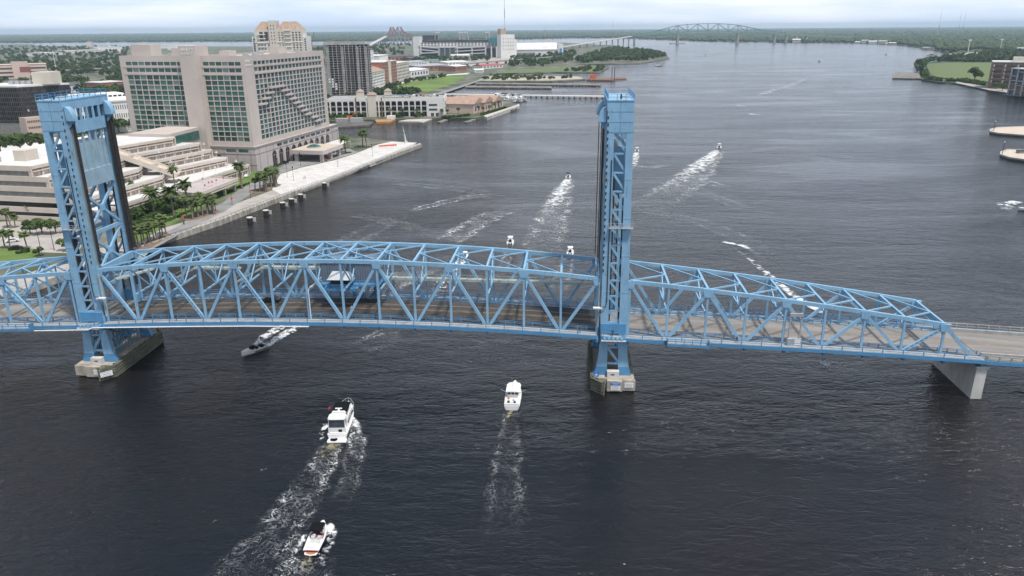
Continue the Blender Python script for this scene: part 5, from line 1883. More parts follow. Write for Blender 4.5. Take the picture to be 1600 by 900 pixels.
ORD = ['first', 'second', 'third', 'fourth', 'fifth', 'sixth', 'seventh', 'eighth', 'ninth', 'tenth', 'eleventh', 'twelfth', 'thirteenth', 'fourteenth']


def site(name, label, cat, pa, pb, z=ZL, group=None):
    """thing at ground point pa, local x towards pb, local y away from the river camera side; returns (thing, length)"""
    a, b = G(*pa, z), G(*pb, z)
    ang = math.atan2(b[1] - a[1], b[0] - a[0])
    L_ = math.hypot(b[0] - a[0], b[1] - a[1])
    return thing(name, label, cat, (a[0], a[1], z), ang, group, local=(0, 0, 0)), L_


def hgt(pa, ptop, z=ZL):
    a = G(*pa, z)
    return RAYZ(ptop[0], ptop[1], a[1])[1] - z


def wins(th, x0, x1, z0, z1, nx, nz, fx=.6, fz=.55, material='dim_glass', y=-.06, name='window', face='front', depth=.12):
    wx, wz = (x1 - x0) / nx, (z1 - z0) / nz
    if face == 'front':
        me = shared(name, lambda b: b.box(-wx * fx / 2, wx * fx / 2, -depth / 2, depth / 2, -wz * fz / 2, wz * fz / 2), material)
    else:
        me = shared(name, lambda b: b.box(-depth / 2, depth / 2, -wx * fx / 2, wx * fx / 2, -wz * fz / 2, wz * fz / 2), material)
    for i in range(nx):
        for j in range(nz):
            xx, zz_ = x0 + wx * (i + .5), z0 + wz * (j + .5)
            piece(name, me, th, (xx, y, zz_) if face == 'front' else (y, xx, zz_))


def gable(th, x0, x1, y0, y1, z0, zr, material='terracotta', along='y', eave=.5):
    m = MB()
    if along == 'y':
        c_ = (x0 + x1) / 2
        m.add([(x0 - eave, y0 - eave, z0), (x1 + eave, y0 - eave, z0), (x1 + eave, y1 + eave, z0), (x0 - eave, y1 + eave, z0), (c_, y0 - eave, zr), (c_, y1 + eave, zr)], [(0, 3, 2, 1), (0, 1, 4), (1, 2, 5, 4), (2, 3, 5), (3, 0, 4, 5)])
    else:
        c_ = (y0 + y1) / 2
        m.add([(x0 - eave, y0 - eave, z0), (x1 + eave, y0 - eave, z0), (x1 + eave, y1 + eave, z0), (x0 - eave, y1 + eave, z0), (x0 - eave, c_, zr), (x1 + eave, c_, zr)], [(0, 3, 2, 1), (0, 1, 5, 4), (1, 2, 5), (2, 3, 4, 5), (3, 0, 4)])
    return m.build('roof', material, th)


def hip(th, x0, x1, y0, y1, z0, zr, ins, material='terracotta', name='roof'):
    m = MB()
    m.add([(x0, y0, z0), (x1, y0, z0), (x1, y1, z0), (x0, y1, z0), (x0 + ins, y0 + ins, zr), (x1 - ins, y0 + ins, zr), (x1 - ins, y1 - ins, zr), (x0 + ins, y1 - ins, zr)],
          [(0, 3, 2, 1), (4, 5, 6, 7), (0, 1, 5, 4), (1, 2, 6, 5), (2, 3, 7, 6), (3, 0, 4, 7)])
    return m.build(name, material, th)


def pbox(th, name, material, *a):
    return part(th, name, material, lambda b: b.box(*a))


# ---- dark glass office block at the far left
ca, cl, crr = G(42, 208, ZL), G(-60, 207, ZL), G(122, 200, ZL)
of = thing('office_block', 'dark glass office block with white roof at the left frame edge', 'office building', (*ca, ZL), 0, local=(*ca, ZL))
Hof = hgt((42, 208), (31.7, 134))
e1 = Vector((cl[0] - ca[0], cl[1] - ca[1], 0))
e2 = Vector((crr[0] - ca[0], crr[1] - ca[1], 0))
P4 = (cl[0] + e2.x, cl[1] + e2.y)
zb0 = 7.5
part(of, 'podium', 'grey_panel', lambda b: b.prism([ca, crr, P4, cl], ZL, ZL + zb0))
part(of, 'glass_body', 'office_glass', lambda b: b.prism([ca, crr, P4, cl], ZL + zb0 + .01, ZL + Hof - 1.2))
part(of, 'roof', 'white_membrane', lambda b: b.prism([ca, crr, P4, cl], ZL + Hof - 1.19, ZL + Hof))
cx_, cy_ = (ca[0] * .5 + P4[0] * .5), (ca[1] * .5 + P4[1] * .5)
part(of, 'roof_plant', 'cream_wall', lambda b: b.box(ca[0] + 4, ca[0] + 19, ca[1] + 14, ca[1] + 27, ZL + Hof, ZL + Hof + 9))
for k in range(4):
    part(of, 'cooling_unit', 'galvanised', lambda b: b.box(ca[0] - 16 + k * 4.6, ca[0] - 12.6 + k * 4.6, ca[1] + 16, ca[1] + 19.5, ZL + Hof, ZL + Hof + 2.6))
for e_, n_ in ((e1, 34), (e2, 38)):
    for q in range(n_):
        t_ = (q + .5) / n_
        x, y = ca[0] + e_.x * t_, ca[1] + e_.y * t_
        part(of, 'mullion', 'void_dark', lambda b: b.box(x - .22, x + .22, y - .45, y + .05, ZL + zb0 + .1, ZL + Hof - 1.3))
    for q in range(8):
        z = ZL + zb0 + (Hof - zb0) * (q + .5) / 8
        part(of, 'floor_band', 'void_dark', lambda b: b.beam((ca[0], ca[1] - .08, z), (ca[0] + e_.x, ca[1] + e_.y - .08, z), .3, .9))
# cream blinds in a few windows
for q, (t_, f_) in enumerate(((.12, .3), (.33, .22), (.36, .55), (.62, .2), (.55, .12), (.5, .34))):
    x, y = ca[0] + e2.x * t_, ca[1] + e2.y * t_ - .5
    part(of, 'window_blind', 'cream_wall', lambda b: b.box(x - .8, x + .8, y - .04, y + .04, ZL + zb0 + (Hof - zb0) * f_, ZL + zb0 + (Hof - zb0) * f_ + 1.7))
# low annex with punched windows
an, La = site('annex_building', 'low pinkish annex with rows of dark windows beside the dark office block', 'building', (42, 209), (78, 205))
pbox(an, 'wall', 'pink_wall', 0, La, -2, 14, 0, hgt((42, 209), (42, 184)))
wins(an, 1, La - 1, 2, 11, 12, 2, .6, .35, 'void_dark', y=-2.05)

# ---- white columned building behind the tower
wb, Lw = site('white_hall', 'long white building with arched roof ribs and narrow windows left of the hotel', 'building', (120, 213), (216, 204))
Hw = hgt((168, 208), (160, 160))
pbox(wb, 'wall', 'white_wall', 0, Lw, 0, 26, 0, Hw)
pbox(wb, 'cornice', 'white_wall', -.6, Lw + .6, -.7, 26, Hw + .01, Hw + 1.1)
wins(wb, 1, Lw - 1, 3, Hw - 1, 26, 3, .35, .5, 'dim_glass')
hip(wb, 1, Lw - 1, .5, 25, Hw + 1.12, Hw + 6, 4, 'white_wall')
for k in range(12):
    x = 3 + (Lw - 6) * k / 11
    part(wb, 'roof_rib', 'white_wall', lambda b: b.beam((x, .3, Hw + 1.2), (x, 4.6, Hw + 6.1), .5, .5))
wins(wb, 3, Lw - 3, Hw + 2.0, Hw + 5.4, 11, 1, .7, .7, 'dim_glass', y=2.6, name='skylight')

# ---- background between the trees at far left
for nm, lab, pa, pb, d, top, wm, rm in (
        ('parking_deck', 'long pink parking deck among the trees at the left frame edge', (-70, 126), (76, 121), 40, 104, 'pink_wall', 'pink_wall'),
        ('warehouse', 'red walled warehouse with pale roof left of the hotel', (158, 146), (196, 143), 30, 130, 'brick', 'white_membrane'),
        ('house', 'small white gabled house in the trees above the lift tower', (108, 146), (128, 145), 10, 134, 'white_wall', 'roof_dark'),
        ('low_store', 'low white roofed store in the woods at far left', (68, 88), (98, 86.5), 60, 83, 'white_wall', 'white_membrane'),
        ('low_store', 'pale flat store below the distant river at left', (102, 84), (160, 82), 60, 79.5, 'cream_wall', 'white_membrane'),
        ('tank_house', 'cream block standing before the distant river at left', (136, 74.5), (144, 74.4), 30, 65.5, 'cream_wall', 'white_membrane'),
        ('long_shed', 'long white shed just left of the hotel roof', (155, 82), (192, 81), 80, 74, 'white_wall', 'white_membrane'),
        ('long_shed', 'wide grey roofed shed above the hotel roof', (262, 78), (300, 77.5), 90, 71.5, 'white_wall', 'white_membrane'),
        ('long_shed', 'white shed seen behind the hotel stair shaft', (240, 76), (262, 75.8), 80, 71, 'white_wall', 'white_membrane')):
    t_, L_ = site(nm, lab, 'building', pa, pb, group='buildings among the left woods')
    H_ = max(4, hgt(pa, (pa[0], top)))
    pbox(t_, 'wall', wm, 0, L_, 0, d, 0, H_)
    if nm == 'house':
        gable(t_, 0, L_, 0, d, H_, H_ + 4, rm, 'x')
        wins(t_, 1, L_ - 1, 1, H_, 4, 1, .4, .5)
    else:
        pbox(t_, 'roof', rm, -.5, L_ + .5, -.5, d, H_ + .01, H_ + .8)
        if nm == 'parking_deck':
            for j in range(3):
                pbox(t_, 'deck_opening', 'void_dark', 1, L_ - 1, -.1, .1, 2 + j * H_ / 3.4, 2 + j * H_ / 3.4 + H_ * .12)
            pbox(t_, 'stair_tower', 'pink_wall', L_ * .62, L_ * .80, -1, 8, 0, H_ + 5)
            pbox(t_, 'sign_panel', 'maroon_steel', L_ * .70, L_ * .82, -1.2, -1.02, H_ * .45, H_ * .85)
    if nm == 'warehouse':
        wins(t_, 1, L_ - 1, 1, H_ - 1, 8, 1, .5, .5)
fp, _ = site('flagpole', 'tall white flagpole with flag standing above the left woods', 'flagpole', (88, 110), (92, 110))
Hf = hgt((88, 110), (84, 79))
part(fp, 'pole', 'steel_white', lambda b: b.tube([(0, 0, 0), (0, 0, Hf)], [.8, .45], 8))
part(fp, 'flag', 'letter_white', lambda b: b.add([(0.4, 0, Hf - 1), (5.5, -1.2, Hf - 3.5), (5.5, -1.2, Hf - 7.0), (0.4, 0, Hf - 4.6), (.4, .15, Hf - 1), (5.5, -1.05, Hf - 3.5), (5.5, -1.05, Hf - 7.0), (.4, .15, Hf - 4.6)], [(0, 3, 2, 1), (4, 5, 6, 7), (0, 1, 5, 4), (1, 2, 6, 5), (2, 3, 7, 6), (3, 0, 4, 7)]))
hw, Lh = site('elevated_road', 'pale elevated highway crossing the woods at far left', 'highway', (62, 118), (185, 112))
pbox(hw, 'road_deck', 'raw_concrete', 0, Lh, 0, 12, 6, 7.6)
for k in range(8):
    x = Lh * (k + .5) / 8
    pbox(hw, 'support', 'raw_concrete', x - .8, x + .8, 4, 7, 0, 6)

# ---- tall cream condominium behind the hotel
bk, Lb = site('condominium_tower', 'tall cream condominium tower with terracotta hipped roof behind the hotel', 'apartment tower', (402, 152), (486, 151))
Hb = hgt((440, 152), (440, 46))
Hl = hgt((440, 152), (440, 57))
pbox(bk, 'wing', 'white_wall', 0, Lb, 6, 30, 0, Hl)
pbox(bk, 'main_block', 'cream_wall', Lb * .07, Lb * .93, 2, 28, 0, Hb)
pbox(bk, 'centre_shaft', 'cream_wall', Lb * .34, Lb * .47, .5, 20, 0, Hb + 9.5)
hip(bk, Lb * .09, Lb * .34, 2.2, 27, Hb + .02, Hb + 8.5, 6)
hip(bk, Lb * .47, Lb * .92, 2.2, 27, Hb + .02, Hb + 8.5, 7)
for x in (.16, .25):
    pbox(bk, 'arched_bay', 'void_dark', Lb * x, Lb * (x + .065), 1.85, 2.1, Hb - 12, Hb - 2.5)
for x in (.57, .7, .83):
    pbox(bk, 'dormer', 'cream_wall', Lb * x, Lb * x + 2.6, 3.0, 8, Hb + 1, Hb + 4.6)
pbox(bk, 'string_course', 'white_wall', Lb * .05, Lb * .95, 1.6, 2.0, Hb - 14, Hb - 13.0)
wins(bk, Lb * .10, Lb * .34, Hl - 16, Hb - 15, 4, 6, .4, .5, 'dim_glass', y=1.95)
wins(bk, Lb * .36, Lb * .46, Hl - 16, Hb + 6, 2, 8, .3, .45, 'dim_glass', y=.45)
wins(bk, Lb * .49, Lb * .60, Hl - 16, Hb - 2, 2, 8, .4, .5, 'dim_glass', y=1.95)
wins(bk, Lb * .74, Lb * .92, Hl - 16, Hb - 2, 3, 8, .5, .55, 'void_dark', y=1.95)
wins(bk, Lb * .94, Lb * .995, Hl - 16, Hl - 2, 1, 6, .6, .55, 'void_dark', y=5.95)
wins(bk, Lb * .01, Lb * .06, Hl - 16, Hl - 2, 1, 6, .6, .55, 'void_dark', y=5.95)
for j in range(6):
    z = Hl - 16 + j * 4.4
    pbox(bk, 'balcony', 'white_wall', Lb * .61, Lb * .73, .4, 2.0, z, z + 1.1)
    pbox(bk, 'balcony', 'white_wall', Lb * .12, Lb * .27, .6, 2.0, z, z + 1.0) if j < 5 else None

# ---- bare concrete tower under construction
ct, Lc = site('unfinished_tower', 'bare grey concrete tower frame with open floors right of the hotel', 'tower', (512, 152), (582, 151))
Hc = hgt((540, 152), (540, 69))
nf = 22
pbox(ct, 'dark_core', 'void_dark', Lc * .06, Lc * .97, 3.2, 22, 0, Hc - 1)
for j in range(nf + 1):
    z = Hc * j / nf
    m = MB()
    m.prism([(0, 0), (Lc * .28, 0), (Lc * .32, 2.2), (Lc * .64, 2.2), (Lc * .68, -1.2), (Lc, -1.2), (Lc, 24), (0, 24)], z - .18, z + .18)
    m.build('floor_slab', 'raw_concrete', ct)
for i in range(12):
    x = Lc * (i + .15) / 11.4
    y = .3 if x < Lc * .3 else (2.4 if x < Lc * .66 else -.9)
    for j in range(1):
        pbox(ct, 'column', 'raw_concrete', x - .4, x + .4, y, y + .8, 0, Hc)
for x0, x1, y in ((.04, .10, .15), (.36, .42, 2.3), (.70, .76, -1.05), (.90, .95, -1.05)):
    pbox(ct, 'shear_wall', 'raw_concrete', Lc * x0, Lc * x1, y + .1, y + .4, 0, Hc - 3)
for k in range(14):
    x = Lc * (k + .5) / 14
    pbox(ct, 'rebar_stub', 'raw_concrete', x - .3, x + .3, 2 + (k % 3) * 5, 2.6 + (k % 3) * 5, Hc + .2, Hc + 1.5 + (k * 7 % 5) * .7)
pbox(ct, 'top_parapet', 'raw_concrete', 0, Lc * .9, 4, 4.5, Hc + .2, Hc + 3)
for i, j in ((1, 4), (1, 5), (1, 6), (1, 7), (2, 3), (2, 4), (2, 5), (0, 6), (0, 7)):
    pbox(ct, 'infill_panel', 'white_wall', Lc * (.05 + i * .07), Lc * (.05 + i * .07) + 2.2, .05, .25, Hc * j / nf + .4, Hc * j / nf + 2.2)
cr_t, _ = site('tower_crane', 'thin yellow crane jib beyond the hotel roof', 'crane', (492, 120), (500, 120))
Hk = hgt((492, 120), (492, 68))
part(cr_t, 'mast', 'line_yellow', lambda b: b.tube([(0, 0, 0), (0, 0, Hk)], .7, 4))
part(cr_t, 'jib', 'line_yellow', lambda b: b.beam((0, 0, Hk), (5, 0, Hk + 18), .8, .8))

# ---- white parking garage on the marina
gg, Lg = site('parking_garage', 'white three level parking garage with arched openings beside the marina', 'parking garage', (508, 183.5), (694, 181.5))
Hg = hgt((600, 182.5), (600, 153.5))
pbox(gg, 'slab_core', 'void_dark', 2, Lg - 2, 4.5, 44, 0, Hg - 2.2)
pbox(gg, 'roof_deck', 'raw_concrete', 0, Lg, 0, 46, Hg - 2.1, Hg - 1.2)
pbox(gg, 'roof_parapet', 'white_wall', -.2, Lg, -.3, .3, Hg - 2.4, Hg)
pbox(gg, 'roof_parapet', 'white_wall', Lg - .3, Lg + .3, -.3, 46, Hg - 2.4, Hg)
nb_ = 17
for i in range(nb_ + 1):
    x = Lg * .86 * i / nb_
    pbox(gg, 'column', 'white_wall', x - .55, x + .55, -.25, .9, 0, Hg - 2.4)
for j in range(3):
    z = (Hg - 2.4) * (j + 1) / 3
    for i in range(nb_):
        x0, x1 = Lg * .86 * i / nb_ + .56, Lg * .86 * (i + 1) / nb_ - .56
        if j < 2:
            pbox(gg, 'spandrel', 'raw_concrete', x0, x1, .3, .7, z - .55, z + .55)
        else:
            m = MB()
            c_, r_ = (x0 + x1) / 2, (x1 - x0) / 2
            pts = [(c_ - r_ * math.cos(math.pi * k / 8), z - 1.7 + 1.3 * math.sin(math.pi * k / 8)) for k in range(9)]
            for k in range(8):
                m.add([(pts[k][0], 0, pts[k][1]), (pts[k + 1][0], 0, pts[k + 1][1]), (pts[k + 1][0], 0, z + .01), (pts[k][0], 0, z + .01)], [(0, 1, 2, 3)])
            m.build('arch_head', 'white_wall', gg, weld=True)
pbox(gg, 'end_bay', 'white_wall', Lg * .865, Lg, -.4, 6, 0, Hg - 2.45)
pbox(gg, 'side_wall', 'white_wall', Lg - .02, Lg + .5, 6, 46, 0, Hg - 2.45)
for z in (5.0, 9.0):
    pbox(gg, 'end_opening', 'void_dark', Lg * .875, Lg * .945, -.5, -.38, z, z + 1.7)
    for k in range(4):
        pbox(gg, 'side_opening', 'void_dark', Lg + .45, Lg + .6, 9 + k * 9.5, 14 + k * 9.5, z, z + 1.7)
for k in range(2):
    pbox(gg, 'end_door', 'void_dark', Lg * (.89 + .04 * k), Lg * (.915 + .04 * k), -.5, -.38, 0, 3)
pbox(gg, 'stair_tower', 'cream_wall', Lg * .365, Lg * .435, -1.2, 5, 0, Hg + 3)
hip(gg, Lg * .36, Lg * .44, -1.6, 5.4, Hg + 3.01, Hg + 5, 2)
for x, y in ((.24, 22), (.47, 28)):
    pbox(gg, 'stair_head', 'cream_wall', Lg * x, Lg * x + 6, y, y + 6, Hg - 1.2, Hg + 4)
    hip(gg, Lg * x - .4, Lg * x + 6.4, y - .4, y + 6.4, Hg + 4.01, Hg + 6, 2.4)
pbox(gg, 'solar_canopy', 'hotel_glass', Lg * .46, Lg * .72, 14, 20, Hg + .8, Hg + 1.1)


# cars
def car_meshes(cmat):
    b = MB()
    prof = [(-2.25, .45), (-2.2, .85), (-1.5, .95), (-.9, 1.42), (.7, 1.45), (1.35, .98), (2.1, .85), (2.25, .5)]
    b.loft([[(x, -.88, z) for x, z in prof] + [(2.2, -.88, .28), (-2.2, -.88, .28)], [(x, .88, z) for x, z in prof] + [(2.2, .88, .28), (-2.2, .88, .28)]])
    body = tdata(b, cmat)
    g = MB()
    g.loft([[(-1.40, -.90, .98), (-.88, -.90, 1.36), (.66, -.90, 1.38), (1.22, -.90, .98)], [(-1.40, .90, .98), (-.88, .90, 1.36), (.66, .90, 1.38), (1.22, .90, .98)]])
    gl = tdata(g, 'dark_glass')
    w_ = MB()
    w_.tube([(0, -.11, 0), (0, .11, 0)], .33, 10)
    return body, gl, tdata(w_, 'rubber')


CARS = {c_: car_meshes(c_) for c_ in ('car_black', 'car_white', 'car_silver', 'car_red')}


def car(x, y, z, rz, c_, label, group=None, s=1.0):
    t_ = thing('parked_car' if group else 'car', label, 'car', (x, y, z), rz, group)
    t_.scale = (s,) * 3
    piece('body', CARS[c_][0], t_, (0, 0, 0))
    piece('window_glass', CARS[c_][1], t_, (0, 0, 0.012))
    for a in (-1.4, 1.4):
        for b in (-.82, .82):
            piece('wheel', CARS[c_][2], t_, (a, b, .33))
    return t_


gw = gg.matrix_basis
gang = gg.rotation_euler.z
ga = gg.location
cnames = list(CARS)
for k in range(12):
    lx = Lg * (.60 + .03 * k)
    ly = 30 if k % 2 else 36
    x, y = ga.x + lx * math.cos(gang) - ly * math.sin(gang), ga.y + lx * math.sin(gang) + ly * math.cos(gang)
    car(x, y, ZL + Hg - 1.19, gang + 1.57, cnames[(k * 3 + k // 3) % 4], '%s car parked on the garage roof, %s from the left' % (cnames[(k * 3 + k // 3) % 4][4:], ORD[k]), 'cars on the garage roof')

# ---- terracotta roofed restaurants on the point
for k, (pa, pb, d, top, lab) in enumerate((((704, 174), (736, 172), 26, 160, 'cream restaurant with terracotta roof beside the white garage'),
                                           ((740, 178), (757, 173), 30, 163, 'cream gabled restaurant, nearest to the garage on the point'),
                                           ((757, 175), (771, 171), 32, 160.5, 'cream gabled restaurant in the middle of the point'),
                                           ((771, 172), (786, 168), 30, 159, 'cream gabled restaurant at the end of the point'))):
    t_, L_ = site('restaurant', lab, 'restaurant', pa, pb)
    H_ = hgt(pa, (pa[0], top))
    pbox(t_, 'wall', 'pink_wall' if k else 'cream_wall', 0, L_, 0, d, 0, H_)
    gable(t_, 0, L_, 0, d, H_ + .01, H_ + (5 if k else 4), 'terracotta', 'y' if k else 'x', .8)
    wins(t_, 1, L_ - 1, .5, H_ - 1, 5 if not k else 3, 1, .35, .6)
for k, (px_, py_) in enumerate(((700, 182), (716, 181), (728, 177), (735, 172), (747, 180), (755, 178), (765, 177), (774, 173), (781, 170), (712, 172), (690, 182), (652, 182.6), (630, 183), (610, 183.5))):
    x, y = G(px_, py_, ZL)
    place_tree('sabal_palm', *SABAL[k % 5], x, y, ZL, 1.25, k, ['palm left of the garage end door', 'palm on the lawn before the terracotta restaurant', 'palm at the lawn edge of the point'][k % 3] if False else 'small bushy palm on the marina point, ' + ['before the garage end door', 'right before the first restaurant', 'on the lawn before the first restaurant', 'between the two restaurant groups', 'before the gabled restaurant wall, left', 'before the gabled restaurant wall, right', 'before the middle gabled restaurant', 'before the last gabled restaurant', 'at the far corner of the last restaurant', 'against the first restaurant wall', 'at the right corner of the garage', 'before the right half of the garage', 'before the middle of the garage', 'before the garage left of its middle'][k], 'palms on the marina point', 'palm tree')
hedge([(692, 184), (715, 183), (735, 181)], 1.6, 2.0, 'green hedge along the lawn of the marina point', 40, .7)
hedge([(752, 180), (775, 174), (790, 169)], 1.6, 2.0, 'green hedge between the restaurants and the quay', 40, .7)
hedge([(520, 186.5), (540, 186), (572, 185)], 2.6, 5.0, 'trees growing against the left half of the garage', 60, .8)
hedge([(618, 183.8), (632, 183.6)], 2.4, 5.5, 'trees growing against the middle of the garage', 60, .8)
hedge([(650, 183.2), (664, 183)], 2.4, 5.0, 'trees growing near the right end of the garage', 60, .8)

# ---- docks, barges and piers
def slab(name, label, cat, px, z0, z1, material, zg=1.0, name2='deck', **kw):
    pts = [G(x, y, zg) for x, y in px]
    cx_, cy_ = sum(p_[0] for p_ in pts) / len(pts), sum(p_[1] for p_ in pts) / len(pts)
    t_ = thing(name, label, cat, (cx_, cy_, 0), 0, local=(cx_, cy_, 0))
    MB().prism(pts, z0, z1).build(name2, material, t_)
    return t_, pts


t_, pts = slab('work_barge', 'dark flat work barge moored left of the garage quay', 'barge', [(516, 193), (560, 189), (584, 191), (578, 196), (530, 199)], -.5, 1.3, 'barge_hull', name2='hull')
pbox(t_, 'deck_cargo', 'raw_concrete', *(lambda c_: (c_[0] - 14, c_[0] - 4, c_[1] + 2, c_[1] + 9, 1.31, 4.2))(((pts[0][0] + pts[2][0]) / 2, (pts[0][1] + pts[2][1]) / 2)))
pbox(t_, 'deck_house', 'galvanised', *(lambda c_: (c_[0] - 2, c_[0] + 8, c_[1] + 2, c_[1] + 8, 1.31, 4.6))(((pts[0][0] + pts[2][0]) / 2, (pts[0][1] + pts[2][1]) / 2)))
t_, pts = slab('work_barge', 'orange brown barge with a pile rig moored before the garage', 'barge', [(585, 186.5), (606, 185), (618, 187), (610, 191), (588, 191.5)], -.5, 1.5, 'barge_orange', name2='hull')
bx_, by_ = (pts[0][0] + pts[2][0]) / 2, (pts[0][1] + pts[2][1]) / 2
pbox(t_, 'deck_cabin', 'white_wall', bx_ + 2, bx_ + 9, by_ - 2, by_ + 3, 1.51, 4.2)
part(t_, 'pile_mast', 'rust', lambda b: b.tube([(bx_ - 2, by_, 1.5), (bx_ - 2, by_, 19)], .55, 6))
x, y = G(558, 189, 1)
ex = thing('pile_mast', 'tall brown pile standing between the two barges', 'pile', (x, y, 0), 0, local=(x, y, 0))
part(ex, 'pile', 'rust', lambda b: b.tube([(x, y, -1), (x, y, 20)], .6, 6))
part(ex, 'collar', 'rust', lambda b: b.tube([(x, y, 12), (x, y, 14)], .9, 6))
x, y = G(546, 186, ZL)
ex = thing('excavator', 'orange excavator working on the quay left of the garage', 'excavator', (x, y, ZL), 0.4, local=(0, 0, 0))
pbox(ex, 'track', 'rubber', -2.5, 2.5, -2.0, -1.0, 0, 1.0)
pbox(ex, 'track', 'rubber', -2.5, 2.5, 1.0, 2.0, 0, 1.0)
pbox(ex, 'body', 'machine_orange', -2.6, 2.4, -1.8, 1.8, 1.05, 3.0)
pbox(ex, 'cab', 'dark_glass', .4, 2.2, -1.6, 0, 3.01, 4.8)
part(ex, 'boom', 'machine_orange', lambda b: b.beam((2.0, .6, 2.4), (6.5, .6, 6.2), .6, .8))
part(ex, 'stick', 'machine_orange', lambda b: b.beam((6.5, .6, 6.2), (8.6, .6, 2.0), .5, .6))
slab('floating_dock', 'grey floating dock below the garage', 'dock', [(622, 189), (645, 185), (675, 184.5), (655, 189.5)], -.2, .9, 'concrete')
slab('floating_dock', 'narrow pale dock finger below the garage end', 'dock', [(655, 190), (672, 184.5), (677, 184.5), (661, 190.5)], -.2, .8, 'concrete')
slab('wooden_dock', 'weathered timber dock beside the marina point', 'dock', [(682, 190), (694, 186), (700, 186.5), (688, 191)], -.2, .8, 'old_pier')
slab('wooden_dock', 'weathered finger pier off the marina point', 'dock', [(724, 190), (740, 185), (744, 186), (729, 191)], -.2, .8, 'old_pier')
t_, pts = slab('concrete_quay', 'pale concrete quay wall round the end of the point', 'quay', [(756, 184), (806, 167.5), (811, 165), (812, 168), (775, 181), (760, 187)], -.5, 2.9, 'concrete')
for k in range(7):
    x, y = G(748 + k * 3.2, 192 - k * .8, 0)
    t_ = thing('mooring_pile', 'timber pile beside the marina point, %s in its row from the left' % ORD[k], 'pile', (x, y, 0), 0, 'pile row at the point', local=(0, 0, 0))
    part(t_, 'shaft', 'old_pier', lambda b: b.tube([(0, 0, -1), (0, 0, 3.2)], .3, 6))
    part(t_, 'cap', 'concrete', lambda b: b.tube([(0, 0, 3.2), (0, 0, 3.5)], .34, 6))


def old_pier(label, px, zt=1.9, piles=24, material='old_pier', step=None):
    """px: near edge left, near edge right, far edge right, far edge left"""
    pts = [G(x, y, zt) for x, y in px]
    t_ = thing('old_pier', label, 'pier', (*pts[0], 0), 0, local=(*pts[0], 0))
    MB().prism(pts, zt - .7, zt).build('pier_deck', material, t_)
    for k in range(piles):
        f_ = (k + .5) / piles
        x, y = pts[0][0] + (pts[1][0] - pts[0][0]) * f_, pts[0][1] + (pts[1][1] - pts[0][1]) * f_
        part(t_, 'pile', 'rust' if k % 5 == 0 else 'void_dark', lambda b: b.box(x - .9, x + .9, y - .3, y + 1.2, -1, zt - .71))
    return t_


old_pier('longest narrow concrete pier reaching out to the right tower', [(694, 147.5), (946, 151.0), (946, 149.3), (694, 146)], 2.2, 30, 'concrete')
old_pier('derelict pier with pale gaps behind the long narrow pier', [(726, 136), (862, 137.2), (862, 134.8), (730, 133.6)], 2.0, 40, 'old_pier')
old_pier('derelict dark pier with rubble end nearest the sandy yard', [(742, 130.5), (938, 133.2), (940, 130.6), (745, 128.8)], 2.0, 40, 'old_pier')
old_pier('broad timber wharf off the right bank meadow', [(1394, 121.5), (1440, 122.5), (1440, 114), (1398, 113)], 2.0, 14, 'old_pier')
hb, _ = site('white_boathouse', 'small white boathouse at the end of the right bank wharf', 'hut', (1434, 113), (1443, 113.5), 2)
pbox(hb, 'wall', 'white_wall', 0, 8, 0, 6, 0, 7)
pbox(hb, 'roof', 'white_membrane', -.4, 8.4, -.4, 6.4, 7.01, 7.5)
gz, _ = site('pavilion', 'open roofed pavilion at the tip of the right bank', 'pavilion', (1449, 94), (1459, 94), 2)
for x in (0, 5, 10, 15):
    for y in (0, 8):
        pbox(gz, 'post', 'brown_brick', x - .3, x + .3, y - .3, y + .3, 0, 9)
hip(gz, -1.5, 16.5, -1.5, 9.5, 9.01, 11, 3, 'roof_dark')
pbox(gz, 'upper_roof', 'roof_dark', 4, 11, 2, 6, 11.01, 13)
# dredging barge at the sandy yard
t_, pts = slab('dredge_barge', 'long rusty dredging barge moored off the sandy yard', 'barge', [(916, 125.4), (957, 126.4), (966, 122.8), (920, 121.8)], -.5, 2.2, 'rust', name2='hull')
x, y = G(926, 123, 2)
part(t_, 'crane_body', 'machine_orange', lambda b: b.box(x - 4, x + 5, y - 3, y + 3, 2.21, 8))
part(t_, 'crane_boom', 'rust', lambda b: b.beam((x + 2, y, 7), (x + 14, y, 20), 1.0, 1.0))
for px_ in (956, 960):
    x, y = G(px_, 124.5, 2)
    part(t_, 'spud_mast', 'rust', lambda b: b.tube([(x, y, 0), (x, y, 20)], .7, 5))
slab('dredge_barge', 'low flat barge tied right of the dredging barge', 'barge', [(962, 124), (979, 123.4), (979, 120.5), (964, 120.8)], -.5, 1.4, 'rust', name2='hull')

# ---- streets behind the field: brick block, sheds, stadium
bb, L_ = site('brick_apartments', 'red brick and cream apartment block above the green field', 'apartment building', (600, 133), (640, 123))
H_ = hgt((620, 130), (616, 96))
pbox(bb, 'brick_wing', 'brick', 0, L_ * .5, 0, 40, 0, H_)
pbox(bb, 'cream_wing', 'cream_wall', L_ * .5 + .02, L_, 0, 40, 0, H_ * .86)
pbox(bb, 'cream_bay', 'cream_wall', L_ * .18, L_ * .26, -1, 2, 0, H_ + 2)
pbox(bb, 'roof', 'white_membrane', -.4, L_ * .5, -.4, 40, H_ + .01, H_ + .8)
pbox(bb, 'roof', 'white_membrane', L_ * .5, L_ + .4, -.4, 40, H_ * .86 + .01, H_ * .86 + .8)
wins(bb, 1, L_ * .5 - 1, 2, H_ - 1, 8, 6, .45, .5, 'dim_glass')
wins(bb, L_ * .5 + 1, L_ - 1, 2, H_ * .86 - 1, 9, 5, .5, .55, 'dim_glass')
bb, L_ = site('cream_apartments', 'cream apartment block with red roofs left of the brick block', 'apartment building', (582, 139), (602, 133))
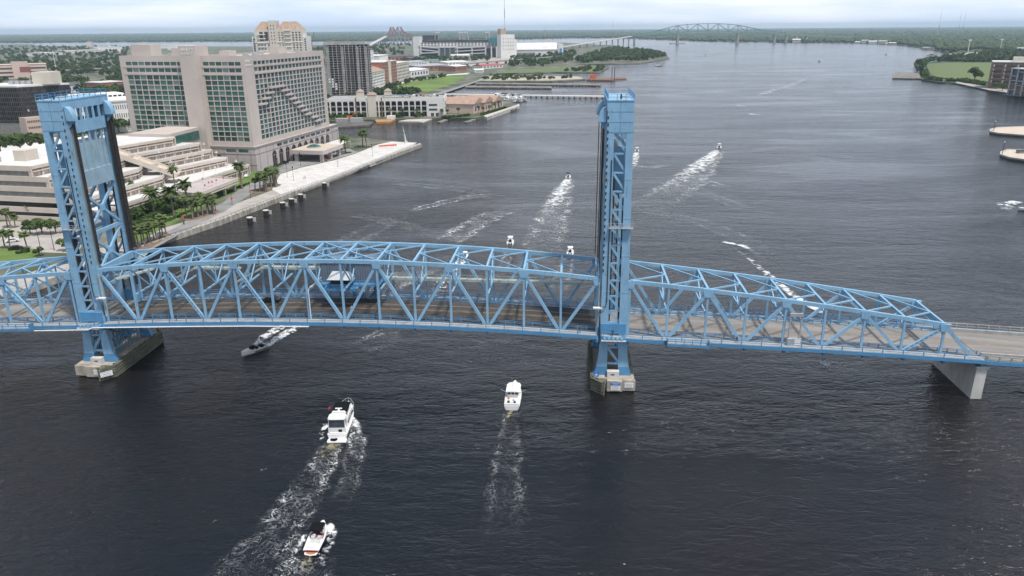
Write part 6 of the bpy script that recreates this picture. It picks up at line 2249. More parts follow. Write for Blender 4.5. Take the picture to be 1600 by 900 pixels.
H_ = hgt((590, 137), (590, 112))
pbox(bb, 'wall', 'white_wall', 0, L_, 0, 30, 0, H_)
gable(bb, 0, L_, 0, 30, H_ + .01, H_ + 5, 'terracotta', 'x')
wins(bb, 1, L_ - 1, 1, H_ - 1, 9, 5, .5, .5, 'dim_glass')
for k, (nm, lab, pa, pb, d, top, wm, rm) in enumerate((
        ('white_block', 'plain white windowless block behind the brick apartments', (594, 121), (608, 117), 35, 88, 'white_wall', 'white_membrane'),
        ('slim_block', 'slim white tower just right of the bare concrete tower', (578, 124), (586, 123), 25, 80, 'white_wall', 'white_membrane'),
        ('low_warehouse', 'white roofed warehouse right of the brick apartments', (642, 121), (670, 117), 50, 111, 'white_wall', 'white_membrane'),
        ('low_warehouse', 'long warehouse with blue grey roof beyond the field', (655, 111), (700, 108), 60, 104, 'brick', 'galvanised'),
        ('low_warehouse', 'green roofed market hall in front of the stadium', (668, 100), (712, 99), 60, 95, 'white_wall', 'roof_green'),
        ('low_warehouse', 'dark roofed hall left of the stadium', (610, 97), (648, 94.5), 70, 89, 'brick', 'roof_dark'),
        ('low_warehouse', 'long dark roofed shed below the stadium ramps', (640, 97), (676, 96), 50, 91, 'brown_brick', 'roof_dark'),
        ('low_warehouse', 'white sheds at the end of the field', (700, 104), (735, 102), 50, 98, 'white_wall', 'white_membrane'),
        ('low_warehouse', 'tan walled depot right of the market hall', (706, 96), (735, 95.5), 40, 87, 'tan_wall', 'white_membrane'),
        ('low_warehouse', 'red brick depot at the corner of the field', (712, 112), (730, 110.5), 40, 104, 'brick', 'white_membrane'),
        ('low_warehouse', 'long shed with bright red roof beside the flyover', (754, 108), (786, 105.5), 25, 103, 'white_wall', 'roof_red'),
        ('low_warehouse', 'white trailers parked by the field corner', (742, 113.5), (756, 113), 10, 110, 'white_wall', 'white_membrane'),
        ('low_warehouse', 'blue grey roofed shed left of the market hall', (640, 106), (668, 103.5), 40, 98, 'white_wall', 'galvanised'))):
    t_, L_ = site(nm, lab, 'building', pa, pb, group='sheds and blocks behind the field')
    H_ = max(4, hgt(pa, (pa[0], top)))
    pbox(t_, 'wall', wm, 0, L_, 0, d, 0, H_)
    if nm == 'low_warehouse':
        gable(t_, 0, L_, 0, d, H_ + .01, H_ + 2.5, rm, 'x', .6)
        wins(t_, 2, L_ - 2, .5, H_ - .5, 6, 1, .5, .5)
    else:
        pbox(t_, 'roof', rm, -.5, L_ + .5, -.5, d, H_ + .01, H_ + 1)
        wins(t_, 1, L_ - 1, H_ * .3, H_ - 2, 3, 5, .3, .3) if nm == 'slim_block' else None

st, Ls = site('stadium', 'large grey stadium with white ramps and leaning light towers on the skyline', 'stadium', (652, 90), (784, 89.5))
pz = lambda y: hgt((715, 90), (715, y))
X = lambda px_: Ls * (px_ - 652) / 132
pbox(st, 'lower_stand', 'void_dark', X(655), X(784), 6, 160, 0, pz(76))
pbox(st, 'concourse_band', 'raw_concrete', X(654), X(786), 4, 170, pz(76) + .1, pz(72))
pbox(st, 'upper_stand', 'white_wall', X(656), X(784), 6, 165, pz(72) + .1, pz(66))
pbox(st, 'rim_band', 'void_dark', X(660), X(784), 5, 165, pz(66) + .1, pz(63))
wins(st, X(657), X(783), pz(72), pz(66), 24, 2, .55, .55, 'void_dark', y=5.9, name='opening')
for (xa, xb, ya, yb) in ((658, 688, 72.5, 75.5), (658, 688, 77.5, 80.5), (658, 690, 83, 82), (712, 760, 75.5, 73), (712, 760, 80.5, 78), (716, 760, 85, 83)):
    part(st, 'ramp', 'steel_white', lambda b: b.beam((X(xa), 2, pz(ya)), (X(xb), 2, pz(yb)), 5, 2.4))
for xa in (658, 686, 715, 738, 759, 768, 776):
    pbox(st, 'ramp_column', 'white_wall', X(xa) - 1.6, X(xa) + 1.6, 0, 4, 0, pz(73))
pbox(st, 'glass_entrance', 'dim_glass', X(688), X(712), -2, 5, 0, pz(74.5))
pbox(st, 'entrance_lintel', 'white_wall', X(686), X(714), -3, 4, pz(74.5) + .1, pz(72.5))
for k in range(4):
    pbox(st, 'entrance_mullion', 'white_wall', X(688 + 8 * k) - .5, X(688 + 8 * k) + .5, -2.6, -2.05, 0, pz(74.5))
pbox(st, 'scoreboard', 'void_dark', X(647), X(672), 120, 130, pz(68), pz(55.5))
pbox(st, 'video_screen', 'teal_screen', X(764), X(783), -1, 4, pz(67.5), pz(61))
pbox(st, 'end_wall', 'white_wall', X(646), X(656), 4, 40, 0, pz(57))
for xa in (680, 719, 727, 760):
    for dx in (0, 5):
        part(st, 'light_tower', 'steel_white', lambda b: b.beam((X(xa + dx), 10, pz(63)), (X(xa + dx + (2.2 if xa < 700 else -.8)), 0, pz(51)), 2.4, 2.4))
    part(st, 'light_bank', 'steel_white', lambda b: b.beam((X(xa + (2 if xa < 700 else -1)), 0, pz(51)), (X(xa + (8 if xa < 700 else 5)), 0, pz(50.5)), 3, 3))
pt, Lp = site('press_tower', 'tall white windowless tower at the right end of the stadium', 'building', (783, 91), (806, 90.5))
Hp = hgt((790, 91), (790, 54))
pbox(pt, 'wall', 'white_wall', 0, Lp * .92, 0, 30, 0, Hp)
pbox(pt, 'upper_block', 'tan_wall', Lp * .02, Lp * .38, 4, 26, Hp + .02, Hp + 14)
pbox(pt, 'side_block', 'white_wall', Lp * .92 + .02, Lp * 1.1, 4, 28, 0, Hp * .78)
wins(pt, Lp * .1, Lp * .9, Hp * .3, Hp * .9, 5, 4, .2, .4, 'dim_glass')

# practice hall with curved white roof
ph, Lq = site('practice_hall', 'long white practice hall with curved roof right of the stadium', 'hall', (800, 87), (872, 86))
zz1, zz2 = hgt((836, 86.5), (836, 77.5)), hgt((836, 86.5), (836, 67))
pbox(ph, 'wall', 'steel_white', 0, Lq, 0, 70, 0, zz1)
m = MB()
n_ = 10
rings = []
for x in (-2, Lq + 2):
    rings.append([(x, -2 + 74 * k / n_, zz1 + .05 + (zz2 - zz1) * math.sin(math.pi * k / n_) ** .7) for k in range(n_ + 1)])
m.loft(rings)
m.build('curved_roof', 'white_membrane', ph)
pbox(ph, 'end_gable', 'steel_white', Lq + .02, Lq + 14, -4, 50, 0, zz2 * .9)
pbox(ph, 'logo_panel', 'sign_blue', Lq + 3, Lq + 10, -4.3, -4.02, zz1 * .55, zz1 * 1.15)
pbox(ph, 'lower_wall_panel', 'grey_panel', 2, Lq * .5, -.4, -.05, 0, zz1 * .5)  # grey panel over the lower part of the hall's front wall
fl, Lf_ = site('flyover', 'long concrete road flyover running past the stadium', 'flyover', (726, 106), (885, 92))
pbox(fl, 'road_deck', 'raw_concrete', 0, Lf_, 0, 14, 6, 7.8)
pbox(fl, 'parapet', 'raw_concrete', 0, Lf_, -.4, 0, 6.4, 8.8)
for k in range(12):
    x = Lf_ * (k + .5) / 12
    pbox(fl, 'support', 'raw_concrete', x - 1, x + 1, 4, 9, 0, 6)
# small trees of the point seen one by one
# ---- masts
for lab, px_, pb_, pt_, r0 in (('tall red and white lattice mast rising out of the picture beside the stadium', 789, 88, -3, 1.5), ('thin dark mast above the practice hall', 852, 72, 38, 1.0),
                               ('thin mast left of the green bridge', 957, 70, 27, 1.0), ('slender mast on the right horizon, leftmost of three', 1464, 62, -4, 1.2), ('slender mast on the right horizon, middle of three', 1495, 62, 2, 1.0), ('slender mast on the right horizon, rightmost of three', 1502, 62, 6, 1.0)):
    x, y = G(px_, pb_, 2)
    Ht = min(RAYZ(px_, pt_, y)[1], 150)
    t_ = thing('radio_mast', lab, 'mast', (x, y, 2), 0, local=(x, y, 2))
    ns = 6
    for k in range(ns):
        z0, z1 = 2 + (Ht - 2) * k / ns, 2 + (Ht - 2) * (k + 1) / ns
        part(t_, 'mast_section', 'mast_red' if k % 2 == 0 else 'steel_white', lambda b: b.tube([(x, y, z0), (x, y, z1)], [r0 * (1 - .1 * k), r0 * (.9 - .1 * k)], 4))

# ---- maroon cantilever bridge far left, green cantilever bridge far centre
mbY = G(624, 67, 0)[1]
mx0 = lambda px_, py_: RAYZ(px_, py_, mbY)
mb = thing('maroon_bridge', 'distant maroon cantilever truss bridge with twin peaks on the skyline', 'bridge', (*G(624, 67, 0), 0), 0, local=(*G(624, 67, 0), 0))
topc = [(603, 57), (606, 51.5), (610, 47), (614, 42.5), (618, 49), (622, 42.5), (626, 42.5), (630, 49), (636, 53), (641, 55), (646, 57)]
topc = [(603, 56.5), (607, 51), (610, 42.5), (613.5, 42.5), (617.5, 49), (621, 42.5), (626, 42.5), (630, 49.5), (637, 53), (645, 55)]
botc = [(603, 58.5), (607, 57.5), (610, 56.5), (613.5, 55.8), (617.5, 55), (621, 54.3), (626, 54.3), (630, 55), (637, 57), (645, 59)]
for dy in (0, 22):
    for chain, nm in ((topc, 'top_chord'), (botc, 'bottom_chord')):
        for i in range(len(chain) - 1):
            a, b_ = mx0(*chain[i]), mx0(*chain[i + 1])
            part(mb, nm, 'maroon_steel', lambda b: b.beam((a[0], mbY + dy, a[1]), (b_[0], mbY + dy, b_[1]), 2.6, 2.8))
    for i in range(len(topc)):
        a, b_ = mx0(*topc[i]), mx0(*botc[i])
        part(mb, 'vertical', 'maroon_steel', lambda b: b.beam((a[0], mbY + dy, a[1]), (b_[0], mbY + dy, b_[1]), 2.2, 2.2))
        if i < len(topc) - 1:
            c_ = mx0(*botc[i + 1])
            part(mb, 'diagonal', 'maroon_steel', lambda b: b.beam((a[0], mbY + dy, a[1]), (c_[0], mbY + dy, c_[1]), 1.8, 1.8))
for px_ in (610, 614, 620, 626, 632, 638, 644):
    a = mx0(px_, 57)
    part(mb, 'pier', 'raw_concrete', lambda b: b.box(a[0] - 2.5, a[0] + 2.5, mbY, mbY + 22, -1, a[1] - 2))
a, b_ = mx0(603, 57), G(574, 76, 2)
zl_ = RAYZ(574, 72.5, b_[1])[1]
part(mb, 'approach_deck', 'concrete', lambda b: b.beam((a[0], mbY + 8, a[1]), (b_[0], b_[1], zl_), 20, 3.5))
for k in range(9):
    f_ = (k + .5) / 9
    x, y, z = a[0] + (b_[0] - a[0]) * f_, mbY + 8 + (b_[1] - mbY - 8) * f_, a[1] + (zl_ - a[1]) * f_
    part(mb, 'approach_pier', 'raw_concrete', lambda b: b.box(x - 2.5, x + 2.5, y - 6, y + 6, 0, z - 1.7))

gA, gB = G(1060, 68.5, 0), G(1154, 67.5, 0)
gb = thing('green_bridge', 'distant green cantilever truss bridge arching over the river', 'bridge', (*gA, 0), 0, local=(*gA, 0))


def gpt(px_, py_):                             # on the vertical plane through both piers
    f_ = (px_ - 1060) / 94
    y = gA[1] + (gB[1] - gA[1]) * f_
    x, z = RAYZ(px_, py_, y)
    return x, y, z


gt = [(987, 53.5), (1002, 52.5), (1017, 50.5), (1032, 47), (1046, 43), (1060, 39.8), (1075, 38.3), (1091, 37.3), (1107, 36.8), (1123, 36.8), (1139, 37.8), (1154, 39.3), (1168, 42), (1182, 45), (1197, 47.5), (1212, 49)]
gbt = [(987, 56), (1002, 56), (1017, 55.2), (1032, 53.6), (1046, 52.6), (1060, 51.6), (1075, 49.5), (1091, 48.8), (1107, 48.5), (1123, 48.7), (1139, 49.2), (1154, 50.6), (1168, 50.5), (1182, 50.8), (1197, 51.2), (1212, 52)]
for dy in (0, 20):
    T = [Vector(gpt(*q)) + Vector((0, dy, 0)) for q in gt]
    B = [Vector(gpt(*q)) + Vector((0, dy, 0)) for q in gbt]
    for i in range(len(T)):
        part(gb, 'vertical', 'green_steel', lambda b: b.beam(T[i], B[i], 1.6, 1.6))
        if i < len(T) - 1:
            part(gb, 'top_chord', 'green_steel', lambda b: b.beam(T[i], T[i + 1], 2.0, 2.2))
            part(gb, 'bottom_chord', 'green_steel', lambda b: b.beam(B[i], B[i + 1], 2.0, 2.2))
            p_, q_ = (T[i], B[i + 1]) if i % 2 else (B[i], T[i + 1])
            part(gb, 'diagonal', 'green_steel', lambda b: b.beam(p_, q_, 1.4, 1.4))
D = [Vector(gpt(*q)) + Vector((0, 10, 0)) for q in ((987, 57), (1060, 53.4), (1107, 52.4), (1154, 52.4), (1212, 54), (1260, 55.2), (1330, 58))]
for i in range(len(D) - 1):
    part(gb, 'road_deck', 'green_steel' if i < 4 else 'raw_concrete', lambda b: b.beam(D[i], D[i + 1], 18, 2.6))
for px_, py_ in ((1060, 53), (1154, 52.5), (1212, 54.5), (992, 57.5), (1230, 55), (1246, 55.5), (1262, 56)):
    x, y, z = gpt(px_, py_)
    for dy in ((-4, 22) if px_ in (1060, 1154) else (3, 15)):
        part(gb, 'pier_leg', 'raw_concrete', lambda b: b.box(x - 4, x + 4, y + dy, y + dy + 6, -1, z - 1))
    if px_ in (1060, 1154):
        part(gb, 'pier_base', 'raw_concrete', lambda b: b.box(x - 34, x + 34, y - 14, y + 34, -1, 3))
ra_, rb_ = Vector(gpt(987, 57)) + Vector((0, 10, 0)), Vector((*G(862, 78, 2), 6.0))
part(gb, 'approach_deck', 'concrete', lambda b: b.beam(ra_, rb_, 16, 3))
for k in range(12):
    p_ = ra_.lerp(rb_, (k + .5) / 12)
    part(gb, 'approach_pier', 'raw_concrete', lambda b: b.box(p_.x - 2, p_.x + 2, p_.y - 5, p_.y + 5, 0, p_.z - 1.4))

# ---- right bank buildings
ri, Li = site('brick_offices', 'brown brick block with balcony bands on the right bank', 'building', (1544, 138), (1620, 140), 2)
Hi = hgt((1560, 138), (1560, 97.5), 2)
pbox(ri, 'wall', 'brown_brick', 0, Li, 0, 40, 0, Hi)
pbox(ri, 'roof', 'white_membrane', -.5, Li + .5, -.5, 40, Hi + .01, Hi + 1)
for j in range(4):
    z = Hi * (.2 + .2 * j)
    for x0, x1 in ((1.5, Li * .22), (Li * .28, Li * .48), (Li * .55, Li * .75)):
        pbox(ri, 'balcony_recess', 'void_dark', x0, x1, -.15, .1, z, z + Hi * .09)
        pbox(ri, 'balcony_front', 'brown_brick', x0, x1, -1.2, -.2, z - 1.2, z + .1)
for x in (0.2, Li * .24, Li * .5):
    wins(ri, x, x + 3, Hi * .2, Hi * .96, 1, 5, .5, .6, 'cream_wall', y=-.1, name='corner_bay')
pbox(ri, 'penthouse', 'cream_wall', Li * .42, Li * .72, 8, 24, Hi + 1.01, Hi + 6)
rw, Lr_ = site('white_condominium', 'pale blue and white condominium with glass balconies at the right frame edge', 'apartment building', (1574, 147), (1650, 156), 2)
Hr = hgt((1580, 147), (1580, 106), 2)
pbox(rw, 'wall', 'brown_brick', 0, Lr_, 1, 30, 0, Hr * .45)
pbox(rw, 'glass_wall', 'dim_glass', 0, Lr_, 1, 30, Hr * .45 + .02, Hr - 1)
pbox(rw, 'roof', 'steel_white', -.8, Lr_, -.8, 30, Hr - .98, Hr)
for k in range(8):
    x = Lr_ * k / 7
    pbox(rw, 'column', 'steel_white', x - .5, x + .5, -.6, .9, 0, Hr - 1)
for j in range(5):
    z = Hr * (.18 + .17 * j)
    for k in range(7):
        if (k + j) % 3 != 1:
            pbox(rw, 'balcony', 'steel_white', Lr_ * k / 7 + .6, Lr_ * (k + 1) / 7 - .6, -.9, .9, z, z + .5)
            pbox(rw, 'balcony_glass', 'dim_glass', Lr_ * k / 7 + .6, Lr_ * (k + 1) / 7 - .6, -.85, -.75, z + .52, z + 1.4)
pbox(rw, 'pool_terrace', 'teal_screen', Lr_ * .05, Lr_ * .45, -9, -5, 0.05, .3)
x, y = G(1522, 128, 2)
place_tree('meadow_oak', *OAK[1], x, y, 2, 1.75, .5, 'single broad dark tree on the right bank meadow beside the brick block', None)
x, y = G(1556, 139, 2)
place_tree('meadow_oak', *OAK[2], x, y, 2, .75, 1.5, 'small tree in front of the brown brick block', None)
x, y = G(1566, 142, 2)
place_tree('meadow_oak', *OAK[3], x, y, 2, .8, 2.5, 'small tree between the brick block and the white condominium', None)
hedge([(1446, 124), (1470, 127), (1500, 128), (1540, 134)], 5, 5, 'dark scrub along the waterline of the right bank meadow', 60, 1.2)
hedge([(1436, 103), (1448, 97), (1462, 95.5), (1500, 96), (1560, 96), (1620, 97)], 7, 9, 'dense tree line along the far edge of the right bank meadow', 70, 1.6)
hedge([(1440, 104), (1444, 112), (1446, 120)], 5, 5, 'dark scrub at the tip of the right bank', 60, 1.2)
for k, (px_, py_) in enumerate(((1512, 84), (1562, 82))):
    x, y = G(px_, py_, 2)
    t_ = thing('floodlight_mast', ['pale sports floodlight mast above the right bank trees, left one', 'pale sports floodlight mast above the right bank trees, right one'][k], 'mast', (x, y, 2), 0, local=(0, 0, 0))
    part(t_, 'pole', 'steel_white', lambda b: b.tube([(0, 0, 0), (0, 0, 34)], .9, 6))
    part(t_, 'lamp_bank', 'steel_white', lambda b: b.box(-4, 4, -.5, .5, 33, 36))
# boathouses and docks on the far right shore
for k, (pa, pb, top, wm) in enumerate((((1336, 67.5), (1344, 67.5), 64.5, 'white_wall'), ((1346, 67.3), (1356, 67.3), 62, 'steel_white'), ((1357, 68), (1370, 68), 63.5, 'white_wall'), ((1372, 68.5), (1384, 68.6), 62.8, 'cream_wall'), ((1388, 69.4), (1398, 69.5), 66, 'tan_wall'), ((1440, 76.5), (1450, 77), 73, 'tan_wall'), ((1238, 66), (1250, 66), 60.5, 'cream_wall'), ((1590, 82), (1604, 82), 74, 'white_wall'))):
    labs = ['white boathouse leftmost on the far right shore', 'tall pale boathouse on the far right shore', 'white long boathouse in the middle of the far right shore', 'cream boathouse on the far right shore', 'low tan dock house right of the boathouses', 'tan dock house nearest the right bank beach',
            'cream shore building below the end of the green bridge', 'white house among the right bank trees at the frame edge']
    t_, L_ = site('boathouse', labs[k], 'boathouse', pa, pb, 2)
    H_ = max(5, hgt(pa, (pa[0], top), 2))
    pbox(t_, 'wall', wm, 0, L_, -2, 20, -1, H_ * .7)
    gable(t_, 0, L_, -2, 20, H_ * .7 + .02, H_, 'galvanised' if k % 2 else 'white_membrane', 'x', 1)
# ---- two round ended piers at the right frame edge
for lab, px in (('upper pale promenade pier at the right frame edge', [(1547, 205.5), (1560, 208), (1600, 211), (1680, 214), (1680, 199), (1600, 197.5), (1560, 199), (1547, 202)]),
                ('lower pale promenade pier at the right frame edge', [(1563, 241), (1578, 246), (1600, 249), (1680, 258), (1680, 238), (1600, 234), (1575, 233.5), (1564, 237)])):
    t_, pts = slab('promenade_pier', lab, 'pier', px, 1.0, 1.7, 'pavement', 1.7)
    MB().prism(pts, -1, .98).build('pier_wall', 'void_dark', t_)
    inn = [((p_[0] * .9 + sum(q[0] for q in pts) / len(pts) * .1), (p_[1] * .9 + sum(q[1] for q in pts) / len(pts) * .1)) for p_ in pts]
    MB().sheet(inn, 1.71).build('paving', 'ramp_paving', t_)
    for i in range(len(pts)):
        a, b_ = pts[i], pts[(i + 1) % len(pts)]
        part(t_, 'kerb', 'plaza_white', lambda b: b.beam((*a, 1.8), (*b_, 1.8), .3, .3))
    for f_ in (.08, .5):
        x, y = pts[0][0] + (pts[3][0] - pts[0][0]) * f_ + 1, pts[0][1] + (pts[3][1] - pts[0][1]) * f_ + 5
        part(t_, 'lamp_post', 'rubber', lambda b: b.tube([(x, y, 1.7), (x, y, 8.5)], .14, 6))
        part(t_, 'lamp_head', 'white_metal', lambda b: b.tube([(x, y, 8.5), (x, y, 9.1)], [.35, .2], 8))
x, y = G(1592, 240, 1.7)
t_ = thing('kiosk', 'small dark kiosk on the lower promenade pier', 'kiosk', (x, y, 1.7), 0, local=(0, 0, 0))
pbox(t_, 'wall', 'grey_panel', 0, 5, 0, 3, 0, 1.6)
pbox(t_, 'roof', 'void_dark', -.3, 5.3, -.3, 3.3, 1.61, 1.9)


# ------------------------------------------------------------------ boats, wakes, people, street furniture
mat('gelcoat', (0.78, 0.78, 0.77), var=0.03, rough=0.25)
mat('canvas_black', (0.008, 0.009, 0.011), var=0.2, rough=1.0, spec=0.1)
mat('boat_interior', (0.45, 0.45, 0.44), c2=(0.60, 0.60, 0.58), scale=1.5, rough=0.7)
mat('teak', (0.36, 0.17, 0.06), c2=(0.46, 0.25, 0.11), scale=2, rough=0.7)
mat('hull_red', (0.20, 0.02, 0.03), var=0.1, rough=0.3)
mat('hull_teal', (0.10, 0.45, 0.42), var=0.1, rough=0.35)
mat('hull_navy', (0.02, 0.05, 0.20), var=0.1, rough=0.35)
mat('flag_red', (0.48, 0.04, 0.05), var=0.05, rough=0.8)
mat('flag_blue', (0.03, 0.05, 0.30), var=0.05, rough=0.8)
mat('banner_red', (0.62, 0.10, 0.05), var=0.05, rough=0.7)


def foam_mat(name, kind, strength=1.0, scale=0.45, tint=(0.80, 0.82, 0.83), thr=(0.5, 0.62)):
    m = bpy.data.materials.new(name)
    m.use_nodes = True
    t = m.node_tree
    n, l = t.nodes, t.links
    b = n['Principled BSDF']
    b.inputs['Base Color'].default_value = (*tint, 1)
    b.inputs['Roughness'].default_value = 0.75
    co = n.new('ShaderNodeTexCoord')
    uv = n.new('ShaderNodeUVMap')
    sep = n.new('ShaderNodeSeparateXYZ')
    l.new(uv.outputs['UV'], sep.inputs['Vector'])

    def mth(op, a, b_=None, val=None, clamp=False):
        x = n.new('ShaderNodeMath')
        x.operation = op
        x.use_clamp = clamp
        for i, s in enumerate((a, b_)):
            if s is None:
                continue
            if isinstance(s, (int, float)):
                x.inputs[i].default_value = s
            else:
                l.new(s, x.inputs[i])
        if val is not None:
            x.inputs[1].default_value = val
        return x.outputs[0]

    def noise(sc_, det=5, dist=0.6, rough=.6, off=0.0):
        mpn = n.new('ShaderNodeMapping')
        mpn.inputs['Location'].default_value = (off, off * .7, 0)
        l.new(co.outputs['Object'], mpn.inputs['Vector'])
        x = n.new('ShaderNodeTexNoise')
        x.inputs['Scale'].default_value = sc_
        x.inputs['Detail'].default_value = det
        x.inputs['Distortion'].default_value = dist
        x.inputs['Roughness'].default_value = rough
        l.new(mpn.outputs['Vector'], x.inputs['Vector'])
        return x.outputs['Fac']

    def sstep(v, lo, hi):
        x = n.new('ShaderNodeMapRange')
        x.interpolation_type = 'SMOOTHSTEP'
        x.inputs['From Min'].default_value = lo
        x.inputs['From Max'].default_value = hi
        l.new(v, x.inputs['Value'])
        return x.outputs['Result']
    # u in 0..1 across, v in 0..1 along (0 at the boat)
    ac = mth('ABSOLUTE', mth('SUBTRACT', sep.outputs['X'], .5))
    wob = mth('MULTIPLY', mth('SUBTRACT', noise(scale * .45, 3, .4, .5, 57.0), .5), .55)
    edge = sstep(mth('ADD', mth('SUBTRACT', .46, ac), wob), 0.0, .22)
    fade = mth('MULTIPLY', sstep(mth('SUBTRACT', 1.0, sep.outputs['Y']), 0.0, .55), sstep(sep.outputs['Y'], -.01, .05))
    if kind == 'web':
        nn = noise(scale, 3.2, 1.6, .5)
        ridge = mth('SUBTRACT', 1.0, mth('MULTIPLY', mth('ABSOLUTE', mth('SUBTRACT', nn, .5)), 2.0))
        line = sstep(ridge, 0.935, 0.99)
        nn2 = noise(scale * 2.1, 3, 1.4, .5, 13.0)
        ridge2 = mth('SUBTRACT', 1.0, mth('MULTIPLY', mth('ABSOLUTE', mth('SUBTRACT', nn2, .5)), 2.0))
        line2 = mth('MULTIPLY', sstep(ridge2, 0.94, 0.995), .55)
        patch = sstep(noise(scale * .5, 3, .3, .5, 31.0), .30, .56)
        sides = sstep(ac, .10, .34)
        dens = mth('ADD', mth('MULTIPLY', sides, .7), .3)
        f = mth('MULTIPLY', mth('MULTIPLY', mth('MAXIMUM', line, line2), mth('MULTIPLY', patch, dens)), mth('MULTIPLY', edge, fade))
    else:
        nn = noise(scale, 7, .7, .65)
        cut = mth('ADD', mth('MULTIPLY', sep.outputs['Y'], .22), mth('MULTIPLY', ac, .18))
        f = sstep(mth('SUBTRACT', nn, cut), thr[0] - .14, thr[1] - .06)
        f = mth('MULTIPLY', f, mth('MULTIPLY', edge, fade))
    f = mth('MULTIPLY', f, float(strength), clamp=True)
    tr = n.new('ShaderNodeBsdfTransparent')
    ms = n.new('ShaderNodeMixShader')
    l.new(f, ms.inputs['Fac'])
    l.new(tr.outputs['BSDF'], ms.inputs[1])
    l.new(b.outputs['BSDF'], ms.inputs[2])
    l.new(ms.outputs['Shader'], n['Material Output'].inputs['Surface'])
    M[name] = m


foam_mat('foam_web', 'web', .8, .5)
foam_mat('foam_web_faint', 'web', .38, .4)
foam_mat('foam_web_far', 'web', 1.0, .26)
foam_mat('foam_dense', 'dense', 1.0, .8)
foam_mat('foam_strong', 'dense', 1.0, .8, thr=(.40, .54))
foam_mat('foam_far', 'dense', .95, .35, thr=(.44, .6))
foam_mat('foam_brown', 'dense', .75, .7, tint=(0.36, 0.31, 0.20))
foam_mat('foam_slick', 'dense', .5, .12, tint=(0.70, 0.72, 0.74), thr=(.52, .66))
WZ = [0.03]


def wake(px, widths, material, label, world=False, name='wake_foam', seg=40):
    pts = px if world else [G(x, y, 0) for x, y in px]
    pts = np.array(pts, float)
    d = np.r_[0, np.cumsum(np.hypot(*np.diff(pts, axis=0).T))]
    t = np.linspace(0, d[-1], seg + 1)
    x, y = np.interp(t, d, pts[:, 0]), np.interp(t, d, pts[:, 1])
    # round the corners of the path
    for _ in range(4):
        x[1:-1] = (x[:-2] + 2 * x[1:-1] + x[2:]) / 4
        y[1:-1] = (y[:-2] + 2 * y[1:-1] + y[2:]) / 4
    w_ = np.interp(t, np.linspace(0, d[-1], len(widths)), widths)
    dx, dy = np.gradient(x), np.gradient(y)
    nn = np.hypot(dx, dy) + 1e-9
    nx, ny = -dy / nn, dx / nn
    K = 6
    V, UV = [], []
    WZ[0] += 0.004
    for i in range(seg + 1):
        for k in range(K + 1):
            o = (k / K - .5) * w_[i]
            V.append((x[i] + nx[i] * o, y[i] + ny[i] * o, WZ[0]))
            UV.append((k / K, i / seg))
    Fc = [(i * (K + 1) + k, (i + 1) * (K + 1) + k, (i + 1) * (K + 1) + k + 1, i * (K + 1) + k + 1) for i in range(seg) for k in range(K)]
    me = bpy.data.meshes.new(name)
    me.from_pydata(V, [], Fc)
    ul = me.uv_layers.new(name='UVMap')
    for lp in me.loops:
        ul.data[lp.index].uv = UV[lp.vertex_index]
    me.materials.append(M[material])
    me.update()
    o = bpy.data.objects.new(name, me)
    col.objects.link(o)
    tag(o, label, 'wake', kind='stuff')
    return o


# ---- boats (local +y is the bow)
def hull(L_, B, fb, draft=.35, bow=1.25, stern=.92, sheer=.35, n=14):
    rings = []
    for k in range(n + 1):
        t_ = k / n
        y = -L_ / 2 + L_ * t_
        hw_ = B / 2 * (stern + (1 - stern) * min(1, t_ * 3)) * (1 - max(0, (t_ - .45) / .55) ** (2.1 * bow / 1.25)) + .02
        zk = -draft * (1 - max(0, (t_ - .6) / .4) ** 2) + .25 * max(0, (t_ - .85) / .15)
        zs = fb + sheer * t_ * t_
        ch = hw_ * .82
        rings.append([(-hw_, y, zs), (-ch, y, .12 + .25 * t_), (0, y, zk), (ch, y, .12 + .25 * t_), (hw_, y, zs)])
    m = MB()
    m.loft(rings, cap=True, close=True)
    return m, rings


def boat(name, label, cat, x, y, head, parts_fn, group=None, scale=1.0, pitch=0.0):
    """head: compass angle of the bow, clockwise from +Y"""
    t_ = thing(name, label, cat, (x, y, 0.0), -head, group, local=(0, 0, 0))
    t_.scale = (scale,) * 3
    t_.rotation_euler.x = pitch
    parts_fn(t_)
    return t_


def rim(t_, rings, material='gelcoat', w_=.16, name='gunwale'):
    m = MB()
    m.tube([(r[0][0] * .97, r[0][1], r[0][2] + .03) for r in rings], w_ / 2, 5)
    m.build(name, material, t_)
    m = MB()
    m.tube([(r[-1][0] * .97, r[-1][1], r[-1][2] + .03) for r in rings], w_ / 2, 5)
    m.build(name, material, t_)


def rbox(t_, name, material, x0, x1, y0, y1, z0, z1, top=.85, bev=.12):
    """tapered, chamfered block"""
    cx_, cy_ = (x0 + x1) / 2, (y0 + y1) / 2

    def ring(z, s):
        a, b, c_, d = cx_ + (x0 - cx_) * s, cx_ + (x1 - cx_) * s, cy_ + (y0 - cy_) * s, cy_ + (y1 - cy_) * s
        e = bev * min(b - a, d - c_)
        return [(a + e, c_, z), (b - e, c_, z), (b, c_ + e, z), (b, d - e, z), (b - e, d, z), (a + e, d, z), (a, d - e, z), (a, c_ + e, z)]
    h_ = z1 - z0
    return MB().loft([ring(z0, 1), ring(z0 + h_ * .85, top + .15 * (1 - top)), ring(z1, top - .04)]).build(name, material, t_)


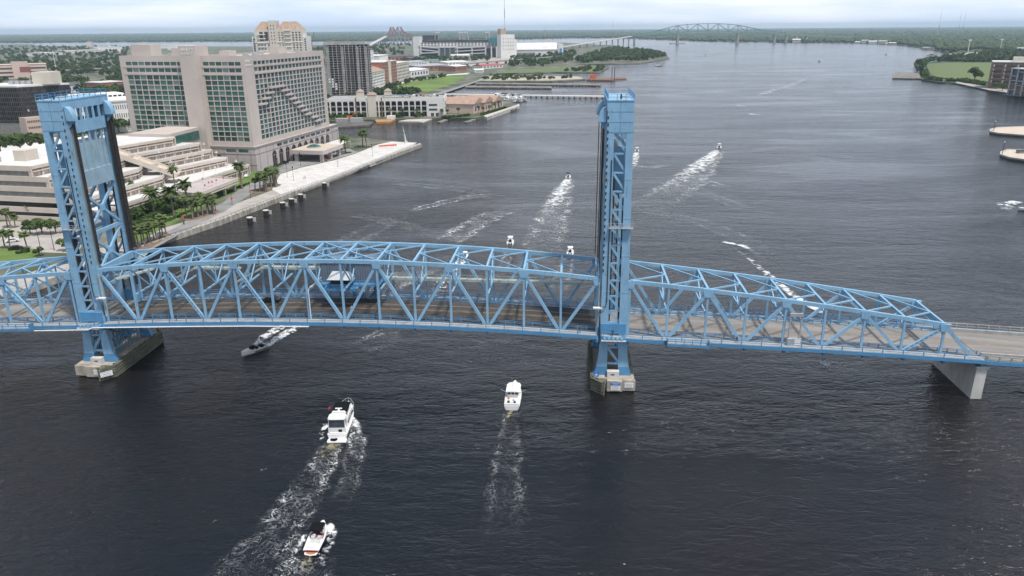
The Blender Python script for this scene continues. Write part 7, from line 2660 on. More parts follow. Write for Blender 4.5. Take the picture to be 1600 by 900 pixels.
def yacht(t_):
    L_, B = 14.0, 4.5
    m, r = hull(L_, B, 1.55, .5, 1.2, .94, .75)
    m.build('hull', 'gelcoat', t_)
    rim(t_, r)
    rbox(t_, 'swim_platform', 'gelcoat', -2.1, 2.1, -8.4, -7.0, .25, .55, .98)
    rbox(t_, 'aft_deck', 'gelcoat', -2.05, 2.05, -6.9, -3.2, 1.5, 1.95, .97)
    rbox(t_, 'saloon', 'gelcoat', -1.95, 1.95, -4.6, 3.2, 1.6, 3.15, .88)
    pbox(t_, 'side_window', 'dark_glass', 1.72, 1.86, -3.4, -.6, 2.2, 2.75)
    pbox(t_, 'side_window', 'dark_glass', 1.72, 1.86, .0, 2.2, 2.2, 2.7)
    pbox(t_, 'side_window', 'dark_glass', -1.86, -1.72, -3.4, 2.2, 2.2, 2.7)
    part(t_, 'windscreen', 'dark_glass', lambda b: b.add([(-1.55, 3.15, 2.3), (1.55, 3.15, 2.3), (1.35, 2.55, 3.12), (-1.35, 2.55, 3.12)], [(0, 1, 2, 3)]))
    rbox(t_, 'flybridge', 'gelcoat', -1.9, 1.9, -4.4, 1.6, 3.16, 3.9, .95)
    pbox(t_, 'flybridge_well', 'boat_interior', -1.5, 1.5, -4.0, 1.0, 3.88, 3.93)
    rbox(t_, 'helm_console', 'gelcoat', -1.2, 1.2, .2, 1.2, 3.94, 4.6, .8)
    rbox(t_, 'bench_seat', 'boat_interior', -1.3, 1.3, -1.6, -.8, 3.94, 4.4, .9)
    rbox(t_, 'hardtop', 'gelcoat', -1.95, 1.95, -6.9, -4.2, 5.05, 5.35, .93, .2)
    for x in (-1.75, 1.75):
        for y in (-6.6, -4.5):
            part(t_, 'hardtop_post', 'gelcoat', lambda b: b.tube([(x, y, 1.9), (x * .98, y, 5.08)], .08, 6))
    part(t_, 'enclosure_pane', 'dim_glass', lambda b: b.box(-1.7, 1.7, -6.66, -6.62, 3.0, 4.9))
    pbox(t_, 'aft_bulkhead', 'gelcoat', -1.9, 1.9, -6.7, -6.5, 1.9, 3.0)
    pbox(t_, 'door', 'dark_glass', .3, 1.1, -6.75, -6.70, 2.0, 2.6)
    rbox(t_, 'radar_arch', 'gelcoat', -1.6, 1.6, -4.0, -3.5, 5.1, 5.5, .85)
    part(t_, 'radar_scanner', 'gelcoat', lambda b: b.box(-.75, .75, -3.6, -3.35, 5.95, 6.12))
    part(t_, 'radar_pedestal', 'gelcoat', lambda b: b.tube([(0, -3.5, 5.5), (0, -3.5, 5.95)], [.3, .2], 8))
    part(t_, 'bimini_top', 'canvas_black', lambda b: b.loft([[(-1.75, y, 5.0 + dz), (-1.0, y, 5.18 + dz), (1.0, y, 5.18 + dz), (1.75, y, 5.0 + dz), (1.75, y, 4.95 + dz), (-1.75, y, 4.95 + dz)] for y, dz in ((-3.2, 0), (-1, .12), (1.4, 0))]))
    for x in (-1.7, 1.7):
        for y in (-2.8, 1.1):
            part(t_, 'bimini_pole', 'galvanised', lambda b: b.tube([(x, y, 3.9), (x, y, 5.0)], .04, 5))
    part(t_, 'foredeck', 'gelcoat', lambda b: b.prism([(-1.9, 2.6), (1.9, 2.6), (1.5, 4.8), (.55, 6.5), (-.55, 6.5), (-1.5, 4.8)], 1.9, 2.25))
    rbox(t_, 'foredeck_hatch', 'boat_interior', -.5, .5, 4.0, 5.0, 2.26, 2.36, .9)
    rail_ = [(1.9, 2.5, 2.95), (1.6, 4.6, 3.05), (.6, 6.6, 3.15), (0, 7.0, 3.2), (-.6, 6.6, 3.15), (-1.6, 4.6, 3.05), (-1.9, 2.5, 2.95)]
    part(t_, 'bow_rail', 'galvanised', lambda b: b.tube(rail_, .045, 5))
    for p_ in rail_[::1]:
        part(t_, 'rail_stanchion', 'galvanised', lambda b: b.tube([(p_[0], p_[1], 2.1), p_], .035, 5))
    part(t_, 'ensign', 'flag_red', lambda b: b.add([(-2.0, -2.2, 6.0), (-2.5, -2.6, 5.8), (-2.55, -2.6, 5.2), (-2.05, -2.2, 5.4), (-2.0, -2.24, 6.0), (-2.5, -2.64, 5.8), (-2.55, -2.64, 5.2), (-2.05, -2.24, 5.4)], [(0, 1, 2, 3), (7, 6, 5, 4)]))
    part(t_, 'dinghy', 'canvas_black', lambda b: b.tube([(-1.3, -7.9, .85), (-.4, -8.0, .8), (.1, -7.7, .85)], [.25, .32, .22], 7))


def bowrider(t_):
    L_, B = 6.6, 2.4
    m, r = hull(L_, B, .75, .3, 1.3, .9, .3)
    m.build('hull', 'hull_red', t_)
    rim(t_, r, w_=.3)
    part(t_, 'deck', 'gelcoat', lambda b: b.prism([(-1.05, -3.2), (1.05, -3.2), (1.1, 0), (1.0, 1.2), (.35, 2.9), (-.35, 2.9), (-1.0, 1.2), (-1.1, 0)], .72, .80))
    part(t_, 'cockpit_floor', 'boat_interior', lambda b: b.prism([(-.85, -1.9), (.85, -1.9), (.88, .9), (-.88, .9)], .80, .83))
    part(t_, 'bow_seat', 'gelcoat', lambda b: b.prism([(-.8, 1.3), (.8, 1.3), (.25, 2.6), (-.25, 2.6)], .80, 1.0))
    rbox(t_, 'sun_pad', 'gelcoat', -.9, .9, -2.9, -1.9, .81, 1.1, .9)
    for x in (-.5, .5):
        rbox(t_, 'seat', 'boat_interior', x - .3, x + .3, -.9, -.3, .84, 1.3, .8)
    rbox(t_, 'console', 'gelcoat', .25, .95, .6, 1.1, .84, 1.4, .8)
    part(t_, 'windscreen', 'dim_glass', lambda b: b.add([(-.95, 1.15, 1.0), (.95, 1.15, 1.0), (.8, .85, 1.6), (-.8, .85, 1.6)], [(0, 1, 2, 3)]))
    part(t_, 'bimini_top', 'canvas_black', lambda b: b.loft([[(-1.05, y, 2.2 + dz), (-.6, y, 2.35 + dz), (.6, y, 2.35 + dz), (1.05, y, 2.2 + dz), (1.05, y, 2.16 + dz), (-1.05, y, 2.16 + dz)] for y, dz in ((-.7, 0), (.3, .08), (1.4, 0))]))
    for x in (-1.0, 1.0):
        for y in (-.5, 1.2):
            part(t_, 'bimini_pole', 'galvanised', lambda b: b.tube([(x, .3, .85), (x, y, 2.2)], .03, 5))
    part(t_, 'swim_platform', 'gelcoat', lambda b: b.loft([[(-1.05, -3.2, z), (1.05, -3.2, z), (.9, -3.75, z), (0, -3.95, z), (-.9, -3.75, z)] for z in (.3, .42)]))
    part(t_, 'teak_mat', 'teak', lambda b: b.prism([(-.75, -3.3), (.75, -3.3), (.6, -3.65), (0, -3.8), (-.6, -3.65)], .425, .45))
    part(t_, 'rub_stripe', 'flag_red', lambda b: b.box(1.05, 1.12, -3.0, -.5, .45, .62))


def sportfisher(t_):
    L_, B = 10.2, 3.3
    m, r = hull(L_, B, 1.0, .45, 1.2, .93, .8)
    m.build('hull', 'gelcoat', t_)
    rim(t_, r, w_=.22)
    part(t_, 'cockpit_floor', 'boat_interior', lambda b: b.box(-1.3, 1.3, -4.8, -1.4, .95, 1.02))
    pbox(t_, 'transom', 'gelcoat', -1.5, 1.5, -5.05, -4.8, .4, 1.45)
    pbox(t_, 'transom_stripe', 'hull_teal', .2, 1.5, -5.09, -5.055, .3, 1.0)
    pbox(t_, 'transom_mark', 'hull_navy', -1.2, -.2, -5.09, -5.055, .75, 1.0)
    pbox(t_, 'side_stripe', 'hull_teal', 1.50, 1.60, -4.6, 0, .5, 1.0)
    rbox(t_, 'cabin', 'gelcoat', -1.35, 1.35, -1.4, 2.2, 1.0, 2.55, .9)
    for x in (-.85, -.05, .75):
        pbox(t_, 'aft_window', 'dark_glass', x - .3, x + .3, -1.46, -1.36, 1.75, 2.3)
    part(t_, 'cabin_roof', 'gelcoat', lambda b: b.loft([[(-1.5 * s, y, 2.56 + dz), (1.5 * s, y, 2.56 + dz), (1.5 * s, y, 2.68 + dz), (0, y, 2.8 + dz), (-1.5 * s, y, 2.68 + dz)] for y, s, dz in ((-2.0, 1, 0), (1.4, 1, 0), (2.5, .75, -.1))]))
    part(t_, 'foredeck', 'gelcoat', lambda b: b.prism([(-1.3, 2.0), (1.3, 2.0), (.95, 3.4), (.3, 4.7), (-.3, 4.7), (-.95, 3.4)], 1.4, 1.75))
    rbox(t_, 'foredeck_locker', 'boat_interior', -.5, .5, 3.0, 4.0, 1.76, 2.1, .9)
    for s in (-1, 1):
        part(t_, 'outrigger', 'galvanised', lambda b: b.tube([(s * 1.4, -.6, 1.8), (s * 2.6, -.9, 2.6)], .05, 5))
    part(t_, 'antenna', 'galvanised', lambda b: b.tube([(-.3, .2, 2.8), (-.3, -.2, 4.9)], .03, 5))
    for k, (x, y) in enumerate(((-.9, -2.2), (.2, -2.8), (.5, -3.7), (-.8, -3.6))):
        rbox(t_, 'cockpit_gear', ['teak', 'boat_interior', 'hull_navy', 'rubber'][k], x - .25, x + .25, y - .2, y + .2, 1.03, 1.4, .9)


def runabout(t_):
    L_, B = 7.4, 2.5
    m, r = hull(L_, B, .9, .35, 1.2, .92, .35)
    m.build('hull', 'gelcoat', t_)
    rim(t_, r, w_=.2)
    part(t_, 'deck', 'gelcoat', lambda b: b.prism([(-1.1, .8), (1.1, .8), (.95, 1.8), (.3, 3.3), (-.3, 3.3), (-.95, 1.8)], .95, 1.12))
    part(t_, 'cockpit_floor', 'boat_interior', lambda b: b.box(-1.0, 1.0, -3.2, .8, .84, .9))
    pbox(t_, 'hull_stripe', 'canvas_black', 1.12, 1.2, -3.4, .6, .4, .62)
    pbox(t_, 'hull_stripe', 'canvas_black', -1.2, -1.12, -3.4, .6, .4, .62)
    part(t_, 'windscreen', 'dark_glass', lambda b: b.add([(-1.0, .85, 1.1), (1.0, .85, 1.1), (.85, .4, 1.7), (-.85, .4, 1.7)], [(0, 1, 2, 3)]))
    for x, y in ((-.5, -.4), (.5, -.4), (-.5, -2.0), (.5, -2.0)):
        rbox(t_, 'seat', 'canvas_black', x - .32, x + .32, y - .35, y + .3, .91, 1.5, .85)
    rbox(t_, 'engine_cover', 'boat_interior', -.9, .9, -3.4, -2.7, .91, 1.4, .9)
    part(t_, 'flag_pole', 'galvanised', lambda b: b.tube([(.8, -2.4, 1.4), (.8, -2.6, 3.3)], .03, 5))
    for k in range(5):
        part(t_, 'flag_stripe', 'flag_red' if k % 2 == 0 else 'letter_white', lambda b: b.box(-.6, .8, -2.63, -2.59, 2.2 + k * .2, 2.4 + k * .2))
    part(t_, 'flag_canton', 'flag_blue', lambda b: b.box(.2, .8, -2.65, -2.57, 2.75, 3.2))
    part(t_, 'second_flag_pole', 'galvanised', lambda b: b.tube([(-.9, -3.3, 1.3), (-.9, -3.5, 2.5)], .03, 5))
    part(t_, 'second_flag', 'flag_blue', lambda b: b.box(-2.0, -.9, -3.53, -3.49, 1.75, 2.4))
    part(t_, 'second_flag_stripe', 'letter_white', lambda b: b.box(-2.0, -.9, -3.55, -3.47, 2.0, 2.14))


def console_boat(top='gelcoat', hullm='gelcoat', L_=7.5):
    def fn(t_):
        m, r = hull(L_, 2.5, .8, .35, 1.2, .93, .4)
        m.build('hull', hullm, t_)
        rim(t_, r, w_=.2)
        pbox(t_, 'cockpit_floor', 'boat_interior', -1.0, 1.0, -L_ / 2 + .5, L_ * .22, .78, .84)
        rbox(t_, 'console', 'gelcoat', -.5, .5, -.4, .5, .85, 1.9, .8)
        rbox(t_, 'seat', 'canvas_black', -.5, .5, -1.4, -.8, .85, 1.6, .85)
        rbox(t_, 't_top', top, -1.0, 1.0, -1.2, 1.0, 2.5, 2.65, .95)
        for x in (-.75, .75):
            for y in (-.7, .6):
                part(t_, 'top_post', 'galvanised', lambda b: b.tube([(x, y, .85), (x, y, 2.5)], .04, 5))
        for x in (-.4, .4):
            rbox(t_, 'outboard_motor', 'canvas_black', x - .22, x + .22, -L_ / 2 - .45, -L_ / 2 + .05, .35, 1.35, .85)
        part(t_, 'bow_deck', 'gelcoat', lambda b: b.prism([(-.85, L_ * .24), (.85, L_ * .24), (.2, L_ * .44), (-.2, L_ * .44)], .95, 1.08))
    return fn


def at0(px_, py_):
    return G(px_, py_, 0.3)


boat('motor_yacht', 'large white motor yacht with black canopy seen from astern', 'yacht', 58.4, -25.6, -.02, yacht, scale=.88)
boat('bowrider', 'small dark red and white runabout with black bimini nearest the camera', 'motorboat', 61.9, -61.4, .06, bowrider, pitch=.03)
boat('fishing_boat', 'white fishing boat with teal transom stripe heading under the bridge', 'fishing boat', 92.5, -15.1, .08, sportfisher)
boat('runabout', 'white speedboat flying flags heading toward the camera below the left of the bridge', 'motorboat', 28.8, 10.4, math.pi + .58, runabout, pitch=.05)
hs = (('motorboat', 'white and black powerboat just behind the arched lift span', 797.5, 379, .02, 'gelcoat', 'gelcoat', 1.0, 'canvas_black'),
      ('motorboat', 'white boat just left of the right tower behind the truss', 891, 395, .1, 'gelcoat', 'gelcoat', .95, 'gelcoat'),
      ('motorboat', 'white boat seen through the top of the lift span', 727, 401, .15, 'gelcoat', 'gelcoat', .8, 'gelcoat'),
      ('motorboat', 'speeding boat with dark top trailing foam left of the right tower', 888, 277, .12, 'canvas_black', 'gelcoat', 1.0, None),
      ('motorboat', 'small speeding white boat just right of the right tower', 995, 236, .12, 'gelcoat', 'gelcoat', 1.0, None),
      ('motorboat', 'speeding white boat trailing the longest foam right of the tower', 1123.5, 231, .25, 'gelcoat', 'gelcoat', 1.15, None),
      ('motorboat', 'white boat with blue top cut by the right frame edge', 1606, 328, -1.3, 'sign_blue', 'gelcoat', 1.0, None),
      ('motorboat', 'white cruiser running along the right bank quay', 1474, 129.5, -1.4, 'gelcoat', 'gelcoat', 1.6, None),
      ('motorboat', 'tiny white boat far up the river below the green bridge', 1102, 86, .3, 'gelcoat', 'gelcoat', 1.5, None),
      ('motorboat', 'tiny dark boat far up the river at centre right', 1384, 85.5, .3, 'canvas_black', 'barge_hull', 1.4, None),
      ('motorboat', 'small white launch off the tree covered headland', 1281, 96, .9, 'gelcoat', 'gelcoat', 1.5, None))
for nm, lab, px_, py_, hd, top, hm, s_, extra in hs:
    x, y = at0(px_, py_)
    boat(nm, lab, 'motorboat', x, y, hd, console_boat(top, hm), 'boats on the river', s_)
x, y = at0(1029, 103)
boat('tug', 'small dark workboat off the grassy point', 'workboat', x, y, 1.5, console_boat('rust', 'barge_hull', 9), None, 1.6)
for k, (px_, py_, lab, s_) in enumerate(((790, 159, 'large white yacht moored left at the marina point', 1.7), (803, 158.5, 'large white yacht moored in the middle at the marina point', 1.5), (812, 157, 'white yacht moored right at the marina point', 1.3))):
    x, y = at0(px_, py_)
    boat('moored_yacht', lab, 'yacht', x, y, 1.9 + .1 * k, yacht, 'yachts at the marina point', s_)

# ---- wakes
wake([(523, 690), (497, 735), (462, 790), (420, 850), (368, 915), (330, 960)], [5, 8, 10, 12, 15], 'foam_web', 'pale foam web trailing the large yacht')
wake([(524, 688), (512, 712), (498, 738)], [4, 5, 5], 'foam_brown', 'brown churn behind the large yacht')
wake([(547, 652), (556, 668), (552, 690), (540, 720)], [2.2, 3.2, 3, 2], 'foam_dense', 'white bow wave right of the large yacht')
wake([(510, 662), (503, 680), (495, 700)], [1.6, 2.2, 2], 'foam_dense', 'white bow wave left of the large yacht')
wake([(536, 640), (560, 690), (545, 760), (520, 800)], [3, 5, 5, 5], 'foam_web', 'faint foam right of the large yacht wake')
wake([(512, 818), (520, 830), (512, 852), (500, 880), (492, 915)], [1.6, 2.6, 2.6, 2.4, 2], 'foam_dense', 'white spray right of the small runabout')
wake([(478, 835), (462, 862), (438, 890), (410, 915)], [1.2, 2.2, 2.6, 2.8], 'foam_dense', 'white spray left of the small runabout')
wake([(487, 863), (474, 885), (458, 915), (445, 940)], [1.8, 2.6, 3, 3], 'foam_brown', 'brown churn behind the small runabout')
wake([(487, 870), (470, 910), (450, 950)], [9, 11, 12], 'foam_web', 'foam web behind the small runabout')
wake([(800, 640), (796, 690), (790, 760), (783, 860)], [4, 6.5, 8, 10], 'foam_web_faint', 'foam web trailing the fishing boat')
wake([(798, 641), (792, 662)], [1.5, 1.2], 'foam_brown', 'brown churn at the fishing boat stern')
wake([(404, 549), (422, 537), (446, 521), (474, 505), (510, 490)], [1.8, 3.6, 4.2, 4.2, 4], 'foam_strong', 'near white wake stream of the speedboat')
wake([(398, 540), (412, 527), (432, 515), (452, 503), (480, 490)], [1.8, 3.6, 4.6, 4.6, 4], 'foam_strong', 'far white wake stream of the speedboat')
wake([(408, 541), (440, 521), (480, 500)], [2, 2.6, 3], 'foam_brown', 'brown churn behind the speedboat')
wake([(500, 500), (560, 470), (640, 430), (700, 405), (735, 395)], [14, 16, 14, 12, 8], 'foam_web', 'foam web crossing under the lift span')
wake([(726, 404), (700, 430), (680, 462), (650, 500)], [5, 8, 9, 9], 'foam_dense', 'white foam seen through the lift span')
wake([(797, 384), (790, 410), (776, 440)], [3, 5, 6], 'foam_web', 'foam behind the powerboat at the lift span')
wake([(890, 399), (880, 430), (865, 470)], [5, 8, 9], 'foam_web', 'foam behind the white boat left of the right tower')
wake([(888, 279), (876, 300), (862, 325), (845, 360)], [5, 11, 14, 15], 'foam_far', 'bright white wake left of the right tower')
wake([(888, 280), (872, 320), (850, 380), (820, 450)], [8, 16, 20, 22], 'foam_web_far', 'spreading foam left of the right tower')
wake([(995, 238), (990, 255), (983, 275)], [4, 8, 9], 'foam_far', 'bright white wake right of the right tower')
wake([(1122, 234), (1095, 258), (1060, 285), (1030, 303), (985, 322)], [5, 13, 16, 16, 16], 'foam_far', 'long bright white wake of the farthest speeding boat')
wake([(1122, 236), (1085, 275), (1020, 320), (960, 345)], [10, 22, 26, 28], 'foam_web_far', 'spreading foam of the farthest speeding boat')
wake([(1290, 492), (1240, 462), (1195, 425), (1150, 388), (1115, 372)], [3, 3.5, 3.5, 3, 2], 'foam_far', 'old foam line running behind the right span')
wake([(1128, 378), (1160, 384), (1195, 402)], [3, 4, 3], 'foam_far', 'short foam hook behind the right span')
for k, (pl_, wd_, mt_) in enumerate((([(1000, 328), (1090, 345), (1170, 378), (1230, 425)], [8, 12, 12, 8], 'foam_web_faint'), ([(610, 285), (740, 298), (840, 330)], [10, 14, 10], 'foam_web_faint'), ([(1095, 300), (1160, 325), (1235, 345)], [8, 12, 8], 'foam_web_faint'), ([(550, 335), (630, 352), (700, 372)], [8, 12, 8], 'foam_web_faint'), ([(1250, 240), (1300, 255), (1370, 262)], [10, 14, 10], 'foam_web_faint'), ([(480, 420), (560, 370), (640, 330)], [10, 16, 12], 'foam_web_faint'),
                                     ([(1130, 184), (1160, 183), (1195, 187)], [10, 18, 8], 'foam_slick'), ([(1180, 150), (1230, 135), (1290, 112), (1340, 100)], [16, 26, 30, 20], 'foam_slick'), ([(1170, 178), (1200, 182)], [5, 8], 'foam_far'), ([(1150, 165), (1176, 168)], [5, 5], 'foam_far'),
                                     ([(640, 330), (720, 310), (800, 300)], [6, 10, 5], 'foam_web_far'), ([(560, 545), (600, 530), (640, 525)], [10, 14, 10], 'foam_web'), ([(700, 560), (770, 548), (850, 556), (910, 560)], [12, 18, 16, 10], 'foam_web_faint'),
                                     ([(1280, 570), (1310, 573), (1335, 570)], [6, 9, 5], 'foam_dense'), ([(700, 380), (760, 340), (820, 320)], [14, 16, 12], 'foam_web_far'),
                                     ([(1590, 315), (1570, 320), (1580, 335)], [6, 9, 6], 'foam_far'), ([(1476, 131), (1500, 132), (1520, 131)], [8, 10, 6], 'foam_far'), ([(1110, 86), (1150, 79)], [8, 12], 'foam_slick'),
                                     ([(990, 260), (1020, 262), (1060, 256)], [5, 6, 4], 'foam_web_far'), ([(1085, 280), (1110, 286), (1140, 296)], [8, 10, 6], 'foam_web_far'))):
    wake(pl_, wd_, mt_, 'drifting foam patch on the river', name='drift_foam')

# ---- mooring dolphins and dock blocks along the quay
for k, (px_, py_) in enumerate(((391, 348), (416, 336.5), (442, 324), (456, 318), (470, 311), (507, 292.5))):
    x, y = G(px_, py_, 0)
    lab = ['mooring dolphin nearest the bridge', 'mooring dolphin second from the bridge', 'mooring dolphin third from the bridge', 'mooring dolphin fourth from the bridge', 'mooring dolphin fifth from the bridge', 'lone mooring dolphin farthest from the bridge'][k]
    t_ = thing('mooring_dolphin', lab + ', dark drum with cream cap', 'mooring dolphin', (x, y, 0), .3, 'mooring dolphins off the quay', local=(0, 0, 0))
    part(t_, 'drum', 'rubber', lambda b: b.tube([(0, 0, -2), (0, 0, 2.1)], 1.15, 14))
    part(t_, 'cap', 'cream_wall', lambda b: b.tube([(0, 0, 2.1), (0, 0, 2.35)], 1.25, 14))
    part(t_, 'fender_box', 'galvanised', lambda b: b.box(1.2, 2.2, -.6, .6, .5, 1.9))
    part(t_, 'ladder', 'white_metal', lambda b: b.box(2.2, 2.3, -.35, .35, -.5, 2.0))
for k, (px_, py_) in enumerate(((522, 274), (554, 264), (577, 256.5))):
    x, y = G(px_, py_, 1.2)
    t_ = thing('dock_block', 'square concrete landing block at the plaza edge, ' + ['nearest of three', 'middle of three', 'farthest of three'][k], 'landing', (x, y, 0), HANG - 1.57 - .06, 'landing blocks', local=(0, 0, 0))
    pbox(t_, 'block', 'cream_wall', -2.4, 2.4, -4, 4, -1, 1.2)
    pbox(t_, 'skirt', 'rubber', -2.45, 2.45, -4.05, 4.05, -1, .35)
    pbox(t_, 'top_slab', 'pavement', -2.5, 2.5, -4.1, 4.1, 1.21, 1.4)
wpar = [G(x, y, ZL) for x, y in ((470, 298), (520, 280), (560, 264), (610, 244), (657, 226))]
pp_ = thing('plaza_parapet', 'low white parapet along the water side of the hotel plaza', 'parapet', (*wpar[0], ZL), 0, local=(*wpar[0], ZL))
for i in range(4):
    a, b_ = Vector((*wpar[i], ZL + .55)), Vector((*wpar[i + 1], ZL + .55))
    n_ = 8
    for q in range(n_):
        part(pp_, 'parapet_panel', 'plaza_white', lambda b: b.beam(a.lerp(b_, q / n_ + .004), a.lerp(b_, (q + 1) / n_ - .004), .35, 1.1))
rl = offs(QW[1:4], .3)
qr = thing('quay_railing', 'dark quay railing along the riverwalk right of the tower', 'railing', (*rl[0], ZL), 0, local=(*rl[0], ZL))
for i in range(2):
    a, b_ = Vector((*rl[i], ZL + .45)), Vector((*rl[i + 1], ZL + .45))
    L_ = (b_ - a).length
    n_ = int(L_ / 2.6)
    part(qr, 'rail', 'rubber', lambda b: b.beam(a + Vector((0, 0, .75)), b_ + Vector((0, 0, .75)), .08, .08))
    for q in range(n_):
        p_ = a.lerp(b_, q / n_)
        part(qr, 'rail_post', 'rubber', lambda b: b.box(p_.x - .05, p_.x + .05, p_.y - .05, p_.y + .05, p_.z, p_.z + .78))

# ---- lamps
LPOLE = tdata(MB().tube([(0, 0, 0), (0, 0, .5), (0, 0, 6.3)], [.16, .09, .07], 6), 'rubber')
LHEAD = tdata(MB().tube([(0, 0, 6.3), (0, 0, 6.55), (0, 0, 7.0), (0, 0, 7.2)], [.12, .34, .30, .05], 8), 'rubber')
LSIGN = tdata(MB().box(-.38, .38, -.06, .06, 2.2, 3.3), 'banner_red')
for k, (px_, py_, red, lab) in enumerate(((287, 350, 1, 'lamp post with red banner on the riverwalk nearest the tower'), (363, 320, 1, 'lamp post with red banner in the middle of the riverwalk'), (392, 309, 1, 'lamp post with red banner just before the large palm bed'), (459, 283, 0, 'dark lamp post at the near end of the white plaza'),
                                          (435, 268.5, 0, 'dark lamp post beside the hotel drive'), (470, 259, 0, 'dark lamp post at the edge of the hotel drive'), (528, 260.5, 0, 'dark lamp post in the middle of the white plaza'), (449, 277, 0, 'short lamp post beside the palm bed on the plaza'), (582, 244, 0, 'dark lamp post on the far plaza'),
                                          (632, 224, 0, 'dark lamp post near the plaza tip'), (604, 221.5, 0, 'dark lamp post on the far side of the plaza'), (64, 391, 0, 'left of two lamp posts in the car park'), (85, 391, 0, 'right of two lamp posts in the car park'), (536, 233, 0, 'lamp post behind the lone plaza palm'))):
    x, y = G(px_, py_, ZL)
    t_ = thing('lamp_post', lab, 'street lamp', (x, y, ZL), .3, 'riverwalk lamps')
    t_.scale = (1.05,) * 3 if px_ > 100 else (1.25,) * 3
    piece('pole', LPOLE, t_, (0, 0, 0))
    piece('lamp_head', LHEAD, t_, (0, 0, 0))
    if red:
        piece('banner', LSIGN, t_, (0, 0, 0))
gl = MB()
for a in range(3):
    gl.tube([(0.55 * math.cos(a * 2.1), .55 * math.sin(a * 2.1), 3.35), (.55 * math.cos(a * 2.1), .55 * math.sin(a * 2.1), 3.6), (.55 * math.cos(a * 2.1), .55 * math.sin(a * 2.1), 3.9)], [.12, .30, .1], 7)
GLOBE = [tdata(MB().tube([(0, 0, 3.85), (0, 0, 4.12), (0, 0, 4.4)], [.12, .30, .1], 7), 'letter_white'), tdata(MB().tube([(.5, 0, 3.3), (.5, 0, 3.56), (.5, 0, 3.8)], [.12, .28, .1], 7), 'letter_white')]
GPOLE = tdata(MB().tube([(0, 0, 0), (0, 0, 3.9)], [.09, .06], 6), 'white_metal')
tn = {2: 'third', 3: 'fourth', 4: 'lowest'}
od = ['first', 'second', 'third', 'fourth', 'fifth']
for k in (2, 3, 4):
    fr = FR[k]
    for q, a in enumerate((-50, -40, -30, -21, -66)):
        b_ = np.interp(a, [p_[0] for p_ in fr], [p_[1] for p_ in fr]) + 1.3
        x, y = HW(a, b_)
        t_ = thing('globe_lamp', 'white globe lamp on the %s terrace deck, %s from the stair ramp' % (tn[k], od[(q + 1) % 5]), 'street lamp', (x, y, TZ[k]), HANG, 'terrace globe lamps')
        piece('pole', GPOLE, t_, (0, 0, 0))
        piece('globe', GLOBE[0], t_, (0, 0, 0))
        for j in range(3):
            piece('globe', GLOBE[1], t_, (0, 0, 0), j * 2.094)

# ---- vehicles
x, y = BR(34.6, 10.6)
car(x, y, zd(34.6) - .12, -TH + math.pi, 'car_black', 'black saloon car crossing the lift span in the far lane')
x, y = G(447, 255, ZL)
car(x, y, ZL + .03, HANG, 'car_black', 'dark car parked on the hotel drive before the arches')
x, y = G(386, 276.5, ZL)
car(x, y, ZL + .03, HANG + .2, 'car_white', 'white car parked at the podium corner')
x, y = G(505, 252, ZL)
car(x, y, ZL + .04, HANG - .3, 'car_red', 'red truck parked at the edge of the white plaza', s=1.25)
x, y = G(25, 390, ZL)
car(x, y, ZL + .04, .4, 'car_black', 'dark pickup parked on the lawn at the lower left')
for px_, py_, c_, lab in ((20, 378, 'car_white', 'white car parked at the car park edge'), (-10, 372, 'car_silver', 'silver car at the left frame edge')):
    x, y = G(px_, py_, ZL)
    car(x, y, ZL + .03, .5, c_, lab)
bpts = [G(592, 229.5, ZL), G(620, 227.5, ZL)]
rb = thing('red_barrier', 'long low red barrier on the far part of the plaza', 'barrier', (*bpts[0], ZL), 0, local=(*bpts[0], ZL))
for q in range(8):
    a, b_ = Vector((*bpts[0], ZL + .55)), Vector((*bpts[1], ZL + .55))
    part(rb, 'barrier_panel', 'banner_red', lambda b: b.beam(a.lerp(b_, q / 8 + .01), a.lerp(b_, (q + 1) / 8 - .01), .4, 1.0))
x, y = G(634, 222.5, ZL)
ft = thing('pile_obelisk', 'slender pale obelisk near the tip of the plaza', 'obelisk', (x, y, ZL), 0, local=(0, 0, 0))
part(ft, 'shaft', 'pale_pier', lambda b: b.tube([(0, 0, 0), (-1.5, 0, 11)], [.9, .12], 4))
part(ft, 'plinth', 'pale_pier', lambda b: b.box(-1.2, 1.2, -1.2, 1.2, -.05, .8))


# ---- people
def person_mat(name, shirt, pants, skin=(0.42, 0.26, 0.19), hair=(0.03, 0.02, 0.015)):
    m = bpy.data.materials.new(name)
    m.use_nodes = True
    t = m.node_tree
    n, l = t.nodes, t.links
    co = n.new('ShaderNodeTexCoord')
    sep = n.new('ShaderNodeSeparateXYZ')
    l.new(co.outputs['Object'], sep.inputs['Vector'])
    mr = n.new('ShaderNodeMath')
    mr.operation = 'DIVIDE'
    mr.inputs[1].default_value = 1.8
    l.new(sep.outputs['Z'], mr.inputs[0])
    ra = n.new('ShaderNodeValToRGB')
    ra.color_ramp.interpolation = 'CONSTANT'
    e = ra.color_ramp.elements
    e[0].position = 0
    e[0].color = (.03, .03, .03, 1)
    e[1].position = .05
    e[1].color = (*pants, 1)
    for p_, c_ in ((.53, shirt), (.82, skin), (.92, hair)):
        k = e.new(p_)
        k.color = (*c_, 1)
    l.new(mr.outputs[0], ra.inputs['Fac'])
    l.new(ra.outputs['Color'], n['Principled BSDF'].inputs['Base Color'])
    n['Principled BSDF'].inputs['Roughness'].default_value = .8
    M[name] = m


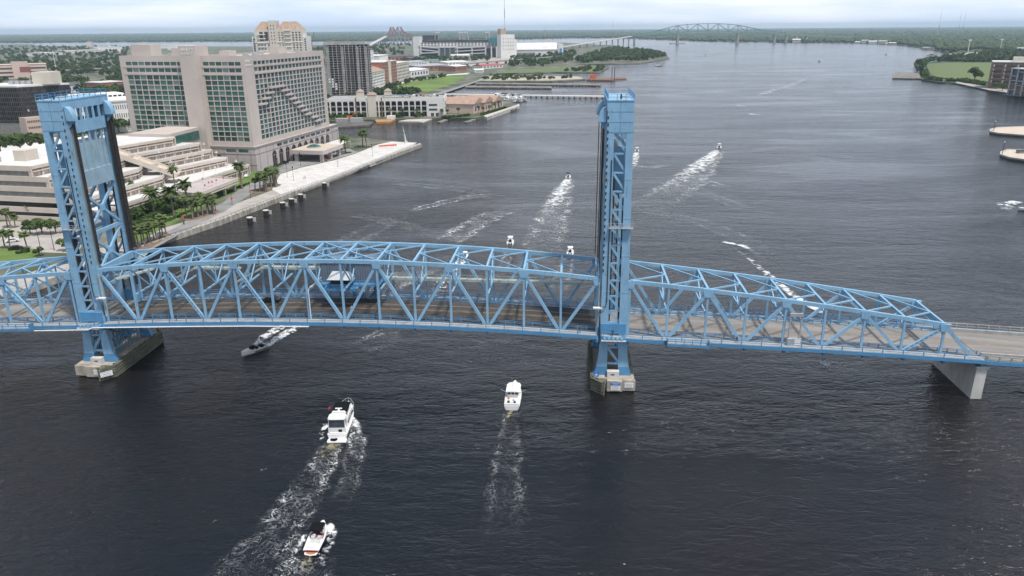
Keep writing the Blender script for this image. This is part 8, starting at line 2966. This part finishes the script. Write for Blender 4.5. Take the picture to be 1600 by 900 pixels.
def person_mesh(material, stride=.18, arm=.2, sit=False):
    J = [((0, 0, .95), .15), ((0, 0, 1.18), .15), ((0, 0, 1.40), .17), ((0, 0, 1.50), .07), ((0, .02, 1.60), .095), ((0, .02, 1.74), .085)]
    Ed = [(0, 1), (1, 2), (2, 3), (3, 4), (4, 5)]

    def chain(root, pts):
        pr_ = root
        for p_, r_ in pts:
            J.append((p_, r_))
            Ed.append((pr_, len(J) - 1))
            pr_ = len(J) - 1
    for s in (-1, 1):
        f_ = stride * s
        if sit:
            chain(0, [((s * .10, .05, .90), .11), ((s * .12, .42, .92), .085), ((s * .12, .45 + .05 * s, .48), .06), ((s * .12, .52, .40), .045)])
        else:
            chain(0, [((s * .10, 0, .88), .11), ((s * .11, f_ * .6, .50), .075), ((s * .11, f_ * .8, .09), .05), ((s * .11, f_ * .8 + .14, .05), .045)])
        chain(2, [((s * .20, 0, 1.38), .07), ((s * .25, -arm * s * .5 if not sit else .15, 1.12), .055), ((s * .24, -arm * s * .6 + .12 if not sit else .38, .90 if not sit else 1.05), .04), ((s * .24, -arm * s * .5 + .17 if not sit else .46, .80 if not sit else 1.06), .035)])
    me = bpy.data.meshes.new('person')
    me.from_pydata([p_ for p_, r_ in J], Ed, [])
    ob = bpy.data.objects.new('tmp_person', me)
    col.objects.link(ob)
    md = ob.modifiers.new('Skin', 'SKIN')
    for i, sv in enumerate(me.skin_vertices[0].data):
        sv.radius = (J[i][1], J[i][1] * .85)
        sv.use_root = (i == 0)
    ob.modifiers.new('Sub', 'SUBSURF').levels = 1
    dg = bpy.context.evaluated_depsgraph_get()
    res = bpy.data.meshes.new_from_object(ob.evaluated_get(dg))
    res.name = 'person'
    res.materials.clear()
    res.materials.append(M[material])
    bpy.data.objects.remove(ob)
    return res


for nm, sh, pa_ in (('dark_clothes', (.03, .03, .04), (.04, .04, .06)), ('white_shirt', (.65, .65, .64), (.25, .24, .2)), ('red_shirt', (.5, .06, .04), (.05, .06, .1)), ('blue_shirt', (.08, .16, .4), (.2, .18, .14))):
    person_mat(nm, sh, pa_)
PM = {k: person_mesh(k) for k in ('dark_clothes', 'white_shirt', 'red_shirt', 'blue_shirt')}
PSIT = {k: person_mesh(k, sit=True) for k in ('white_shirt', 'dark_clothes')}


def person(x, y, z, rz, k, label, sit=False):
    o = piece('person', (PSIT if sit else PM)[k], None, (x, y, z), rz)
    return tag(o, label, 'person')


for u, v, k, rz, lab in ((17.6, -1.5, 'dark_clothes', 1.4, 'person in dark clothes walking on the near walkway left of centre'), (140.4, -1.5, 'dark_clothes', -1.5, 'person in dark clothes walking on the right span walkway'), (107.2, -1.4, 'dark_clothes', 1.6, 'person in dark clothes on the walkway just left of the right tower'),
                         (114.2, -2.0, 'dark_clothes', .4, 'person in dark clothes standing at the foot of the right tower'), (61.5, W + 1.6, 'blue_shirt', 1.5, 'person in blue shirt on the far walkway of the lift span')):
    x, y = BR(u, v)
    person(x, y, zd(u) + .01, rz - TH, k, lab)
for px_, py_, k, lab in ((288, 352, 'dark_clothes', 'person in dark clothes beside the nearest red banner'), (477, 280, 'red_shirt', 'person in red shirt at the plaza parapet'), (475, 281, 'white_shirt', 'person in white shirt at the plaza parapet'), (400, 300, 'blue_shirt', 'person in blue shirt walking past the large palm bed')):
    x, y = G(px_, py_, ZL)
    person(x, y, ZL + .03, 1.0, k, lab)
# cyclist on the roadway
u, v = 56.0, 4.2
x, y = BR(u, v)
bz = zd(u) - .11
bc = thing('bicycle', 'bicycle ridden along the lift span roadway', 'bicycle', (x, y, bz), -TH + 1.57, local=(0, 0, 0))
for yy in (-.52, .52):
    part(bc, 'wheel', 'rubber', lambda b: b.tube([(0, yy + .33 * math.cos(a), .34 + .33 * math.sin(a)) for a in np.linspace(0, 6.283, 17)], .03, 5, cap=False))
part(bc, 'frame', 'white_metal', lambda b: b.tube([(0, -.52, .34), (0, -.15, .85), (0, .4, .88), (0, -.05, .34), (0, -.15, .85)], .03, 5))
part(bc, 'fork', 'white_metal', lambda b: b.tube([(0, .52, .34), (0, .4, 1.0)], .03, 5))
part(bc, 'handlebar', 'rubber', lambda b: b.tube([(-.25, .4, 1.02), (.25, .4, 1.02)], .03, 5))
part(bc, 'saddle', 'rubber', lambda b: b.tube([(0, -.3, .9), (0, -.05, .92)], [.09, .05], 6))
person(x - .15 * math.cos(-TH), y, bz + .02, -TH + 1.57, 'white_shirt', 'person in white shirt riding the bicycle on the lift span', sit=True)
# people aboard the boats
for bx_, by_, bz_, k, rz, lab in ((28.3, 10.1, .45, 'dark_clothes', 2.6, 'person in dark clothes steering the speedboat'), (29.6, 12.0, .45, 'white_shirt', 2.6, 'person in white seated at the back of the speedboat'), (61.6, -62.0, .0, 'white_shirt', 0, 'person in white seated under the black bimini')):
    person(bx_, by_, bz_ + .1, rz, k, lab, sit=True)

# ------------------------------------------------------------------ haze in the air
hz = bpy.data.materials.new('haze_air')
hz.use_nodes = True
hn = hz.node_tree.nodes
hn.clear()
ho = hn.new('ShaderNodeOutputMaterial')
hv = hn.new('ShaderNodeVolumePrincipled')
hv.inputs['Color'].default_value = (0.66, 0.84, 1.0, 1)
hv.inputs['Density'].default_value = 6.0e-5
hv.inputs['Anisotropy'].default_value = 0.0
hz.node_tree.links.new(hv.outputs['Volume'], ho.inputs['Volume'])
M['haze_air'] = hz
MB().box(-R - 100, R + 100, -700, R + 100, -2.6, 152).build('haze', 'haze_air', kind='stuff')
